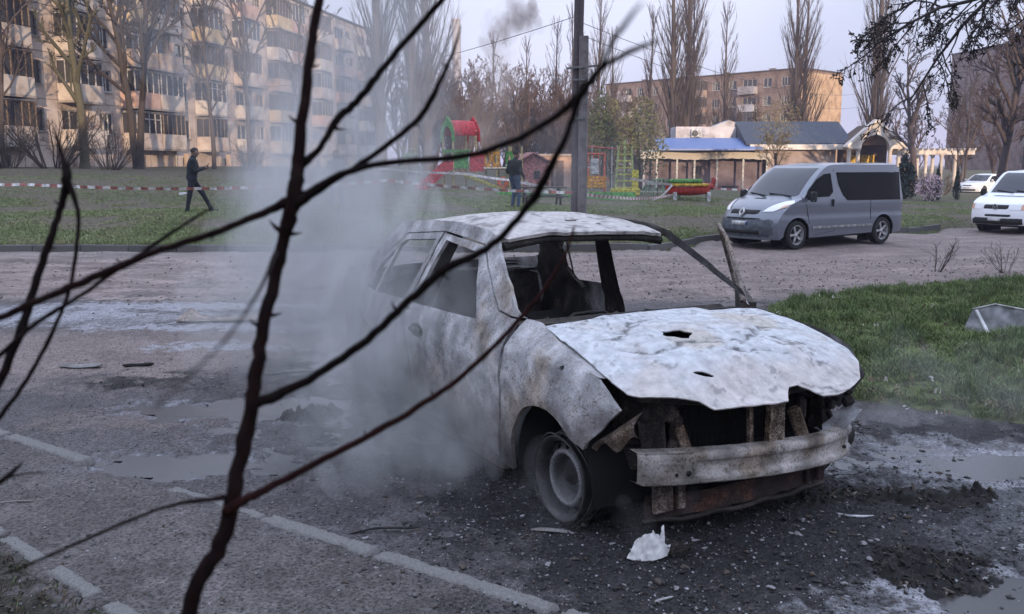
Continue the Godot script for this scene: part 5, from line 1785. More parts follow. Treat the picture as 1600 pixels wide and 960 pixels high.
	var pink := bush("pink blossoming bush right of the grey van", 1.5, 1.3, Color(0.16, 0.11, 0.10), 16, "", Color(0.55, 0.42, 0.47, 1.0))
	put(pink, 21.2, 47.5)
	put(copy_of(low, Vector3.ZERO, 0, 1, "low brown hedge bush behind the white car", ""), 27.5, 60.0, 2.5, 0.6)
	put(copy_of(low, Vector3.ZERO, 0, 1, "low brown hedge bush between the cypresses and the white car", ""), 25.0, 58.0, 0.5, 0.55)

	# the near tree whose limbs hang into the top right corner
	var near := thing("overhanging_tree", "near tree whose dark drooping budding limbs hang into the top right corner", "tree")
	var nm := MB.new()
	nm.col = Color(0.06, 0.048, 0.043)
	limb(nm, Vector3(9.4, -0.3, -12.5), Vector3(-0.1, 1, 0.05), 9.5, 0.34, 0.2, 8, 10, 0.04, 0.02)
	part("trunk", nm, M.bark, near)
	nm = MB.new()
	nm.tint = func(p: Vector3) -> Color: return Color(0.05, 0.04, 0.036) * (1.0 + 0.5 * fine.get_noise_3d(p.x, p.y, p.z))
	for q in [[Vector3(9.2, 3.6, -12.5), Vector3(6.4, 4.5, -12.2), Vector3(4.6, 3.25, -12.0), 0.06], [Vector3(9.2, 5.0, -12.5), Vector3(6.9, 5.4, -12.8), Vector3(5.35, 2.6, -12.8), 0.07], [Vector3(9.2, 4.4, -12.4), Vector3(7.4, 5.0, -11.8), Vector3(6.6, 2.9, -11.6), 0.05], [Vector3(9.2, 5.6, -12.3), Vector3(8.0, 5.2, -11.2), Vector3(7.2, 2.35, -11.0), 0.05], [Vector3(9.2, 4.6, -12.6), Vector3(6.2, 4.9, -13.4), Vector3(5.0, 3.5, -13.6), 0.05], [Vector3(9.2, 3.2, -12.4), Vector3(8.0, 3.6, -12.1), Vector3(7.0, 2.6, -12.0), 0.05]]:
		var pts := PackedVector3Array()
		var rad := PackedFloat32Array()
		for k in 11:
			var t := k / 10.0
			var a: Vector3 = (q[0] as Vector3).lerp(q[1], t)
			pts.append(a.lerp((q[1] as Vector3).lerp(q[2], t), t) + rand_dir() * 0.05)
			rad.append(lerpf(q[3], 0.011, t))
		nm.tube(pts, rad, 6, false)
		grow(nm, pts, 2.4, 0.03, 3, {"kids": [0, 7, 8, 17], "spread": 48.0, "ratio": 0.42, "wobble": 0.24, "lift": -0.09, "thin": 0.0055, "from": 0.35})
	var tips := nm.v.duplicate()
	for k in 2600:                                          # swelling buds along the twigs
		var p: Vector3 = tips[rng.randi() % tips.size()]
		if p.x > 8.4: continue
		var u := rand_dir() * 0.02
		nm.lathe(V([0.0, 0.0, 0.012, 0.012, 0.009, 0.03, 0.0, 0.042]), 4, Transform3D(Basis(Quaternion(Vector3.UP, (u.normalized() + Vector3.DOWN * 0.4).normalized())), p))
	part("limbs", nm, M.bark, near)

# ---- vehicles -----------------------------------------------------------------------------------------------
# Axes: x towards the nose, y up, z to the right; origin on the ground between the axles.
class Shell:
	var front := []          # nose profile in the middle plane, bumper to roof edge: [x, y, corner setback]
	var half := 0.95         # half width at the waist
	var waist := 1.1
	var lean := 0.17         # how much the glasshouse leans in, per metre
	var top := 1.95
	var taper_from := 1.6
	var taper := 0.25
	var rear := -2.3

	func s(x: float, y: float) -> float:
		var z := half - maxf(0.0, y - waist) * lean - maxf(0.0, 0.55 - y) * 0.08
		z -= maxf(0.0, x - taper_from) ** 2 * taper
		z -= maxf(0.0, rear + 0.35 - x) ** 2 * 0.3
		return z - 0.015 * exp(-((y - waist + 0.28) / 0.05) ** 2)

	func f(u: float, v: float) -> Vector3:   # u 0..1 bumper to roof, v -1..1 across
		var k := clampf(u, 0.0, 1.0) * (front.size() - 1)
		var i := mini(int(k), front.size() - 2)
		var t := k - i
		var q := []
		for j in 3:
			var p0: float = front[maxi(i - 1, 0)][j]
			var p1: float = front[i][j]
			var p2: float = front[i + 1][j]
			var p3: float = front[mini(i + 2, front.size() - 1)][j]
			q.append(0.5 * (2.0 * p1 + (p2 - p0) * t + (2.0 * p0 - 5.0 * p1 + 4.0 * p2 - p3) * t * t + (3.0 * p1 - p0 - 3.0 * p2 + p3) * t * t * t) if i < front.size() - 2 else lerpf(p1, p2, t))
		var x: float = q[0] - q[2]
		return Vector3(q[0] - q[2] * pow(absf(v), 2.6), q[1], v * s(x, q[1]))

func patch_on(mb: MB, sh: Shell, u0: float, u1: float, v0: float, v1: float, lift: float, nu := 6, nv := 10) -> void:
	mb.grid(func(a: float, b: float) -> Vector3:
		var u := lerpf(u0, u1, a)
		var v := lerpf(v0, v1, b)
		var p := sh.f(u, v)
		var n := (sh.f(u + 0.01, v) - p).cross(sh.f(u, v + 0.01) - p).normalized()
		if n.x < 0: n = -n
		var edge := minf(minf(a, 1.0 - a), minf(b, 1.0 - b))
		return p + n * (lift if edge > 0.001 else -0.004), nu, nv, true)

func shaped(mb: MB, sh: Shell, outline: PackedVector2Array, lift: float) -> void:   # an outline in (v, u) laid on the nose
	mb.sheet(outline, [], func(q: Vector2) -> Vector3:
		var p := sh.f(q.y, q.x)
		var n := (sh.f(q.y + 0.01, q.x) - p).cross(sh.f(q.y, q.x + 0.01) - p).normalized()
		return p + (n if n.x > 0 else -n) * lift, 0.05, 0.0)

func road_wheel(o: Node3D, at: Vector3, r: float, side: float, spokes := 5, rim_col := Color(0.5, 0.5, 0.51)) -> void:
	var w := Node3D.new()
	w.name = "wheel"
	o.add_child(w, true)
	w.position = at
	var ax := Transform3D(Basis(Vector3(1, 0, 0), Vector3(0, 0, side), Vector3(0, -side, 0)), Vector3.ZERO)
	var mb := MB.new()
	mb.lathe(V([r * 0.66, -0.10, r * 0.9, -0.11, r * 0.98, -0.09, r, -0.04, r, 0.06, r * 0.97, 0.10, r * 0.88, 0.115, r * 0.66, 0.10]), 28, ax)
	part("tyre", mb, M.rubber, w)
	mb = MB.new()
	mb.col = rim_col
	mb.lathe(V([r * 0.66, 0.105, r * 0.69, 0.108, r * 0.66, 0.09, r * 0.60, 0.03, r * 0.60, -0.08]), 28, ax)
	for k in spokes:
		var a := TAU * k / spokes
		mb.box(ax * Vector3(cos(a) * r * 0.36, 0.075, sin(a) * r * 0.36), Vector3(r * 0.56, r * 0.17, 0.03), Basis(ax.basis * Basis(Vector3.UP, -a) * Basis(Vector3(1, 0, 0), PI / 2)), 0.008)
	mb.lathe(V([r * 0.17, 0.06, r * 0.15, 0.092, 0.0, 0.094]), 14, ax)
	part("rim", mb, M.metal, w)
	mb = MB.new()
	mb.col = g(0.02)
	mb.lathe(V([r * 0.62, 0.02, 0.0, 0.02]), 20, ax)
	part("brake", mb, M.plain, w)

func vehicle(o: Node3D, sh: Shell, spec: Dictionary) -> void:
	var paint: Material = spec.paint
	var side: PackedVector2Array = spec.side
	for s in [1.0, -1.0]:
		var on := func(lift: float) -> Callable:
			return func(p: Vector2) -> Vector3: return Vector3(p.x, p.y, s * (sh.s(p.x, p.y) + lift))
		var mb := MB.new()
		mb.col = spec.col
		mb.sheet(side, [], on.call(0.0), 0.07, 0.0)
		part("body_side", mb, paint, o)
		for q in spec.windows:
			mb = MB.new()
			mb.sheet(q, [], on.call(0.006), 0.08, 0.0)
			var w := part("window", mb, M.van_glass, o)
			mb = MB.new()
			mb.col = g(0.012)
			for k in q.size():                                 # the rubber seal
				var a: Vector2 = q[k]
				var b: Vector2 = q[(k + 1) % q.size()]
				mb.bar(on.call(0.004).call(a), on.call(0.004).call(b), 0.022)
			part("seal", mb, M.rubber, w)
		mb = MB.new()
		mb.col = (spec.col as Color) * 0.28
		for q in spec.seams:
			for k in q.size() - 1:
				mb.bar(on.call(0.0).call(q[k]), on.call(0.0).call(q[k + 1]), 0.010)
		part("door_seam", mb, M.plain, o)
		mb = MB.new()
		mb.col = g(0.02)
		for h in spec.handles:
			mb.box(on.call(0.02).call(h), Vector3(0.045 if spec.get("upright", false) else 0.16, 0.17 if spec.get("upright", false) else 0.035, 0.05), Basis(), 0.012)
		part("handle", mb, M.plain, o)
		if spec.has("strip"):
			mb = MB.new()
			mb.col = spec.strip[4]
			for k in 12:
				var a := lerpf(spec.strip[0], spec.strip[1], k / 12.0)
				var b := lerpf(spec.strip[0], spec.strip[1], (k + 1) / 12.0)
				mb.bar(on.call(0.008).call(Vector2(a, spec.strip[2])), on.call(0.008).call(Vector2(b, spec.strip[2])), 0.03, spec.strip[3])
			part("side_moulding", mb, M.plain, o)
		for cx in spec.axles:
			mb = MB.new()
			mb.col = g(0.008)
			mb.grid(func(u: float, v: float) -> Vector3:
				var a := deg_to_rad(lerpf(-15.0, 195.0, u))
				var r: float = spec.arch * 0.99
				return Vector3(cx + cos(a) * r, spec.wheel + sin(a) * r, s * lerpf(sh.half - 0.03, sh.half - 0.4, v)), 16, 2)
			mb.box(Vector3(cx, spec.wheel + 0.1, s * (sh.half - 0.42)), Vector3(spec.arch * 2.0, spec.arch * 1.8, 0.02))
			part("wheel_well", mb, M.plain, o)
			road_wheel(o, Vector3(cx, spec.wheel, s * (sh.half - 0.125)), spec.wheel, s, spec.get("spokes", 5), spec.get("rim", Color(0.5, 0.5, 0.51)))
		# mirror
		mb = MB.new()
		mb.col = spec.get("mirror", g(0.02))
		var m: Vector2 = spec.mirror_at
		mb.box(Vector3(m.x, m.y, s * (sh.s(m.x, m.y) + 0.16)), Vector3(0.12, 0.24, 0.17), Basis.from_euler(Vector3(0, 0.2 * s, 0)), 0.035)
		mb.bar(Vector3(m.x, m.y - 0.06, s * sh.s(m.x, m.y)), Vector3(m.x, m.y - 0.04, s * (sh.s(m.x, m.y) + 0.12)), 0.05)
		part("mirror", mb, M.plain, o)
		mb = MB.new()
		mb.col = Color(0.75, 0.76, 0.78)
		var lamp: PackedVector2Array = spec.headlight
		if s < 0:
			var turned := PackedVector2Array()
			for p in lamp: turned.append(Vector2(-p.x, p.y))
			lamp = turned
		shaped(mb, sh, lamp, 0.012)
		var hl := part("headlight", mb, M.lamp_glass, o)
		mb = MB.new()
		mb.col = spec.get("indicator", Color(0.6, 0.32, 0.2))
		var ind: PackedVector2Array = spec.indicator_at
		if s < 0:
			var turned := PackedVector2Array()
			for p in ind: turned.append(Vector2(-p.x, p.y))
			ind = turned
		shaped(mb, sh, ind, 0.016)
		part("indicator", mb, M.lamp_glass, hl)
	var mb := MB.new()
	mb.col = spec.col
	mb.grid(func(a: float, b: float) -> Vector3: return sh.f(a, b * 2.0 - 1.0), 40, 24, true)
	part("nose", mb, paint, o)
	var edge: Array = sh.front[-1]
	mb = MB.new()
	mb.col = spec.col
	mb.grid(func(a: float, b: float) -> Vector3:              # roof
		var x := lerpf(edge[0] - edge[2], spec.roof_to, a)
		var v := b * 2.0 - 1.0
		var y := lerpf(edge[1], sh.top, smoothstep(0.0, 0.3, a))
		if spec.has("roof_drop"): y -= spec.roof_drop * a * a
		return Vector3(x + (edge[2] * (1.0 - absf(v) ** 2.6) if a == 0 else 0.0), y + 0.05 * (1.0 - absf(v) ** 4.0) * smoothstep(0.0, 0.15, a), v * sh.s(x, y)), 20, 12, true)
	part("roof", mb, paint, o)
	mb = MB.new()
	mb.col = spec.col
	var back: PackedVector2Array = spec.back
	mb.grid(func(a: float, b: float) -> Vector3:
		var k := a * (back.size() - 1)
		var p := back[int(k)].lerp(back[mini(int(k) + 1, back.size() - 1)], k - int(k))
		return Vector3(p.x, p.y, (b * 2.0 - 1.0) * sh.s(p.x, p.y)), 12, 6)
	part("tail", mb, paint, o)
	mb = MB.new()
	mb.col = g(0.012)
	mb.box(Vector3((sh.front[0][0] + sh.rear) / 2, 0.33, 0), Vector3(sh.front[0][0] - sh.rear - 0.6, 0.2, sh.half * 1.5))
	part("underbody", mb, M.plain, o)
	var gl: Array = spec.screen
	mb = MB.new()
	patch_on(mb, sh, gl[0], gl[1], -gl[2], gl[2], 0.008, 14, 16)
	var ws := part("windscreen", mb, M.screen_glass, o)
	mb = MB.new()
	mb.col = g(0.015)
	for v in [[-0.75, -0.1], [-0.05, 0.62]]:
		var a := sh.f(gl[0] + 0.004, v[0])
		var b := sh.f(gl[0] + 0.03, v[1])
		mb.bar(a + Vector3(0.02, 0.02, 0), b + Vector3(0.02, 0.02, 0), 0.025)
	part("wiper", mb, M.plain, ws)
	for q in spec.patches:                                   # [name, u0, u1, v0, v1, lift, colour]
		mb = MB.new()
		mb.col = q[6]
		patch_on(mb, sh, q[1], q[2], q[3], q[4], q[5], 4, 10)
		part(q[0], mb, M.plain, o)

func vehicles() -> void:
	var vg := mat("van_glass", Color(0.004, 0.004, 0.006), 0.1)
	vg.vertex_color_use_as_albedo = false
	vg.metallic_specular = 0.22
	var sg := mat("screen_glass", Color(0.02, 0.022, 0.034), 0.05)
	sg.vertex_color_use_as_albedo = false
	sg.metallic_specular = 0.55
	var lg := mat("lamp_glass", g(1), 0.12)
	lg.clearcoat_enabled = true
	lg.clearcoat = 0.8
	var gp := mat("grey_paint", g(1), 0.3, null, 1.0, null, 0.0, 0.35)
	gp.clearcoat_enabled = true
	gp.clearcoat = 0.7
	gp.clearcoat_roughness = 0.08
	var wp := mat("white_paint", g(1), 0.35)
	wp.clearcoat_enabled = true
	wp.clearcoat = 0.5
	wp.clearcoat_roughness = 0.1

	var turn := deg_to_rad(212.2)
	var grey_col := Color(0.15, 0.165, 0.20)
	var sh := Shell.new()
	sh.front = [[2.40, 0.24, 0.34], [2.46, 0.42, 0.33], [2.46, 0.62, 0.32], [2.38, 0.80, 0.34], [2.22, 0.98, 0.36], [1.95, 1.11, 0.34], [1.66, 1.20, 0.30], [1.34, 1.44, 0.22], [1.02, 1.68, 0.16], [0.72, 1.86, 0.13], [0.52, 1.93, 0.10]]
	var side := V([-2.33, 0.30, -1.98, 0.28])
	side.append_array(arch(-1.55, 0.335, 0.41, 184, -4, 14))
	side.append_array(V([1.12, 0.26]))
	side.append_array(arch(1.55, 0.335, 0.41, 184, -4, 14))
	for k in 41:
		var p := sh.f(k / 40.0, 1.0)
		if p.x > 1.97 or k > 4: side.append(Vector2(p.x, p.y))
	side.append_array(V([0.2, 1.95, -2.10, 1.95, -2.26, 1.86, -2.33, 1.0]))
	var o := thing("van", "grey passenger van with black side windows parked by the far kerb", "van", Vector3(7.40, terrain(7.4, 22.6) - 0.02, -23.06), turn)
	vehicle(o, sh, {"paint": gp, "col": grey_col, "side": side, "wheel": 0.335, "arch": 0.41, "axles": [1.55, -1.55], "upright": true,
		"windows": [V([1.32, 1.20, 1.18, 1.38, 0.88, 1.60, 0.62, 1.72, 0.40, 1.74, 0.36, 1.32, 0.50, 1.22]), V([0.16, 1.76, 0.12, 1.50, -0.02, 1.24, -0.16, 1.12, -2.16, 1.10, -2.20, 1.76])],
		"seams": [[Vector2(0.27, 1.84), Vector2(0.25, 0.40), Vector2(0.95, 0.32)], [Vector2(1.45, 1.22), Vector2(1.28, 1.0), Vector2(1.16, 0.6)], [Vector2(-1.02, 1.10), Vector2(-1.05, 0.62)]],
		"handles": [Vector2(0.38, 1.06)], "strip": [1.05, -1.10, 0.50, 0.05, g(0.35)],
		"mirror_at": Vector2(1.22, 1.22), "roof_to": -2.12, "back": V([-2.12, 1.95, -2.26, 1.86, -2.33, 1.0, -2.33, 0.3]),
		"headlight": V([0.56, 0.34, 0.78, 0.345, 0.97, 0.40, 1.0, 0.47, 0.93, 0.52, 0.80, 0.495, 0.66, 0.42]), "indicator_at": V([0.84, 0.365, 0.96, 0.40, 0.985, 0.445, 0.90, 0.42]),
		"screen": [0.60, 0.93, 0.90],
		"patches": [["bumper", 0.02, 0.27, -0.98, 0.98, 0.02, Color(0.10, 0.115, 0.14)], ["grille", 0.305, 0.365, -0.50, 0.50, 0.022, g(0.012)], ["air_intake", 0.06, 0.13, -0.72, 0.72, 0.026, g(0.01)], ["number_plate", 0.165, 0.225, -0.29, 0.29, 0.04, g(0.62)], ["plate_band", 0.168, 0.222, -0.285, -0.245, 0.044, Color(0.03, 0.08, 0.3)], ["vent", 0.555, 0.575, -0.12, 0.22, 0.01, g(0.01)], ["upper_slot", 0.245, 0.262, -0.6, 0.6, 0.024, g(0.012)]]})
	var mb := MB.new()                                        # the diamond on its grille
	mb.col = g(0.75)
	var at := sh.f(0.335, 0.0) + Vector3(0.05, 0, 0)
	var bz := Basis(Vector3(0, 0, -1), Vector3(-0.45, 0.9, 0).normalized(), Vector3(0.9, 0.45, 0).normalized())
	for k in 4:
		var p := [Vector3(0, 0.105, 0), Vector3(0.07, 0, 0), Vector3(0, -0.105, 0), Vector3(-0.07, 0, 0)]
		mb.bar(at + bz * p[k], at + bz * p[(k + 1) % 4], 0.032, 0.03, bz.z)
	part("emblem", mb, M.metal, o, "bright diamond emblem")

	sh = Shell.new()
	sh.half = 0.92
	sh.waist = 1.15
	sh.top = 1.92
	sh.rear = -2.4
	sh.lean = 0.19
	sh.front = [[2.28, 0.30, 0.16], [2.34, 0.45, 0.16], [2.33, 0.70, 0.16], [2.26, 0.92, 0.18], [2.10, 1.02, 0.18], [1.80, 1.12, 0.16], [1.48, 1.20, 0.14], [1.20, 1.46, 0.12], [0.95, 1.70, 0.10], [0.72, 1.86, 0.08], [0.5, 1.91, 0.07]]
	side = V([-2.4, 0.35, -1.9, 0.33])
	side.append_array(arch(-1.46, 0.32, 0.38, 182, -2, 12))
	side.append_array(V([1.08, 0.32]))
	side.append_array(arch(1.46, 0.32, 0.38, 182, -2, 12))
	for k in 41:
		var p := sh.f(k / 40.0, 1.0)
		if p.x > 1.86 or k > 4: side.append(Vector2(p.x, p.y))
	side.append_array(V([0.2, 1.92, -2.2, 1.92, -2.36, 1.8, -2.4, 1.0]))
	o = thing("van", "white older van with black bumper half cut by the right edge of the photo", "van", Vector3(16.75, terrain(15.5, 29.0) - 0.02, -29.75), turn)
	vehicle(o, sh, {"paint": wp, "col": Color(0.78, 0.79, 0.82), "side": side, "wheel": 0.32, "arch": 0.38, "axles": [1.46, -1.46],
		"windows": [V([1.22, 1.22, 0.98, 1.50, 0.70, 1.74, 0.36, 1.76, 0.34, 1.18]), V([0.20, 1.76, 0.18, 1.16, -0.9, 1.16, -0.9, 1.76]), V([-1.0, 1.76, -1.0, 1.16, -2.2, 1.16, -2.16, 1.74])],
		"seams": [[Vector2(0.27, 1.84), Vector2(0.27, 0.40)], [Vector2(1.32, 1.15), Vector2(1.2, 0.7)]], "handles": [Vector2(0.42, 1.02)], "mirror_at": Vector2(1.22, 1.25), "rim": g(0.25),
		"roof_to": -2.2, "back": V([-2.2, 1.92, -2.36, 1.8, -2.4, 1.0, -2.4, 0.35]),
		"headlight": V([0.50, 0.225, 0.86, 0.225, 0.86, 0.30, 0.50, 0.30]), "indicator_at": V([0.87, 0.225, 0.98, 0.225, 0.98, 0.30, 0.87, 0.30]),
		"screen": [0.615, 0.93, 0.90],
		"patches": [["bumper", 0.0, 0.13, -0.99, 0.99, 0.03, g(0.02)], ["grille", 0.228, 0.298, -0.48, 0.48, 0.014, g(0.02)], ["number_plate", 0.075, 0.125, -0.27, 0.27, 0.045, g(0.62)], ["air_intake", 0.14, 0.17, -0.6, 0.4, 0.012, g(0.02)], ["vent", 0.545, 0.57, -0.6, 0.6, 0.01, g(0.05)]]})
	mb = MB.new()
	mb.col = g(0.35)
	at = sh.f(0.262, 0.0) + Vector3(0.03, 0, 0)
	mb.lathe(V([0.085, 0.0, 0.085, 0.012, 0.07, 0.016, 0.07, 0.0]), 20, Transform3D(Basis(Vector3.UP, Vector3(1, 0, 0), Vector3(0, 0, 1)), at))
	for q in [[-0.05, 0.05, 0.0, -0.055], [0.0, -0.055, 0.05, 0.05]]:
		mb.bar(at + Vector3(0.01, q[1], q[0]), at + Vector3(0.01, q[3], q[2]), 0.014)
	part("emblem", mb, M.metal, o, "round emblem")

	sh = Shell.new()
	sh.half = 0.88
	sh.waist = 0.92
	sh.top = 1.45
	sh.rear = -2.1
	sh.lean = 0.32
	sh.front = [[2.08, 0.22, 0.22], [2.14, 0.40, 0.22], [2.12, 0.60, 0.22], [2.02, 0.74, 0.24], [1.60, 0.86, 0.2], [1.10, 0.93, 0.16], [0.85, 1.05, 0.12], [0.55, 1.24, 0.10], [0.25, 1.38, 0.08], [0.1, 1.42, 0.07]]
	side = V([-2.1, 0.3, -1.7, 0.25])
	side.append_array(arch(-1.3, 0.31, 0.35, 182, -2, 12))
	side.append_array(V([0.98, 0.22]))
	side.append_array(arch(1.33, 0.31, 0.35, 182, -2, 12))
	for k in 41:
		var p := sh.f(k / 40.0, 1.0)
		if p.x > 1.7 or k > 6: side.append(Vector2(p.x, p.y))
	side.append_array(V([-0.6, 1.45, -1.3, 1.38, -1.85, 1.05, -2.1, 0.95]))
	o = thing("car", "white car with dark windscreen parked far behind the white van", "car", Vector3(34.6, terrain(34.0, 68.0), -68.6), turn)
	vehicle(o, sh, {"paint": wp, "col": Color(0.75, 0.78, 0.83), "side": side, "wheel": 0.31, "arch": 0.35, "axles": [1.33, -1.3],
		"windows": [V([0.72, 0.97, 0.30, 1.30, -0.30, 1.36, -0.36, 0.96]), V([-0.46, 0.96, -0.40, 1.36, -1.05, 1.33, -1.4, 1.05, -1.4, 0.98])],
		"seams": [[Vector2(-0.4, 0.9), Vector2(-0.42, 0.35)], [Vector2(0.75, 0.9), Vector2(0.72, 0.35)]], "handles": [Vector2(-0.2, 0.82), Vector2(-1.15, 0.84)], "mirror_at": Vector2(0.66, 1.0), "mirror": Color(0.7, 0.72, 0.76),
		"roof_to": -1.3, "roof_drop": 0.06, "back": V([-1.3, 1.38, -1.85, 1.05, -2.1, 0.95, -2.1, 0.3]),
		"headlight": V([0.50, 0.26, 0.95, 0.28, 0.98, 0.33, 0.60, 0.33]), "indicator_at": V([0.86, 0.27, 0.96, 0.285, 0.97, 0.31, 0.88, 0.30]),
		"screen": [0.60, 0.96, 0.90],
		"patches": [["grille", 0.24, 0.31, -0.42, 0.42, 0.012, g(0.02)], ["air_intake", 0.04, 0.12, -0.8, 0.8, 0.012, g(0.02)], ["number_plate", 0.14, 0.185, -0.27, 0.27, 0.02, g(0.6)]]})

# ---- people: one smooth skin over a skeleton of tapered bones ------------------------------------------------
class Field:
	var cell := 0.02
	var lo := Vector3.ZERO
	var dim := Vector3i.ZERO
	var d := PackedFloat32Array()
	var near := PackedFloat32Array()
	var who := PackedInt32Array()

	func _init(a: Vector3, b: Vector3, c: float) -> void:
		cell = c
		lo = a
		dim = Vector3i(((b - a) / c).ceil()) + Vector3i.ONE
		d.resize(dim.x * dim.y * dim.z)
		d.fill(0.3)
		near.resize(d.size())
		near.fill(9.0)
		who.resize(d.size())

	func bone(a: Vector3, b: Vector3, ra: float, rb: float, color: int, soft := 0.03) -> void:
		var m := maxf(ra, rb) + soft + cell * 2.0
		var p := Vector3i(((a.min(b) - Vector3.ONE * m - lo) / cell).floor()).clamp(Vector3i.ZERO, dim - Vector3i.ONE)
		var q := Vector3i(((a.max(b) + Vector3.ONE * m - lo) / cell).ceil()).clamp(Vector3i.ZERO, dim - Vector3i.ONE)
		var ab := b - a
		var l := maxf(ab.length_squared(), 1e-8)
		for z in range(p.z, q.z + 1):
			for y in range(p.y, q.y + 1):
				for x in range(p.x, q.x + 1):
					var w := lo + Vector3(x, y, z) * cell
					var t := clampf((w - a).dot(ab) / l, 0.0, 1.0)
					var e := w.distance_to(a + ab * t) - lerpf(ra, rb, t)
					var k := (z * dim.y + y) * dim.x + x
					if e < near[k]:
						near[k] = e
						who[k] = color
					var h := maxf(soft - absf(d[k] - e), 0.0) / soft
					d[k] = minf(d[k], e) - h * h * soft * 0.25

	func skin(mb: MB, colors: Array, x := Transform3D()) -> void:   # surface nets
		var id := {}
		mb.smooth()
		var sx := 1
		var sy := dim.x
		var sz := dim.x * dim.y
		for z in dim.z - 1:
			for y in dim.y - 1:
				for i in dim.x - 1:
					var k := z * sz + y * sy + i
					var s := 0
					var sum := Vector3.ZERO
					var n := 0
					if d[k] > 0.1: continue
					var c := [d[k], d[k + 1], d[k + sy], d[k + sy + 1], d[k + sz], d[k + sz + 1], d[k + sz + sy], d[k + sz + sy + 1]]
					for e in 8:
						if c[e] < 0: s += 1
					if s == 0 or s == 8: continue
					for e in [[0, 1], [2, 3], [4, 5], [6, 7], [0, 2], [1, 3], [4, 6], [5, 7], [0, 4], [1, 5], [2, 6], [3, 7]]:
						var a: float = c[e[0]]
						var b: float = c[e[1]]
						if (a < 0) != (b < 0):
							var t := a / (a - b)
							sum += Vector3(e[0] & 1, (e[0] >> 1) & 1, e[0] >> 2).lerp(Vector3(e[1] & 1, (e[1] >> 1) & 1, e[1] >> 2), t)
							n += 1
					mb.col = colors[who[k]]
					id[k] = mb.put(x * (lo + (Vector3(i, y, z) + sum / n) * cell))
		for k in id.keys():
			var a := d[k] < 0
			if a != (d[k + sx] < 0): face(mb, id, k, sy, sz, a)
			if a != (d[k + sy] < 0): face(mb, id, k, sz, sx, a)
			if a != (d[k + sz] < 0): face(mb, id, k, sx, sy, a)
		mb.smooth_end()

	func face(mb: MB, id: Dictionary, k: int, u: int, w: int, a: bool) -> void:
		if not (id.has(k - u) and id.has(k - w) and id.has(k - u - w)): return
		var q := [id[k], id[k - u], id[k - u - w], id[k - w]]
		if a: mb.ix.append_array(PackedInt32Array([q[0], q[1], q[2], q[0], q[2], q[3]]))
		else: mb.ix.append_array(PackedInt32Array([q[0], q[2], q[1], q[0], q[3], q[2]]))

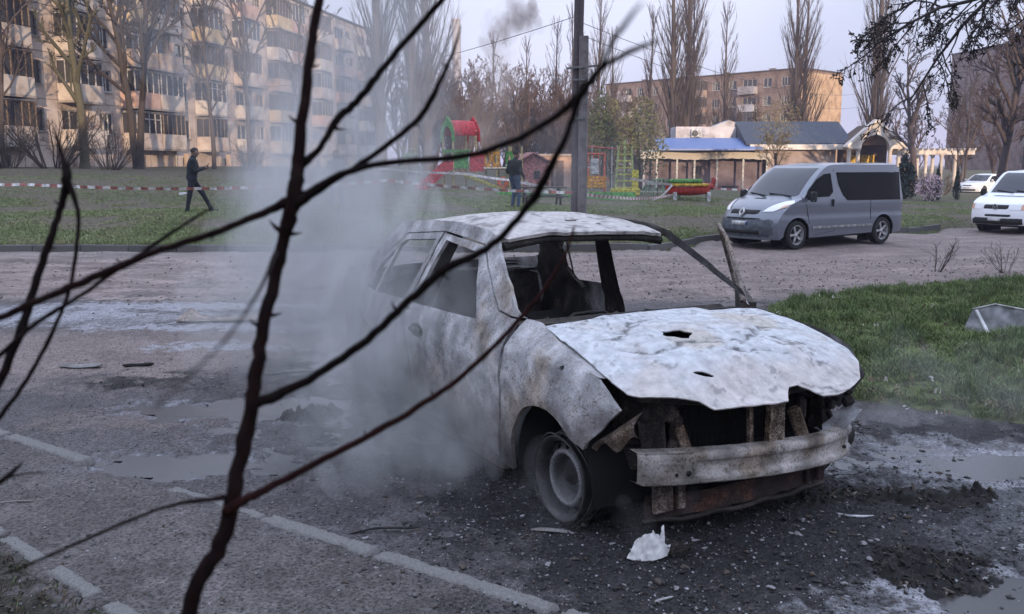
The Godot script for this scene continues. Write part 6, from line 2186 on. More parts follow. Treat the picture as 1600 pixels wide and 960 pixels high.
# Skeleton faces +x; joints given by name. Colours: 0 skin, 1 jacket, 2 trousers, 3 shoes, 4 lining or sleeve.
func person(label: String, J: Dictionary, cols: Array, grip: float) -> Node3D:
	var t := thing("person", label, "person")
	var f := Field.new(Vector3(-0.75, -0.02, -0.5), Vector3(0.75, 1.66, 0.5), 0.021)
	var pel: Vector3 = J.pelvis
	var chest: Vector3 = J.chest
	var neck: Vector3 = J.neck
	for s in ["l", "r"]:
		var z := 0.085 if s == "r" else -0.085
		var hip := pel + Vector3(0, -0.02, z)
		f.bone(pel + Vector3(-0.01, 0.02, z * 0.7), hip, 0.115, 0.105, 2, 0.05)
		f.bone(hip, J["knee_" + s], 0.098, 0.066, 2, 0.04)
		f.bone(J["knee_" + s], J["ankle_" + s], 0.066, 0.05, 2, 0.03)
		f.bone(J["ankle_" + s] + Vector3(-0.03, -0.04, 0), J["toe_" + s], 0.045, 0.035, 3, 0.02)
		var sho := chest + Vector3(0, 0.13, z * 2.1)
		f.bone(chest + Vector3(0, 0.12, z * 0.8), sho, 0.085, 0.075, 1, 0.06)
		f.bone(sho, J["elbow_" + s], 0.068, 0.052, 1, 0.03)
		f.bone(J["elbow_" + s], J["wrist_" + s], 0.052, 0.04, 4, 0.02)
	f.bone(pel + Vector3(0, 0.05, 0.035), chest + Vector3(0, 0, 0.05), 0.125, 0.135, 1, 0.07)
	f.bone(pel + Vector3(0, 0.05, -0.035), chest + Vector3(0, 0, -0.05), 0.125, 0.135, 1, 0.07)
	f.bone(chest, chest + Vector3(0, 0.12, 0), 0.13, 0.11, 1, 0.07)
	f.bone(chest + Vector3(0, 0.15, 0), neck, 0.075, 0.07, 1, 0.04)
	f.bone(neck, J.head + Vector3(-0.02, -0.07, 0), 0.056, 0.054, 0, 0.03)
	var mb := MB.new()
	f.skin(mb, cols)
	# head, on a finer grid
	var look: Basis = Basis(Vector3.UP, J.get("turn", 0.0)) * Basis(Vector3(0, 0, 1), J.get("nod", 0.0))
	var hd := Field.new(Vector3(-0.14, -0.17, -0.12), Vector3(0.15, 0.14, 0.12), 0.0075)
	hd.bone(Vector3(-0.02, 0.02, 0), Vector3(0.018, 0.012, 0), 0.088, 0.083, 0, 0.02)
	hd.bone(Vector3(0.045, -0.045, 0.022), Vector3(0.062, -0.088, 0.008), 0.045, 0.032, 0, 0.03)
	hd.bone(Vector3(0.045, -0.045, -0.022), Vector3(0.062, -0.088, -0.008), 0.045, 0.032, 0, 0.03)
	hd.bone(Vector3(-0.02, -0.06, 0), Vector3(-0.025, -0.14, 0), 0.055, 0.054, 0, 0.03)
	hd.bone(Vector3(0.098, 0.005, 0), Vector3(0.118, -0.032, 0), 0.010, 0.014, 0, 0.015)
	hd.bone(Vector3(0.096, -0.062, 0.014), Vector3(0.096, -0.062, -0.014), 0.009, 0.009, 0, 0.006)
	for z in [-1.0, 1.0]:
		hd.bone(Vector3(0.088, 0.016, z * 0.032), Vector3(0.086, 0.012, z * 0.045), 0.013, 0.011, 0, 0.006)
		hd.bone(Vector3(0.0, -0.005, z * 0.085), Vector3(0.004, -0.04, z * 0.083), 0.018, 0.012, 0, 0.008)
	hd.skin(mb, cols, Transform3D(look, J.head))
	for s in ["l", "r"]:
		hand(mb, cols[0], J["wrist_" + s], J["elbow_" + s], 1.0 if s == "r" else -1.0, grip if s == J.get("holds", "") else 0.5)
	part("body", mb, M.cloth, t)
	mb = MB.new()
	mb.tint = func(p: Vector3) -> Color: return (cols[5] as Color) * (1.0 + 0.4 * fine.get_noise_3d(p.x * 20.0, p.y * 20.0, p.z * 20.0))
	mb.grid(func(u: float, v: float) -> Vector3:
		var a := u * TAU
		var h := lerpf(PI * 0.5, -0.35 if cos(a) < 0.25 else 0.55, v)
		return J.head + look * (Vector3(cos(a) * cos(h) * 0.108 - 0.004, sin(h) * 0.102 + 0.02, sin(a) * cos(h) * 0.094) * (1.0 + 0.02 * sin(u * 70.0))), 24, 8, true)
	part("hair", mb, M.cloth, t)
	return t

func hand(mb: MB, col: Color, wrist: Vector3, elbow: Vector3, s: float, curl: float) -> void:
	var f := Field.new(Vector3(-0.06, -0.06, -0.055), Vector3(0.05, 0.22, 0.06), 0.0055)
	f.bone(Vector3(0, -0.02, 0), Vector3(0, 0.02, 0), 0.027, 0.026, 0, 0.015)
	for k in 4:
		var z := (k - 1.5) * 0.02
		f.bone(Vector3(0, 0.015, z * 0.6), Vector3(0, 0.082, z), 0.017, 0.0125, 0, 0.015)
		var p := Vector3(0, 0.085, z)
		var a := 0.25 * curl
		for j in 3:
			var l: float = [0.04, 0.026, 0.02][j] * [0.92, 1.05, 1.0, 0.8][k]
			a += [0.5, 0.8, 0.6][j] * curl * (1.0 + 0.12 * k)
			var q := p + Vector3(sin(a), cos(a), 0) * l
			f.bone(p, q, 0.0095 - j * 0.0008, 0.0088 - j * 0.0008, 0, 0.004)
			p = q
	f.bone(Vector3(0.0, 0.02, 0.02 * s), Vector3(0.016, 0.055, 0.045 * s), 0.015, 0.0115, 0, 0.01)
	f.bone(Vector3(0.016, 0.055, 0.045 * s), Vector3(0.032, 0.082, 0.046 * s), 0.0105, 0.009, 0, 0.004)
	var y := (wrist - elbow).normalized()
	var x := Vector3(0.4, 0, -s).slide(y).normalized()
	f.skin(mb, [col], Transform3D(Basis(x, y, x.cross(y)), wrist + y * 0.02))

func people() -> void:
	var skin := Color(0.42, 0.27, 0.21)
	var p := person("person in dark clothes striding across the lawn with a phone held up, behind striped tape", {"pelvis": Vector3(0, 0.94, 0), "chest": Vector3(0.04, 1.26, 0), "neck": Vector3(0.06, 1.49, 0), "head": Vector3(0.10, 1.63, 0), "nod": -0.25,
		"knee_r": Vector3(-0.08, 0.50, 0.09), "ankle_r": Vector3(-0.16, 0.09, 0.08), "toe_r": Vector3(-0.01, 0.03, 0.09), "knee_l": Vector3(0.26, 0.54, -0.09), "ankle_l": Vector3(0.46, 0.12, -0.09), "toe_l": Vector3(0.62, 0.08, -0.10),
		"elbow_r": Vector3(0.10, 1.13, 0.26), "wrist_r": Vector3(0.32, 1.22, 0.16), "elbow_l": Vector3(0.10, 1.12, -0.25), "wrist_l": Vector3(0.32, 1.20, -0.12), "holds": "r"},
		[skin, Color(0.022, 0.028, 0.038), Color(0.035, 0.04, 0.055), g(0.02), Color(0.05, 0.05, 0.06), Color(0.03, 0.025, 0.022)], 0.9)
	var mb := MB.new()
	mb.col = g(0.02)
	mb.box(Vector3(0.42, 1.27, 0.12), Vector3(0.012, 0.15, 0.075), Basis.from_euler(Vector3(0, 0, -0.3)), 0.004)
	var ph := solo("phone", mb, M.plain, "dark phone held up by the person striding on the lawn", "phone")
	var a := Vector3(-8.55, terrain(-8.55, 25.0) + 0.10, -25.0)
	p.position = a
	p.rotation.y = 0.35
	ph.position = a
	ph.rotation.y = 0.35
	p = person("person in a dark jacket and blue jeans standing before the playground with the back turned", {"pelvis": Vector3(-0.02, 0.93, 0), "chest": Vector3(-0.02, 1.25, 0), "neck": Vector3(0.01, 1.48, 0), "head": Vector3(0.045, 1.62, 0), "nod": -0.15, "turn": -0.3,
		"knee_r": Vector3(0.04, 0.50, 0.11), "ankle_r": Vector3(-0.02, 0.09, 0.13), "toe_r": Vector3(0.14, 0.03, 0.16), "knee_l": Vector3(0.07, 0.50, -0.09), "ankle_l": Vector3(-0.01, 0.09, -0.11), "toe_l": Vector3(0.15, 0.03, -0.13),
		"elbow_r": Vector3(-0.08, 1.12, 0.27), "wrist_r": Vector3(0.10, 0.96, 0.24), "elbow_l": Vector3(-0.06, 1.12, -0.26), "wrist_l": Vector3(0.14, 0.98, -0.2)},
		[skin, Color(0.035, 0.04, 0.04), Color(0.10, 0.15, 0.25), g(0.03), Color(0.04, 0.045, 0.045), Color(0.035, 0.028, 0.025)], 0.5)
	put(p, 0.1, 28.0, 0.9).position.y += 0.10
	p = person("person in pale jeans and a light jacket half lost in the smoke", {"pelvis": Vector3(0, 0.93, 0), "chest": Vector3(-0.01, 1.25, 0), "neck": Vector3(0.02, 1.48, 0), "head": Vector3(0.05, 1.62, 0), "turn": 0.4,
		"knee_r": Vector3(0.07, 0.50, 0.14), "ankle_r": Vector3(0.03, 0.09, 0.19), "toe_r": Vector3(0.19, 0.03, 0.23), "knee_l": Vector3(0.03, 0.50, -0.12), "ankle_l": Vector3(-0.04, 0.09, -0.16), "toe_l": Vector3(0.12, 0.03, -0.19),
		"elbow_r": Vector3(-0.05, 1.12, 0.28), "wrist_r": Vector3(0.14, 0.95, 0.25), "elbow_l": Vector3(-0.02, 1.12, -0.27), "wrist_l": Vector3(0.17, 1.0, -0.2)},
		[skin, Color(0.30, 0.29, 0.28), Color(0.17, 0.23, 0.34), g(0.06), Color(0.3, 0.29, 0.28), Color(0.06, 0.045, 0.035)], 0.5)
	put(p, -5.25, 28.0, -1.3).position.y += 0.10

# ---- playground, pole, tape ----------------------------------------------------------------------------------
func post(o: Node3D, a: Vector3, b: Vector3, r: float, col: Color, called := "post") -> void:
	var mb := MB.new()
	mb.col = col
	mb.tube(PackedVector3Array([a, b]), PackedFloat32Array([r, r]), 8)
	part(called, mb, M.plain, o)

func playground() -> void:
	var yel := Color(0.66, 0.55, 0.28)
	var red := Color(0.62, 0.035, 0.045)
	var gre := Color(0.08, 0.34, 0.055)
	var ora := Color(0.78, 0.34, 0.02)
	var o := put(thing("play_tower", "play tower with red barrel roof, green arch, red slide and orange railings", "play tower"), -2.55, 45.0, 0.5)
	for x in [-0.55, 0.65, 1.75]:
		for z in [-0.55, 0.55]:
			post(o, Vector3(x, -0.1, z), Vector3(x, 2.95 if x < 1.0 else 2.15, z), 0.055, yel)
	for x in [2.45, 3.15]:
		for z in [-0.55, 0.55]:
			post(o, Vector3(x, -0.1, z), Vector3(x, 2.2, z), 0.05, yel)
	var mb := MB.new()
	mb.col = Color(0.25, 0.17, 0.10)
	mb.box(Vector3(0.05, 1.12, 0), Vector3(1.3, 0.08, 1.2))
	mb.box(Vector3(1.9, 1.12, 0), Vector3(2.6, 0.08, 1.2))
	part("deck", mb, M.plain, o)
	mb = MB.new()
	mb.col = red
	mb.grid(func(u: float, v: float) -> Vector3:
		var a := lerpf(0.0, PI, u)
		return Vector3(lerpf(-0.5, 0.72, v), 2.72 + sin(a) * 0.68, cos(a) * 0.62), 16, 2)
	mb.grid(func(u: float, v: float) -> Vector3:
		var a := lerpf(0.0, PI, u)
		return Vector3(lerpf(-0.5, 0.72, v), 2.68 + sin(a) * 0.66, cos(a) * 0.60), 16, 2, true)
	part("roof", mb, M.plain, o, "red barrel roof")
	for x in [-0.58, 0.76]:
		mb = MB.new()
		mb.col = gre if x < 0 else red
		var ring := V([-0.74, 2.4, -0.72, 2.9, -0.42, 3.3, 0.0, 3.58, 0.42, 3.3, 0.72, 2.9, 0.74, 2.4, 0.54, 2.4, 0.48, 2.8, 0.28, 3.0, 0.0, 3.15, -0.28, 3.0, -0.48, 2.8, -0.54, 2.4])
		mb.prism(ring, 0.06, Transform3D(Basis(Vector3(0, 0, 1), Vector3.UP, Vector3(-1, 0, 0)), Vector3(x, 0, 0)))
		part("arch", mb, M.plain, o)
	mb = MB.new()
	mb.col = gre
	mb.box(Vector3(-0.15, 1.5, 0.58), Vector3(0.75, 0.72, 0.05), Basis(), 0.01)
	mb.box(Vector3(-0.58, 1.95, 0.0), Vector3(0.05, 0.16, 1.2))
	mb.box(Vector3(-0.1, 1.96, 0.58), Vector3(0.9, 0.12, 0.05))
	part("panel", mb, M.plain, o)
	mb = MB.new()
	mb.col = red
	mb.box(Vector3(0.68, 1.45, 0.61), Vector3(0.75, 0.9, 0.05), Basis(), 0.01)
	part("panel", mb, M.plain, o)
	for q in [[1.25, ora], [1.70, ora], [2.45, gre]]:
		mb = MB.new()
		mb.col = q[1]
		var rail := ring_hole(0, 0, 0.22, 0.36, 0, 16)
		mb.sheet(rail, [ring_hole(0, 0, 0.10, 0.24, 0, 12)], func(p: Vector2) -> Vector3: return Vector3(q[0] + p.x, 1.58 + p.y, 0.60), 0.1, 0.05)
		mb.box(Vector3(q[0], 1.92, 0.58), Vector3(0.5, 0.07, 0.05))
		mb.box(Vector3(q[0], 1.24, 0.58), Vector3(0.5, 0.07, 0.05))
		part("railing", mb, M.plain, o)
	mb = MB.new()                                             # slide towards the left
	mb.col = red
	var run := func(u: float) -> Vector3: return Vector3(lerpf(-0.6, -2.3, u), 1.2 - 0.95 * smoothstep(0.0, 0.95, u) - 0.05 * u, 0.35)
	mb.grid(func(u: float, v: float) -> Vector3: return run.call(u) + Vector3(0, 0.16 * absf(v * 2.0 - 1.0) ** 3, (v - 0.5) * 0.55), 20, 8)
	part("slide", mb, M.plain, o)
	for s in [-1.0, 1.0]:
		mb = MB.new()
		mb.col = red
		mb.grid(func(u: float, v: float) -> Vector3: return run.call(u) + Vector3(0, lerpf(-0.12, 0.32, v), s * 0.29), 20, 2)
		part("slide_side", mb, M.plain, o)
	post(o, Vector3(-2.2, 0, 0.1), Vector3(-2.2, 0.25, 0.1), 0.05, yel)
	post(o, Vector3(-1.3, 0, 0.1), Vector3(-1.3, 0.75, 0.1), 0.05, yel)
	mb = MB.new()                                             # sloping beam, arched handrail
	mb.col = Color(0.55, 0.5, 0.1)
	mb.bar(Vector3(-0.5, 0.95, 0.75), Vector3(2.0, 0.05, 0.95), 0.1)
	mb.bar(Vector3(-0.5, 0.95, 1.15), Vector3(2.0, 0.05, 1.35), 0.1)
	for k in 6: mb.bar(Vector3(-0.3 + k * 0.42, 0.86 - k * 0.15, 0.77 + k * 0.03), Vector3(-0.3 + k * 0.42, 0.86 - k * 0.15, 1.17 + k * 0.03), 0.06)
	part("climbing_ramp", mb, M.plain, o)
	mb = MB.new()
	mb.col = Color(0.7, 0.62, 0.5)
	mb.tube(PackedVector3Array([Vector3(1.0, 1.15, 0.62), Vector3(2.2, 1.15, 0.72), Vector3(2.9, 0.95, 0.85), Vector3(3.3, 0.4, 0.95), Vector3(3.45, 0.0, 1.0)]), PackedFloat32Array([0.05, 0.05, 0.05, 0.05, 0.05]), 7)
	part("handrail", mb, M.plain, o)
	mb = MB.new()
	mb.col = Color(0.7, 0.16, 0.06)
	mb.lathe(V([0.12, -0.04, 0.28, -0.05, 0.30, 0.0, 0.28, 0.05, 0.12, 0.04, 0.12, -0.04]), 18, Transform3D(Basis(Vector3(1, 0, 0), Vector3(0, 0, 1), Vector3(0, -1, 0)), Vector3(2.0, 0.45, 0.72)))
	part("steering_wheel", mb, M.plain, o)

	# smaller pieces of equipment
	o = put(thing("goal_frame", "thin green frame with a square panel left of the play tower", "climbing frame"), -5.0, 46.0)
	for x in [-0.35, 0.35]: post(o, Vector3(x, 0, 0), Vector3(x, 2.2 + 0.1 * x, 0), 0.03, Color(0.2, 0.35, 0.15))
	mb = MB.new()
	mb.col = Color(0.3, 0.4, 0.2)
	mb.box(Vector3(0, 1.75, 0.02), Vector3(0.6, 0.32, 0.04))
	mb.bar(Vector3(-0.4, 2.1, 0), Vector3(0.4, 2.1, 0), 0.05)
	part("panel", mb, M.plain, o)
	o = put(thing("garden_bench", "orange slatted garden seat with tall red back just right of the concrete pole", "bench"), 3.35, 41.0)
	for k in 4:
		mb = MB.new()
		mb.col = ora
		mb.box(Vector3(0, 0.52 + k * 0.13, 0.25), Vector3(1.5, 0.10, 0.05))
		part("slat", mb, M.plain, o)
	for x in [-0.7, 0.7]: post(o, Vector3(x, -0.1, 0), Vector3(x, 1.95, -0.1), 0.045, Color(0.66, 0.13, 0.08))
	for k in 5: post(o, Vector3(-0.45 + k * 0.22, 0.9, -0.05), Vector3(-0.45 + k * 0.22, 1.9, -0.1), 0.025, Color(0.66, 0.13, 0.08), "back_bar")
	post(o, Vector3(-0.75, 1.92, -0.1), Vector3(0.75, 1.92, -0.1), 0.04, Color(0.66, 0.13, 0.08), "top_bar")
	o = put(thing("green_edging", "bright green low board edging at the foot of the pole", "edging"), 2.0, 39.0)
	for k in 4:
		mb = MB.new()
		mb.col = Color(0.14, 0.48, 0.10)
		mb.box(Vector3(-1.9 + k * 1.45, 0.16, 0), Vector3(1.4, 0.34, 0.06))
		part("board", mb, M.plain, o)
	o = put(thing("climbing_arch", "tall yellow and lime climbing arch right of the orange seat", "climbing frame"), 5.15, 43.0)
	for x in [-0.4, 0.0, 0.45]: post(o, Vector3(x, -0.1, 0), Vector3(x * 0.7, 2.6 - absf(x) * 0.6, 0), 0.05, Color(0.42, 0.5, 0.2))
	for k in 6: post(o, Vector3(-0.38 + 0.02 * k, 0.45 + k * 0.3, 0), Vector3(0.42 - 0.02 * k, 0.45 + k * 0.3, 0), 0.03, Color(0.62, 0.58, 0.08), "rung")
	mb = MB.new()
	mb.col = Color(0.66, 0.58, 0.06)
	mb.box(Vector3(0.05, 0.25, 0.1), Vector3(1.35, 0.3, 0.3), Basis(), 0.03)
	mb.box(Vector3(0.5, 0.8, 0.05), Vector3(0.3, 0.9, 0.1), Basis(), 0.02)
	part("step", mb, M.plain, o)
	o = put(thing("swing", "slender pale swing frame with a red bar between the seat and the lime arch", "swing"), 4.5, 47.0)
	for x in [-0.5, 0.5]: post(o, Vector3(x, 0, 0), Vector3(x, 2.3, 0), 0.035, g(0.45))
	post(o, Vector3(-1.3, 2.35, 0), Vector3(0.9, 2.15, 0), 0.04, Color(0.5, 0.1, 0.1), "bar")
	post(o, Vector3(-0.1, 2.2, 0), Vector3(-0.1, 0.7, 0), 0.015, g(0.3), "chain")
	post(o, Vector3(0.3, 2.2, 0), Vector3(0.3, 0.7, 0), 0.015, g(0.3), "chain")
	mb = MB.new()
	mb.col = Color(0.5, 0.06, 0.05)
	mb.box(Vector3(0.1, 0.68, 0), Vector3(0.5, 0.06, 0.3))
	part("seat", mb, M.plain, o)
	o = put(thing("climbing_dome", "low green rope dome left of the red toy boat", "climbing frame"), 6.9, 43.5)
	for k in 6:
		var pts := PackedVector3Array()
		var rad := PackedFloat32Array()
		for i in 9:
			var a := PI * i / 8.0
			var b := PI * k / 6.0
			pts.append(Vector3(cos(a) * cos(b) * 0.95, sin(a) * 0.95, cos(a) * sin(b) * 0.95))
			rad.append(0.028)
		mb = MB.new()
		mb.col = Color(0.12, 0.26, 0.14)
		mb.tube(pts, rad, 5, false)
		part("hoop", mb, M.plain, o)
	for y in [0.35, 0.7]:
		var pts := PackedVector3Array()
		var rad := PackedFloat32Array()
		for i in 17:
			pts.append(Vector3(cos(TAU * i / 16.0), 0, sin(TAU * i / 16.0)) * sqrt(0.9 - y * y) + Vector3(0, y, 0))
			rad.append(0.025)
		mb = MB.new()
		mb.col = Color(0.55, 0.56, 0.5)
		mb.tube(pts, rad, 5, false)
		part("hoop", mb, M.plain, o)
	o = put(thing("toy_boat", "red toy boat on white legs with yellow rim and green cover", "toy boat"), 7.95, 42.0, 0.1)
	mb = MB.new()
	mb.col = Color(0.68, 0.06, 0.035)
	mb.grid(func(u: float, v: float) -> Vector3:
		var w := 0.42 * (1.0 - pow(absf(u * 2.0 - 1.0), 3.0) * 0.8)
		var a := lerpf(-1.45, 1.45, v)
		return Vector3(lerpf(-1.05, 0.95, u), 0.78 - cos(a) * 0.42 + 0.1 * absf(u * 2.0 - 1.0) ** 2, sin(a) * w), 16, 10)
	part("hull", mb, M.plain, o)
	mb = MB.new()
	mb.col = Color(0.72, 0.44, 0.04)
	mb.box(Vector3(-0.05, 0.84, 0.0), Vector3(1.7, 0.12, 0.86), Basis(), 0.03)
	part("rim", mb, M.plain, o)
	mb = MB.new()
	mb.col = Color(0.10, 0.30, 0.06)
	mb.box(Vector3(-0.15, 1.0, 0.0), Vector3(1.4, 0.2, 0.7), Basis(), 0.06)
	part("cover", mb, M.plain, o)
	for x in [-0.7, 0.85]:
		mb = MB.new()
		mb.col = g(0.7)
		mb.box(Vector3(x, 0.25, 0.25), Vector3(0.16, 0.55, 0.12), Basis(), 0.02)
		mb.box(Vector3(x, 0.02, 0.2), Vector3(0.6, 0.06, 0.5), Basis(), 0.02)
		part("leg", mb, M.plain, o)
	o = put(thing("spring_toy", "small red spring toy to the right of the toy boat", "toy"), 9.1, 43.5)
	mb = MB.new()
	mb.col = Color(0.5, 0.06, 0.05)
	mb.box(Vector3(0, 0.75, 0), Vector3(0.7, 0.3, 0.25), Basis(), 0.08)
	mb.box(Vector3(0.28, 1.0, 0), Vector3(0.2, 0.35, 0.2), Basis(), 0.07)
	part("body", mb, M.plain, o)
	var coil := PackedVector3Array()
	var cr := PackedFloat32Array()
	for k in 33:
		coil.append(Vector3(cos(k * 0.9) * 0.1, k * 0.02, sin(k * 0.9) * 0.1))
		cr.append(0.018)
	mb = MB.new()
	mb.col = g(0.05)
	mb.tube(coil, cr, 5)
	part("spring", mb, M.plain, o)
	o = put(thing("picnic_table", "dark picnic table with benches between the standing person and the pole", "table"), 1.05, 33.0, 0.1)
	for q in [[0.0, 0.74, 0.7], [-0.62, 0.44, 0.26], [0.62, 0.44, 0.26]]:
		for k in int(q[2] / 0.13):
			mb = MB.new()
			mb.col = Color(0.07, 0.045, 0.04)
			mb.box(Vector3(0, q[1], q[0] - q[2] / 2 + 0.065 + k * 0.13), Vector3(1.7, 0.045, 0.115))
			part("plank", mb, M.plain, o)
	for x in [-0.6, 0.6]:
		mb = MB.new()
		mb.col = Color(0.05, 0.035, 0.03)
		mb.bar(Vector3(x, 0, -0.6), Vector3(x, 0.72, -0.2), 0.07)
		mb.bar(Vector3(x, 0, 0.6), Vector3(x, 0.72, 0.2), 0.07)
		mb.bar(Vector3(x, 0.4, -0.72), Vector3(x, 0.4, 0.72), 0.07)
		part("trestle", mb, M.plain, o)
	# stray pale scraps on the lawn
	for q in [[9.1, 37.5, "white scrap lying on the lawn in front of the toy boat"], [10.9, 38.5, "white scrap lying on the lawn left of the grey van's nose"], [-11.0, 31.5, "white scrap lying on the bank left of the striding person"]]:
		mb = MB.new()
		mb.col = g(0.7)
		mb.grid(func(u: float, v: float) -> Vector3: return Vector3((u - 0.5) * 0.4, 0.12 + 0.07 * sin(u * 5.0 + v * 3.0), (v - 0.5) * 0.3), 6, 5)
		solo("scrap", mb, M.cloth, q[2], "litter", "", Vector3(q[0], terrain(q[0], q[1]) + 0.02, -q[1]))

func strip(mb: MB, pts: Array, width: float, stripe: float, a: Color, b: Color) -> void:   # a slack ribbon in stripes
	var walked := 0.0
	for k in pts.size() - 1:
		var p: Vector3 = pts[k]
		var q: Vector3 = pts[k + 1]
		var l := p.distance_to(q)
		var n := maxi(1, int(l / stripe))
		for i in n:
			var u := p.lerp(q, float(i) / n)
			var v := p.lerp(q, float(i + 1) / n)
			u.y -= sin(PI * i / n) * l * 0.012
			v.y -= sin(PI * (i + 1) / n) * l * 0.012
			mb.col = a if int(walked / stripe) % 2 == 0 else b
			var w := Vector3(0, width / 2, 0).rotated((v - u).normalized(), 0.35 * sin(walked * 0.8))
			mb.quad(u - w, u + w, v + w, v - w)
			walked += l / n

func pole_and_tape() -> void:
	var y := terrain(1.74, 24.0)
	var o := thing("utility_pole", "grey concrete utility pole with a dark timber strapped along its left side", "pole", Vector3(1.74, y, -24.0))
	var mb := MB.new()
	mb.tint = func(p: Vector3) -> Color: return Color(0.36, 0.335, 0.34) * (1.0 + 0.25 * mid.get_noise_2d(p.x * 4.0, p.y * 0.6))
	mb.prism(V([-0.10, -0.09, 0.10, -0.09, 0.12, 0.0, 0.09, 0.09, -0.09, 0.09, -0.12, 0.0]), 4.9, Transform3D(Basis(Vector3(1, 0, 0), Vector3(0, 0, 1), Vector3(0, -1, 0)), Vector3(0.06, 2.2, 0.05)))
	part("concrete_stub", mb, M.concrete, o)
	mb = MB.new()
	mb.tint = func(p: Vector3) -> Color: return Color(0.13, 0.105, 0.11) * (1.0 + 0.4 * mid.get_noise_2d(p.x * 6.0, p.y * 0.5))
	mb.tube(PackedVector3Array([Vector3(-0.10, 0.0, -0.1), Vector3(-0.08, 3.5, -0.1), Vector3(-0.05, 6.0, -0.08), Vector3(-0.02, 9.5, -0.05)]), PackedFloat32Array([0.125, 0.12, 0.125, 0.12]), 12)
	part("timber", mb, M.bark, o)
	mb = MB.new()
	mb.col = g(0.16)
	for yy in [3.55, 3.85, 2.6]:
		mb.lathe(V([0.19, 0.0, 0.205, 0.0, 0.205, 0.05, 0.19, 0.05, 0.19, 0.0]), 14, Transform3D(Basis(), Vector3(-0.02, yy, -0.02)))
	mb.bar(Vector3(-0.38, 3.86, 0.05), Vector3(0.42, 3.93, 0.05), 0.05)
	part("strap", mb, M.metal, o)
	mb = MB.new()
	mb.col = g(0.55)
	mb.box(Vector3(0.36, 1.42, 0.16), Vector3(0.20, 0.40, 0.10), Basis(), 0.02)
	mb.box(Vector3(0.24, 1.42, 0.12), Vector3(0.1, 0.05, 0.05))
	part("meter_box", mb, M.metal, o)
	for q in [[Vector3(1.72, y + 8.6, -24.0), Vector3(-30, 9.2, -70), Vector3(0, -1.2, 0)], [Vector3(1.76, y + 8.2, -24.0), Vector3(48, 11.5, -110), Vector3(0, -1.5, 0)], [Vector3(1.76, y + 7.6, -24.0), Vector3(48, 9.6, -110), Vector3(0, -1.5, 0)]]:
		mb = MB.new()
		mb.col = g(0.08)
		var pts := PackedVector3Array()
		var rad := PackedFloat32Array()
		for k in 17:
			var t := k / 16.0
			pts.append((q[0] as Vector3).lerp(q[1], t) + q[2] * 4.0 * t * (1.0 - t))
			rad.append(0.018)
		mb.tube(pts, rad, 4, false)
		part("wire", mb, M.plain, o)
	var red := Color(0.44, 0.15, 0.13)
	var white := Color(0.78, 0.76, 0.76)
	mb = MB.new()
	strip(mb, [Vector3(-19.0, 1.42, -24.6), Vector3(-12.6, 1.25, -24.3), Vector3(-6.0, 1.20, -24.0), Vector3(-3.2, 1.36, -24.0), Vector3(1.55, 1.05, -23.85)], 0.075, 0.20, white, red)
	solo("barrier_tape", mb, M.plain, "red and white barrier tape stretched across the left lawn to the pole", "tape")
	mb = MB.new()
	var pale := Color(0.72, 0.66, 0.66)
	strip(mb, [Vector3(-6.4, 1.62, -43.0), Vector3(-2.2, 1.35, -43.4), Vector3(0.0, 1.05, -43.0), Vector3(1.4, 0.85, -40.5), Vector3(2.2, 0.52, -40.0)], 0.11, 0.45, Color(0.80, 0.78, 0.78), pale)
	solo("barrier_tape", mb, M.plain, "pale tape slung loosely across the front of the play tower", "tape")
	mb = MB.new()
	strip(mb, [Vector3(1.9, 1.0, -23.9), Vector3(9.5, 0.62, -49.0), Vector3(13.8, 0.42, -50.0), Vector3(20.5, 0.45, -49.3)], 0.09, 0.3, white, red)
	solo("barrier_tape", mb, M.plain, "red and white barrier tape running from the pole past the cafe behind the grey van", "tape")
	mb = MB.new()
	strip(mb, [Vector3(3.0, 0.28, -39.2), Vector3(4.3, 0.14, -39.2), Vector3(5.6, 0.16, -39.4), Vector3(6.4, 0.42, -40.0), Vector3(7.1, 0.88, -41.4), Vector3(5.4, 1.14, -42.7)], 0.11, 0.45, Color(0.80, 0.78, 0.78), pale)
	solo("barrier_tape", mb, M.plain, "pale slack tape looping from the lime arch past the toy boat to the ground", "tape")

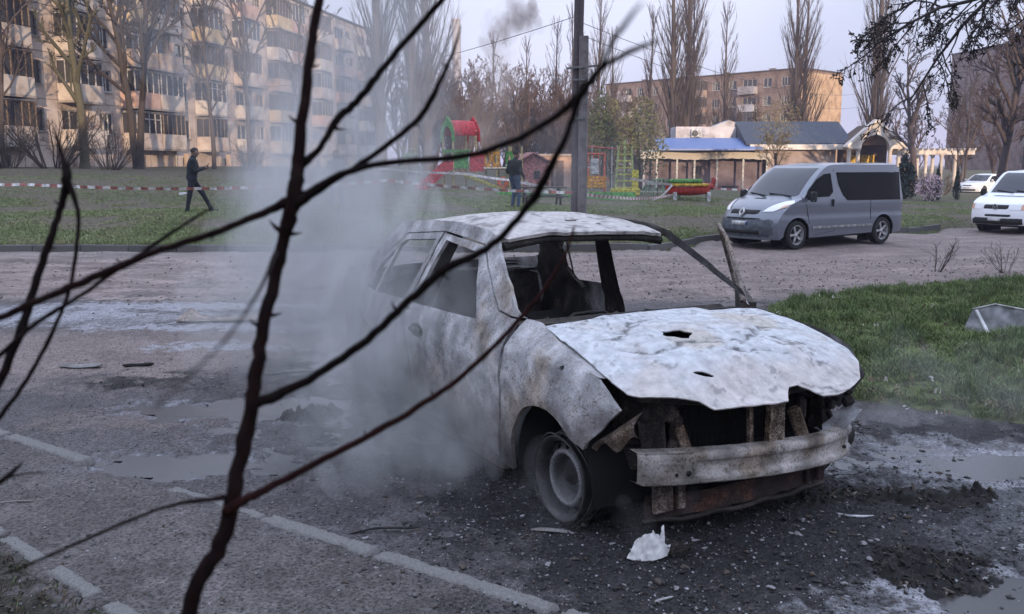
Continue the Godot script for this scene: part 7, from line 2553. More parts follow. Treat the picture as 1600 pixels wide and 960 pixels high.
# ---- the thorny twigs right before the lens --------------------------------------------------------------------
func twig(o: Node3D, called: String, a: Array, col: Color, thorns: Array, lumpy := 0.05) -> void:   # a: x, y, z, radius ...
	var pts := PackedVector3Array()
	var rad := PackedFloat32Array()
	var m := a.size() / 4
	for i in m - 1:
		var q := []
		for j in [maxi(i - 1, 0), i, i + 1, mini(i + 2, m - 1)]:
			q.append(Vector4(a[j * 4], a[j * 4 + 1], a[j * 4 + 2], a[j * 4 + 3]))
		for k in 7:
			var t := k / 7.0
			var p: Vector4 = 0.5 * (2.0 * q[1] + (q[2] - q[0]) * t + (2.0 * q[0] - 5.0 * q[1] + 4.0 * q[2] - q[3]) * t * t + (3.0 * q[1] - q[0] - 3.0 * q[2] + q[3]) * t * t * t)
			pts.append(Vector3(p.x, p.y, p.z) + rand_dir() * p.w * 0.17)
			rad.append(maxf(p.w * 0.77 * (1.0 + lumpy * rng.randfn() * 0.6 + 0.22 * exp(-pow((t - 0.5) / 0.1, 2.0)) * (1.0 if (i * 7 + called.length()) % 3 == 0 else 0.0)), 0.0004))
	pts.append(Vector3(a[-4], a[-3], a[-2]))
	rad.append(a[-1])
	var mb := MB.new()
	mb.tint = func(p: Vector3) -> Color: return col * (1.0 + 0.6 * fine.get_noise_3d(p.x * 9.0, p.y * 9.0, p.z * 9.0))
	mb.tube(pts, rad, 9)
	for t in thorns:                                          # [share of the length, side, length]
		var k := int(t[0] * (pts.size() - 2))
		var dir := (pts[k + 1] - pts[k]).normalized()
		t = [t[0], t[1], t[2] * 0.75]
		var out: Vector3 = (dir.cross(Vector3(0, 0, 1)) * t[1] + dir * 0.25).normalized()
		mb.tube(PackedVector3Array([pts[k] + out * rad[k] * 0.3, pts[k] + out * (rad[k] + t[2] * 0.35), pts[k] + (out + dir * 0.15) * (rad[k] + t[2])]), PackedFloat32Array([t[2] * 0.34, t[2] * 0.17, 0.0002]), 6)
	part(called, mb, M.twig, o)

func twigs() -> void:
	var dark := Color(0.017, 0.0115, 0.0115)
	var ruddy := Color(0.033, 0.013, 0.012)
	var o := thing("thorny_shrub", "thorny bare shrub, its dark stem and branches crossing the whole view close up", "shrub")
	twig(o, "stem", [-0.33, -0.05, -0.55, 0.012, -0.30, 0.6, -0.56, 0.010, -0.25, 1.2, -0.585, 0.0082, -0.228, 1.432, -0.600, 0.0074, -0.202, 1.498, -0.610, 0.0074, -0.191, 1.545, -0.620, 0.0070, -0.181, 1.597, -0.630, 0.0066, -0.174, 1.645, -0.640, 0.0060, -0.162, 1.698, -0.650, 0.0057, -0.152, 1.734, -0.650, 0.0068, -0.150, 1.765, -0.660, 0.0058, -0.145, 1.814, -0.670, 0.0047, -0.141, 1.850, -0.680, 0.0043, -0.132, 1.900, -0.690, 0.0038, -0.128, 1.98, -0.700, 0.0033], dark.lerp(ruddy, 0.3),
		[[0.52, 1.0, 0.010], [0.515, -1.0, 0.008], [0.60, 1.0, 0.010], [0.603, -1.0, 0.012], [0.66, 1.0, 0.009], [0.76, -1.0, 0.008], [0.82, 1.0, 0.007]])
	twig(o, "branch", [-0.197, 1.521, -0.610, 0.0054, -0.182, 1.530, -0.610, 0.0042, -0.165, 1.537, -0.620, 0.0036, -0.119, 1.557, -0.640, 0.0032, -0.070, 1.581, -0.660, 0.0030, -0.029, 1.608, -0.680, 0.0027, 0.015, 1.651, -0.700, 0.0024, 0.039, 1.685, -0.710, 0.0018, 0.048, 1.709, -0.720, 0.0010], ruddy, [[0.1, -1.0, 0.006], [0.42, -1.0, 0.004], [0.55, -1.0, 0.005], [0.7, 1.0, 0.003]], 0.05)
	twig(o, "branch", [-0.181, 1.592, -0.630, 0.0052, -0.147, 1.606, -0.630, 0.0040, -0.104, 1.635, -0.620, 0.0037, -0.068, 1.668, -0.610, 0.0034, -0.046, 1.688, -0.600, 0.0037, -0.016, 1.705, -0.580, 0.0030, 0.006, 1.728, -0.560, 0.0028, 0.018, 1.747, -0.540, 0.0033, 0.029, 1.772, -0.510, 0.0022, 0.034, 1.791, -0.480, 0.0024, 0.036, 1.796, -0.47, 0.0028], dark, [[0.28, -1.0, 0.007], [0.3, 1.0, 0.004], [0.42, 1.0, 0.006], [0.68, -1.0, 0.005], [0.72, 1.0, 0.004]])
	twig(o, "branch", [-0.156, 1.725, -0.650, 0.0053, -0.122, 1.748, -0.640, 0.0032, -0.086, 1.758, -0.630, 0.0027, -0.033, 1.762, -0.600, 0.0026, 0.000, 1.771, -0.570, 0.0024, 0.025, 1.784, -0.530, 0.0025, 0.037, 1.795, -0.500, 0.0030, 0.043, 1.803, -0.460, 0.0018, 0.050, 1.804, -0.400, 0.0016, 0.055, 1.803, -0.360, 0.0008], dark, [[0.4, 1.0, 0.005], [0.52, 1.0, 0.004], [0.6, -1.0, 0.004]])
	twig(o, "branch", [-0.155, 1.730, -0.655, 0.0047, -0.117, 1.751, -0.660, 0.0028, -0.082, 1.776, -0.670, 0.0026, -0.064, 1.794, -0.680, 0.0028, -0.050, 1.819, -0.680, 0.0021, -0.041, 1.842, -0.690, 0.0016, -0.037, 1.856, -0.690, 0.0006], dark, [[0.45, 1.0, 0.004], [0.75, -1.0, 0.004], [0.8, 1.0, 0.003]])
	twig(o, "branch", [-0.150, 1.755, -0.660, 0.0045, -0.136, 1.767, -0.660, 0.0030, -0.123, 1.789, -0.670, 0.0037, -0.108, 1.803, -0.670, 0.0031, -0.090, 1.825, -0.670, 0.0030, -0.068, 1.852, -0.680, 0.0029, -0.045, 1.877, -0.680, 0.0027, -0.022, 1.902, -0.680, 0.0020], dark, [[0.27, 1.0, 0.009], [0.5, -1.0, 0.003]])
	twig(o, "branch", [-0.154, 1.733, -0.650, 0.0044, -0.170, 1.725, -0.650, 0.0036, -0.207, 1.710, -0.640, 0.0031, -0.244, 1.698, -0.630, 0.0032, -0.289, 1.679, -0.620, 0.0034, -0.315, 1.668, -0.610, 0.0031, -0.344, 1.654, -0.600, 0.0031, -0.42, 1.62, -0.600, 0.0028], dark.lerp(ruddy, 0.3), [[0.3, -1.0, 0.004], [0.5, 1.0, 0.004]])
	twig(o, "branch", [-0.198, 1.531, -0.610, 0.0025, -0.241, 1.518, -0.630, 0.0016, -0.278, 1.502, -0.640, 0.0016, -0.321, 1.481, -0.650, 0.0016, -0.361, 1.461, -0.660, 0.0013, -0.395, 1.448, -0.660, 0.0007], dark.lerp(ruddy, 0.4), [[0.3, 1.0, 0.003]], 0.05)
	twig(o, "spur", [0.035, 1.793, -0.480, 0.0028, 0.038, 1.798, -0.420, 0.0016, 0.038, 1.803, -0.360, 0.0013, 0.038, 1.804, -0.310, 0.0010, 0.039, 1.805, -0.290, 0.0004], dark, [])
	twig(o, "spur", [-0.163, 1.697, -0.640, 0.0026, -0.135, 1.694, -0.500, 0.0012, -0.113, 1.693, -0.380, 0.0008, -0.107, 1.691, -0.330, 0.0006, -0.108, 1.686, -0.290, 0.0005, -0.107, 1.685, -0.270, 0.0002], dark, [])
	o = thing("thorny_shrub", "second thorny shrub, its few dark twigs rising at the left edge", "shrub")
	twig(o, "stem", [-0.74, -0.05, -0.66, 0.012, -0.66, 0.8, -0.66, 0.009, -0.56, 1.2, -0.67, 0.0075, -0.467, 1.420, -0.670, 0.0055, -0.419, 1.534, -0.680, 0.0050, -0.381, 1.612, -0.690, 0.0043, -0.369, 1.650, -0.700, 0.0041, -0.359, 1.688, -0.710, 0.0038, -0.348, 1.726, -0.720, 0.0034, -0.342, 1.748, -0.720, 0.0048, -0.350, 1.766, -0.730, 0.0022, -0.359, 1.786, -0.740, 0.0008], dark, [[0.66, 1.0, 0.005], [0.74, -1.0, 0.006], [0.8, 1.0, 0.005], [0.88, -1.0, 0.004]])
	twig(o, "branch", [-0.341, 1.745, -0.720, 0.0029, -0.331, 1.717, -0.710, 0.0020, -0.334, 1.674, -0.700, 0.0019, -0.340, 1.646, -0.690, 0.0019, -0.360, 1.604, -0.680, 0.0021, -0.381, 1.572, -0.670, 0.0023, -0.423, 1.528, -0.670, 0.0025, -0.48, 1.42, -0.67, 0.003], dark, [[0.35, -1.0, 0.003]])
	twig(o, "branch", [-0.211, 1.728, -0.660, 0.0007, -0.237, 1.711, -0.650, 0.0017, -0.266, 1.690, -0.640, 0.0019, -0.298, 1.667, -0.630, 0.0019, -0.325, 1.649, -0.620, 0.0021, -0.352, 1.624, -0.610, 0.0023, -0.392, 1.596, -0.600, 0.0025, -0.5, 1.45, -0.63, 0.004, -0.58, 1.15, -0.66, 0.005], dark, [[0.15, 1.0, 0.003], [0.3, 1.0, 0.003]])
	twig(o, "branch", [-0.361, 1.540, -0.660, 0.0006, -0.364, 1.536, -0.650, 0.0022, -0.383, 1.521, -0.640, 0.0026, -0.427, 1.495, -0.640, 0.0029, -0.54, 1.3, -0.66, 0.004, -0.6, 1.05, -0.66, 0.005], dark, [])
	twig(o, "branch", [-0.346, 1.532, -0.660, 0.0005, -0.357, 1.534, -0.650, 0.0010, -0.370, 1.531, -0.645, 0.0014], dark, [])

# ---- rubble, scraps, grass ------------------------------------------------------------------------------------
func pebble(seed_: float, flat: float) -> ArrayMesh:
	var mb := MB.new()
	mb.smooth()
	var rings := 4
	for j in rings + 1:
		for i in 6:
			var a := TAU * i / 6.0 + seed_
			var h := PI * j / rings
			var r := 1.0 + 0.35 * sin(a * 2.0 + j * 1.7 + seed_ * 3.0) + 0.2 * sin(a * 3.0 - j + seed_)
			mb.put(Vector3(cos(a) * sin(h) * r, cos(h) * flat, sin(a) * sin(h) * r * 0.8))
	for j in rings:
		for i in 6:
			var p := j * 6 + i
			var q := j * 6 + (i + 1) % 6
			mb.ix.append_array(PackedInt32Array([p, p + 6, q, q, p + 6, q + 6]))
	mb.smooth_end()
	return mb.mesh()

func ground_at(x: float, d: float) -> float:
	return lot_height(x, d) + lot_drop(x, d)

func rubble() -> void:
	var sm := mat("grit_stone", g(1), 0.85, T.grit, 3.0)
	var lots := [[], [], []]
	var cols := [[], [], []]
	for k in 85000:
		var d := 2.7 + 8.0 * pow(rng.randf(), 1.6)
		var x := rng.randf_range(-0.62, 0.62) * d
		if on_lot(x, d) < 0.1: continue
		var ch := charring(x, d)
		var keep := 0.25 + 0.75 * ch + 0.4 * mid.get_noise_2d(x * 1.5, d * 1.5)
		if rng.randf() > keep: continue
		if wetness(x, d) > 0.5 and rng.randf() < 0.75: continue
		var r := 0.0022 + 0.005 * pow(rng.randf(), 2.5)
		if rng.randf() < 0.03: r *= 2.2
		var c := Color(0.22, 0.21, 0.21) * rng.randf_range(0.5, 1.6)
		if rng.randf() < 0.55 * ch: c = Color(0.025, 0.024, 0.026) * rng.randf_range(0.6, 2.0)
		elif rng.randf() < 0.07 + 0.1 * ch: c = Color(0.62, 0.62, 0.66)
		elif rng.randf() < 0.12: c = Color(0.20, 0.14, 0.11)
		var i := k % 3
		lots[i].append(Transform3D(Basis.from_euler(Vector3(rng.randf() * 0.6, rng.randf() * TAU, rng.randf() * 0.6)).scaled(Vector3.ONE * r), Vector3(x, ground_at(x, d) + r * 0.35, -d)))
		cols[i].append(c)
	for i in 3:
		scatter("gravel", pebble(i * 1.3, 0.7), sm, lots[i], cols[i], "loose grit and ash crumbs strewn over the lot", "grit")
	# charred flakes and lumps close round the wreck
	var flakes := []
	var fc := []
	for k in 11000:
		var l := Vector2(rng.randf_range(-4.6, 2.0), rng.randf_range(-1.9, 2.0))
		var x := 0.90 + l.x * 0.4653 - l.y * 0.8852
		var d := 4.906 - (l.x * 0.8852 + l.y * 0.4653)
		if d < 2.8 or on_lot(x, d) < 0.0: continue
		if rng.randf() > charring(x, d) * (0.75 + 0.8 * mid.get_noise_2d(x * 2.0, d * 2.0)): continue
		var r := 0.005 + 0.018 * pow(rng.randf(), 3.0)
		flakes.append(Transform3D(Basis.from_euler(Vector3(rng.randfn() * 0.4, rng.randf() * TAU, rng.randfn() * 0.4)).scaled(Vector3(r, r * rng.randf_range(0.2, 0.7), r)), Vector3(x, ground_at(x, d) + r * 0.15, -d)))
		var c := g(rng.randf_range(0.012, 0.05))
		if rng.randf() < 0.16: c = Color(0.40, 0.39, 0.40)
		elif rng.randf() < 0.15: c = Color(0.13, 0.10, 0.08)
		fc.append(c)
	scatter("charred_debris", pebble(4.1, 0.6), sm, flakes, fc, "charred flakes and lumps lying round the burnt car", "debris")
	# gravel on the near side of the track
	var gl := []
	var gc := []
	for k in 9000:
		var x := rng.randf_range(-9.0, 13.0)
		var d := rng.randf_range(10.5, 19.0)
		if x < 1.0 and rng.randf() < 0.6: continue
		if on_lot(x, d) < 0.05: continue
		var r := 0.006 + 0.018 * pow(rng.randf(), 3.5)
		gl.append(Transform3D(Basis.from_euler(Vector3(0, rng.randf() * TAU, 0)).scaled(Vector3.ONE * r), Vector3(x, ground_at(x, d) + r * 0.3, -d)))
		gc.append(Color(0.32, 0.255, 0.23) * rng.randf_range(0.5, 1.4))
	scatter("gravel", pebble(2.2, 0.6), sm, gl, gc, "coarse gravel along the muddy track", "gravel")

func heap(mb: MB, size: Vector2, up: float, seed_: float, shards: int, at := Vector3.ZERO, turn := 0.0) -> void:   # a low mound of melted stuff under loose shards
	var b := Basis(Vector3.UP, turn)
	var h := func(p: Vector2) -> float:
		var r := Vector2(p.x / size.x, p.y / size.y).length() * 2.0 + 0.5 * mid.get_noise_2d(p.x * 4.0 + seed_, p.y * 4.0)
		return up * smoothstep(1.05, 0.2, r) * (0.7 + 0.9 * mid.get_noise_2d(p.x * 6.0 + seed_, p.y * 6.0)) + smoothstep(1.1, 0.9, r) * 0.018 * (fine.get_noise_2d(p.x * 3.0 + seed_, p.y * 3.0) + 0.7 * fine.get_noise_2d(p.x * 8.0, p.y * 8.0 + seed_)) - 0.02 * smoothstep(0.9, 1.15, r)
	mb.grid(func(u: float, v: float) -> Vector3:
		var p := Vector2((u - 0.5) * size.x * 1.25, (v - 0.5) * size.y * 1.25)
		return at + b * Vector3(p.x, h.call(p), p.y), 64, 44)
	var keep := mb.tint
	mb.tint = func(_p: Vector3) -> Color: return mb.col
	for k in shards:
		var a := rng.randf() * TAU
		var p := Vector2(cos(a) * size.x, sin(a) * size.y) * 0.5 * sqrt(rng.randf()) * 1.1
		var r := 0.004 + 0.016 * pow(rng.randf(), 2.5)
		mb.col = g(rng.randf_range(0.010, 0.045))
		if rng.randf() < 0.14: mb.col = Color(0.26, 0.25, 0.25) * rng.randf_range(0.5, 1.4)
		elif rng.randf() < 0.06: mb.col = Color(0.10, 0.09, 0.05)
		mb.box(at + b * Vector3(p.x, h.call(p) + r * 0.2, p.y), Vector3(r * rng.randf_range(0.8, 3.0), r * rng.randf_range(0.15, 0.6), r), Basis.from_euler(Vector3(rng.randfn() * 0.5, rng.randf() * TAU, rng.randfn() * 0.5)), r * 0.1)
	mb.tint = keep

func scraps() -> void:
	var here := func(x: float, d: float) -> Vector3: return Vector3(x, ground_at(x, d), -d)
	# broken white shell before the bumper
	var o := thing("plastic_shard", "broken white plastic shell with torn prongs lying before the burnt car's bumper", "shard", here.call(0.62, 3.99), 0.15)
	var mb := MB.new()
	mb.tint = func(p: Vector3) -> Color: return Color(0.72, 0.71, 0.70) * (0.85 + 0.4 * fine.get_noise_3d(p.x * 3.0, p.y * 3.0, p.z * 3.0))
	mb.sheet(V([-0.11, 0.0, -0.085, 0.04, -0.055, 0.085, -0.02, 0.105, 0.015, 0.108, 0.02, 0.122, 0.028, 0.105, 0.045, 0.10, 0.052, 0.085, 0.066, 0.13, 0.076, 0.135, 0.075, 0.10, 0.070, 0.06, 0.085, 0.045, 0.10, 0.05, 0.09, 0.025, 0.075, 0.005, 0.02, -0.005, -0.05, -0.008]), [], func(p: Vector2) -> Vector3:
		return Vector3(p.x, p.y * 0.93, -0.45 * p.y + 0.05 - 2.2 * p.x * p.x + 0.008 * fine.get_noise_2d(p.x * 4.0, p.y * 4.0)), 0.012, 0.006)
	part("shell", mb, M.ash, o)
	mb = MB.new()
	mb.col = Color(0.12, 0.11, 0.10)
	for k in 16:
		var a := Vector3(0.09 + 0.012 * k * 0.5, 0.01, 0.02 + 0.01 * sin(k * 2.0))
		mb.tube(PackedVector3Array([a, a + Vector3(0.03 * sin(k * 1.3), 0.03 + 0.02 * sin(k), 0.03 * cos(k * 2.1)), a + Vector3(0.06 * sin(k * 1.9), 0.015, 0.05 * cos(k * 1.1))]), PackedFloat32Array([0.004, 0.003, 0.001]), 4)
	part("torn_fibres", mb, M.charred, o)
	# burnt heaps
	mb = MB.new()
	mb.tint = func(p: Vector3) -> Color: return Color(0.018, 0.018, 0.02).lerp(Color(0.12, 0.11, 0.10), smoothstep(0.15, 0.6, fine.get_noise_3d(p.x * 2.0, p.y * 2.0, p.z * 2.0)))
	heap(mb, Vector2(0.50, 0.46), 0.05, 3.0, 620)
	heap(mb, Vector2(0.36, 0.14), 0.03, 13.0, 110, Vector3(0.2, 0.0, -0.08), -0.2)
	solo("burnt_mat", mb, M.charred, "crumpled charred mat lying in ash at the bottom right", "debris", "", here.call(1.80, 3.86))
	mb = MB.new()
	mb.tint = func(p: Vector3) -> Color: return Color(0.02, 0.02, 0.022).lerp(Color(0.11, 0.10, 0.095), smoothstep(0.2, 0.6, fine.get_noise_3d(p.x * 2.0, p.y * 2.0, p.z * 2.0)))
	heap(mb, Vector2(0.8, 0.26), 0.055, 21.0, 240, Vector3.ZERO, -0.1)
	heap(mb, Vector2(0.24, 0.12), 0.085, 26.0, 60, Vector3(0.36, 0.0, -0.02), 0.2)
	heap(mb, Vector2(0.6, 0.2), 0.03, 29.0, 200, Vector3(-0.45, 0.0, -0.02), 0.3)
	solo("burnt_heap", mb, M.charred, "low charred heap of melted trim to the right of the burnt car's nose", "debris", "", here.call(2.12, 4.72))
	mb = MB.new()
	mb.col = Color(0.03, 0.028, 0.03)
	heap(mb, Vector2(0.5, 0.3), 0.07, 33.0, 160, Vector3.ZERO, 0.5)
	solo("burnt_heap", mb, M.charred, "dark charred clump beside the wet patch left of the smoke", "debris", "", here.call(-1.42, 6.45))
	# small strips and sticks: [x, d, length, width, height, turn, colour, name, label, category]
	for q in [[0.19, 4.28, 0.20, 0.035, 0.015, -0.15, Color(0.38, 0.37, 0.36), "metal_strip", "short pale metal strip on the ground below the burnt car's front wheel", "strip"],
		[-3.78, 7.95, 0.36, 0.12, 0.03, 0.1, Color(0.42, 0.42, 0.42), "board", "short pale board with dark underside lying on the left of the lot", "board"],
		[-3.30, 8.02, 0.26, 0.035, 0.035, 0.25, Color(0.015, 0.015, 0.015), "stick", "short black stick just right of the pale board", "stick"],
		[-2.05, 7.7, 1.6, 0.03, 0.02, 0.05, Color(0.02, 0.02, 0.02), "metal_strip", "long thin black strip lying left of the smoke", "strip"],
		[-2.75, 4.62, 0.62, 0.012, 0.01, 0.12, Color(0.40, 0.38, 0.36), "stick", "thin pale stick lying between the two kerb strips", "stick"],
		[0.62, 3.56, 0.10, 0.012, 0.01, 0.6, Color(0.6, 0.6, 0.6), "metal_strip", "tiny bright sliver near the bottom edge below the white shell", "strip"],
		[-0.62, 4.30, 0.34, 0.014, 0.012, 0.2, Color(0.03, 0.03, 0.03), "stick", "thin dark stick beside the kerb strip below the smoke", "stick"],
		[0.86, 19.0, 0.5, 0.14, 0.12, 0.2, Color(0.02, 0.02, 0.02), "burnt_scrap", "dark scrap lying on the track behind the burnt car's roof", "debris"],
		[8.3, 14.7, 0.9, 0.35, 0.06, 0.1, Color(0.62, 0.61, 0.61), "slab", "white slab on the far edge of the near grass at the right", "slab"],
		[-2.3, 14.7, 0.35, 0.2, 0.07, 0.5, Color(0.04, 0.035, 0.03), "clod", "dark clod on the track left of the smoke, upper one", "clod"],
		[-2.9, 13.4, 0.4, 0.2, 0.06, 0.1, Color(0.05, 0.042, 0.036), "clod", "dark clod on the track left of the smoke, lower one", "clod"]]:
		mb = MB.new()
		mb.col = q[6]
		var l: float = q[2]
		var seed_: float = q[0]
		mb.grid(func(u: float, v: float) -> Vector3:
			var a := v * TAU
			var taper := 1.0 - pow(absf(u * 2.0 - 1.0), 6.0) * 0.6
			return Vector3((u - 0.5) * l, q[4] * (0.5 + 0.5 * sin(a) * taper) + 0.02 * l * sin(u * 4.0 + seed_), cos(a) * q[3] * 0.5 * taper + 0.05 * l * mid.get_noise_1d(u * l * 3.0 + seed_)), 14, 8)
		var s := solo(q[7], mb, M.charred if (q[6] as Color).r < 0.1 else M.concrete, q[8], q[9], "", here.call(q[0], q[1]))
		s.rotation.y = q[5]
	mb = MB.new()
	mb.col = Color(0.6, 0.6, 0.62)
	mb.tube(PackedVector3Array([Vector3(-0.08, 0.012, -0.03), Vector3(-0.03, 0.014, 0.01), Vector3(0.03, 0.014, 0.015), Vector3(0.09, 0.012, 0.0)]), PackedFloat32Array([0.004, 0.007, 0.007, 0.003]), 6)
	solo("trim_strip", mb, M.metal, "small curved bright trim strip before the low charred heap", "strip", "", here.call(1.74, 4.48))
	# pale twisted sheet in the wet band on the left
	o = thing("bent_sheet", "pale bent metal sheet lying in the wet band on the left of the track", "metal sheet", here.call(-3.35, 10.45), 0.05)
	mb = MB.new()
	mb.tint = func(p: Vector3) -> Color: return Color(0.75, 0.73, 0.71).lerp(Color(0.05, 0.05, 0.05), smoothstep(0.03, 0.0, p.y) * 0.9)  # shadow beneath the sheet is painted in: its low parts go near-black
	mb.grid(func(u: float, v: float) -> Vector3: return Vector3((u - 0.5) * 0.9, 0.015 + 0.09 * exp(-pow((u - 0.12) / 0.09, 2.0)) * v + 0.03 * v * (0.6 + sin(u * 9.0) * 0.4), (0.5 - v) * 0.26 + 0.03 * sin(u * 5.0)), 24, 6)
	part("sheet", mb, M.charred, o)
	# grey sheet leaning on the grass
	o = thing("grey_sheet", "grey plastic sheet propped on the near grass with a white batten", "sheet", Vector3(4.98, land(4.98, 9.15), -9.15), -0.25)
	mb = MB.new()
	mb.tint = func(p: Vector3) -> Color: return Color(0.16, 0.16, 0.165) * (1.0 + 0.4 * fine.get_noise_2d(p.x * 2.0, p.y * 2.0))
	mb.sheet(V([-0.42, 0.0, -0.30, 0.24, -0.08, 0.30, 0.18, 0.25, 0.46, 0.06, 0.5, 0.0, 0.2, -0.03, -0.1, -0.02]), [], func(p: Vector2) -> Vector3: return Vector3(p.x, p.y * 0.75 + 0.02, -p.y * 0.9 + 0.02 * mid.get_noise_2d(p.x * 3.0, p.y * 3.0)), 0.05, 0.012)
	part("panel", mb, M.plain, o)
	mb = MB.new()
	mb.col = g(0.75)
	mb.bar(Vector3(-0.27, 0.20, -0.20), Vector3(-0.20, 0.01, 0.04), 0.03, 0.02)
	part("batten", mb, M.plain, o)
	mb = MB.new()
	mb.col = g(0.55)
	mb.tube(PackedVector3Array([Vector3(-0.30, 0.21, -0.22), Vector3(-0.08, 0.26, -0.27), Vector3(0.18, 0.22, -0.22), Vector3(0.50, 0.06, -0.04), Vector3(0.75, 0.04, 0.02)]), PackedFloat32Array([0.008, 0.01, 0.01, 0.012, 0.012]), 5)
	part("edge_trim", mb, M.plain, o)
	# dead weeds on the track
	var w := bush("dead weed stalks on the track, left clump below the grey van", 0.55, 0.6, Color(0.08, 0.06, 0.045), 9, "", Color(0, 0, 0, 0), "weeds", "dead_weeds")
	w.position = here.call(7.45, 16.2)
	copy_of(w, here.call(8.5, 15.9), 2.0, 0.85, "dead weed stalks on the track, right clump near the white slab")
	copy_of(w, here.call(9.6, 15.8), 4.0, 0.6, "dead weed stalks at the right edge, lowest of three clumps")

func blade_tuft(n: int, spread: float, h: float, wide: float) -> ArrayMesh:
	var mb := MB.new()
	for k in n:
		var a := rng.randf() * TAU
		var p := Vector3(cos(a), 0, sin(a)) * spread * sqrt(rng.randf())
		var t := rng.randf() * TAU
		var lean := Vector3(cos(t), 0, sin(t)) * rng.randf_range(0.15, 0.75)
		var l := h * rng.randf_range(0.5, 1.15)
		var w := Vector3(-sin(t + 0.6), 0, cos(t + 0.6)) * wide
		mb.col = Color(1, 1, 1) * rng.randf_range(0.7, 1.2)
		var q := p + (Vector3.UP + lean * 0.4) * l * 0.6
		var e := p + (Vector3.UP * 0.85 + lean) * l
		mb.quad(p - w, q - w * 0.7, q + w * 0.7, p + w)
		mb.tri(q - w * 0.7, e, q + w * 0.7)
	return mb.mesh()

func grass() -> void:
	var gm := mat("grass_blade", g(1), 0.75)
	gm.backlight_enabled = true
	gm.backlight = g(0.25)
	var put_in := [[], []]
	var col := [[], []]
	for k in 60000:
		var d := 4.6 + 15.0 * pow(rng.randf(), 1.35)
		var x := rng.randf_range(2.2, minf(0.66 * d + 0.6, 14.0))
		var inside := in_verge(x, d)
		if inside < 0.05 + 0.22 * (mid.get_noise_2d(x * 1.4, d * 1.4) + 0.5): continue
		var k2 := mid.get_noise_2d(x * 0.9, d * 0.9)
		var bare := fine.get_noise_2d(x * 0.35, d * 0.35)
		if bare + k2 * 0.6 < -0.42: continue
		var near_edge := smoothstep(1.1, 0.2, d - poly_y(VERGE_NEAR, x))
		if rng.randf() < near_edge * 0.6: continue
		var s := rng.randf_range(0.45, 1.35) * (0.9 + 1.3 * maxf(k2, -0.35) + 0.9 * maxf(0.0, bare)) * lerpf(1.0, 0.6, near_edge)
		var i := k % 2
		put_in[i].append(Transform3D(Basis(Vector3.UP, rng.randf() * TAU).scaled(Vector3(1.0, s, 1.0)), Vector3(x, land(x, d) - 0.01, -d)))
		var c := Color(0.125, 0.18, 0.042).lerp(Color(0.06, 0.11, 0.028), clampf(0.5 + k2, 0.0, 1.0))
		c = c.lerp(Color(0.16, 0.13, 0.07), clampf(0.25 * rng.randf() + 0.35 * near_edge * rng.randf() + maxf(0.0, -bare) * 0.7, 0.0, 1.0))
		col[i].append(c * rng.randf_range(0.6, 1.5))
	for i in 2:
		scatter("grass", blade_tuft(11, 0.05, 0.095, 0.0042), gm, put_in[i], col[i], "short green grass of the near patch on the right", "grass")
	put_in = []
	col = []
	for k in 52000:
		var d := 19.3 + 26.0 * pow(rng.randf(), 1.5)
		var x := rng.randf_range(-0.6, 0.6) * d
		if d < poly_y(FAR_KERB, x) + 0.15: continue
		var k2 := big.get_noise_2d(x * 0.5, -d * 0.5) + 0.6 * mid.get_noise_2d(x * 0.4, -d * 0.4)
		if k2 < -0.25 + rng.randf() * 0.25: continue
		if x < -3.0 and d > 30.0 and rng.randf() < 0.7: continue
		put_in.append(Transform3D(Basis(Vector3.UP, rng.randf() * TAU).scaled(Vector3(1.0, rng.randf_range(0.5, 1.1), 1.0)), Vector3(x, land(x, d) - 0.02, -d)))
		col.append(Color(0.17, 0.22, 0.08).lerp(Color(0.28, 0.24, 0.15), clampf(0.35 * rng.randf() + maxf(0.0, 0.15 - k2), 0.0, 1.0)) * rng.randf_range(0.8, 1.3))
	scatter("grass", blade_tuft(12, 0.16, 0.10, 0.009), gm, put_in, col, "thin green grass of the lawn beyond the track", "grass")
	put_in = []
	col = []
	for k in 1400:                                            # dead leaves and bents caught in the near patch
		var d := 5.6 + 9.0 * rng.randf()
		var x := rng.randf_range(2.4, 0.66 * d + 0.5)
		if in_verge(x, d) < -0.1: continue
		put_in.append(Transform3D(Basis.from_euler(Vector3(rng.randfn() * 0.5, rng.randf() * TAU, rng.randfn() * 0.5)).scaled(Vector3.ONE * rng.randf_range(0.4, 1.2)), Vector3(x, land(x, d) + rng.randf_range(0.0, 0.035), -d)))
		col.append([Color(0.20, 0.145, 0.09), Color(0.28, 0.24, 0.17), Color(0.10, 0.075, 0.05), Color(0.42, 0.40, 0.36)][rng.randi() % 4] * rng.randf_range(0.6, 1.3))
	scatter("leaf_litter", blade_tuft(4, 0.03, 0.045, 0.008), gm, put_in, col, "dead leaves and dry bents lying in the near grass", "leaf litter")
	put_in = []
	col = []
	for k in 1500:                                            # litter of leaves and dry stalks on the soil, bottom left
		var x := rng.randf_range(-2.6, -0.9)
		var d := rng.randf_range(2.7, 4.5)
		if second_side(x, d) < 0.02 + 0.1 * rng.randf(): continue
		put_in.append(Transform3D(Basis.from_euler(Vector3(rng.randfn() * 0.5, rng.randf() * TAU, rng.randfn() * 0.5)).scaled(Vector3.ONE * rng.randf_range(0.3, 0.9)), Vector3(x, ground_at(x, d) - 0.004, -d)))
		col.append([Color(0.05, 0.055, 0.025), Color(0.12, 0.09, 0.06), Color(0.06, 0.075, 0.03), Color(0.10, 0.075, 0.07)][rng.randi() % 4] * rng.randf_range(0.6, 1.5))
	scatter("ground_litter", blade_tuft(5, 0.04, 0.05, 0.006), gm, put_in, col, "dry leaves and weeds on the soil in the bottom left corner", "leaf litter")

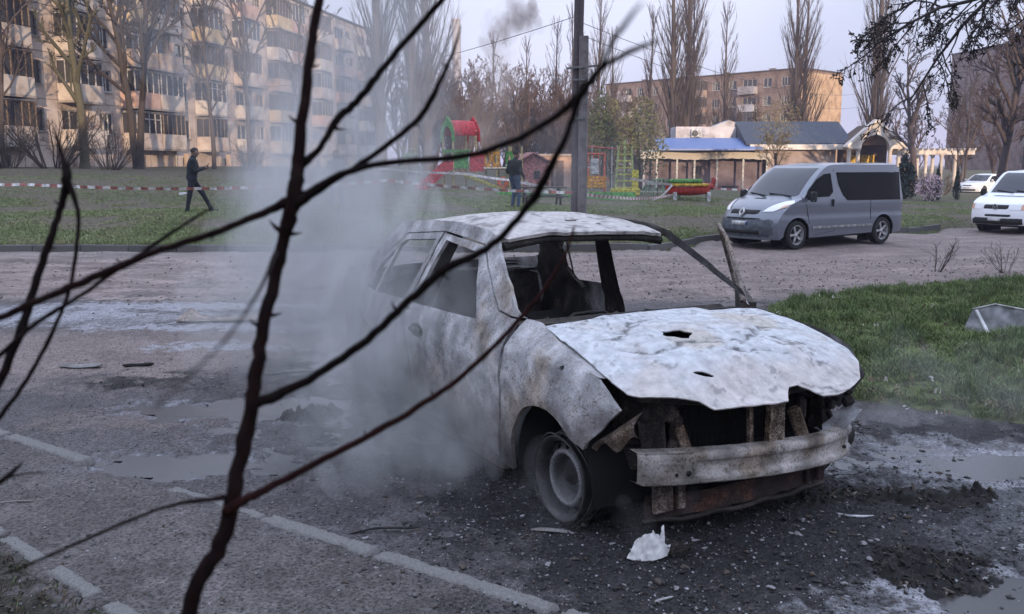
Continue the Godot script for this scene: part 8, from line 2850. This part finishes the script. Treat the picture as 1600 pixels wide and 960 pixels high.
# ---- smoke ----------------------------------------------------------------------------------------------------
func puff(o: Node3D, at: Vector3, size: Vector3, density: float, col: Color) -> void:
	var f := FogVolume.new()
	f.name = "smoke_puff"
	f.shape = RenderingServer.FOG_VOLUME_SHAPE_ELLIPSOID
	f.size = size
	f.position = at
	f.rotation = Vector3(rng.randf() * 0.8, rng.randf() * TAU, rng.randf() * 0.8)
	var m := FogMaterial.new()
	m.resource_name = "smoke"
	m.density = density
	m.albedo = col
	f.material = m
	o.add_child(f, true)

func plume(o: Node3D, path: Array, n: int, wide: float, size: float, tau: float, col: Color) -> void:   # path: points with a width factor in w; tau: what one puff holds back
	for k in n:
		var t := (k + rng.randf()) / n * (path.size() - 1)
		var i := mini(int(t), path.size() - 2)
		var p: Vector4 = (path[i] as Vector4).lerp(path[i + 1], t - i)
		var off := Vector3(rng.randfn(), rng.randfn() * 0.7, rng.randfn()) * wide * p.w * 0.5
		var s := size * p.w * rng.randf_range(0.4, 1.4)
		var long := rng.randf_range(0.9, 2.2)
		puff(o, Vector3(p.x + off.x, maxf(p.y + off.y, 0.05), p.z + off.z), Vector3(s * 0.8, s * long, s * 0.8), tau * rng.randf_range(0.4, 1.4) / s, col)

func smoke() -> void:
	var white := Color(0.98, 0.98, 0.99).linear_to_srgb()
	var o := thing("smoke", "pale smoke rolling along the near side of the burnt car and drifting up left", "smoke")
	o.set_meta("kind", "stuff")
	plume(o, [Vector4(-0.32, 0.15, -5.0, 0.7), Vector4(-0.55, 0.3, -5.4, 1.0), Vector4(-0.95, 0.45, -6.0, 1.2), Vector4(-1.3, 0.75, -6.9, 1.35), Vector4(-1.6, 1.1, -7.9, 1.5)], 230, 0.62, 0.46, 0.125, white)
	for k in 46:                                              # torn, rising wisps
		var t := rng.randf()
		var c := Vector3(-0.45, 0.35, -5.2).lerp(Vector3(-1.6, 1.5, -8.0), t) + Vector3(rng.randfn() * 0.3, rng.randfn() * 0.25, rng.randfn() * 0.3) * (0.7 + t)
		var w := rng.randf_range(0.06, 0.14) * (1.0 + t)
		puff(o, c, Vector3(w, w * rng.randf_range(4.0, 8.0), w), 0.16 / w, white)
	plume(o, [Vector4(-1.3, 0.8, -6.8, 1.0), Vector4(-1.55, 1.2, -7.8, 1.3), Vector4(-1.75, 1.8, -9.0, 1.5), Vector4(-1.95, 2.7, -10.4, 1.8), Vector4(-1.9, 3.9, -12.0, 2.1)], 110, 0.62, 0.6, 0.11, white)
	plume(o, [Vector4(0.05, 0.10, -4.55, 0.6), Vector4(0.45, 0.12, -4.35, 0.7), Vector4(0.8, 0.15, -4.25, 0.6)], 12, 0.35, 0.35, 0.04, white)
	o = thing("smoke", "thin steam over the kerb at the right of the burnt car", "smoke")
	o.set_meta("kind", "stuff")
	plume(o, [Vector4(2.4, 0.1, -5.9, 1.0), Vector4(3.1, 0.2, -6.1, 1.2), Vector4(3.8, 0.4, -6.4, 1.3)], 22, 0.5, 0.4, 0.04, white)
	o = thing("smoke", "faint haze of smoke above the burnt car's roof", "smoke")
	o.set_meta("kind", "stuff")
	plume(o, [Vector4(-0.3, 1.55, -6.9, 1.0), Vector4(0.5, 1.65, -7.2, 1.2), Vector4(1.2, 1.6, -7.4, 1.1)], 16, 0.4, 0.5, 0.03, white)
	o = thing("smoke", "grey smoke column rising beyond the playground to a dark puff in the sky", "smoke")
	o.set_meta("kind", "stuff")
	var grey_smoke := Color(0.55, 0.52, 0.53).linear_to_srgb()
	plume(o, [Vector4(-1.8, 2.5, -60.0, 0.9), Vector4(-1.4, 5.5, -60.0, 1.2), Vector4(-0.6, 9.0, -60.0, 0.8)], 70, 1.6, 1.7, 0.075, grey_smoke)
	plume(o, [Vector4(-1.0, 9.6, -60.0, 0.7), Vector4(0.3, 10.7, -60.0, 1.0), Vector4(1.3, 11.2, -60.0, 0.6)], 70, 1.3, 1.2, 0.22, Color(0.30, 0.27, 0.27).linear_to_srgb())

func _ready() -> void:
	rng.seed = 20220401
	textures()
	setup()
	materials()
	ground()
	kerbs()
	buildings()
	plants()
	burnt_car()
	vehicles()
	people()
	playground()
	pole_and_tape()
	rubble()
	scraps()
	grass()
	twigs()
	smoke()
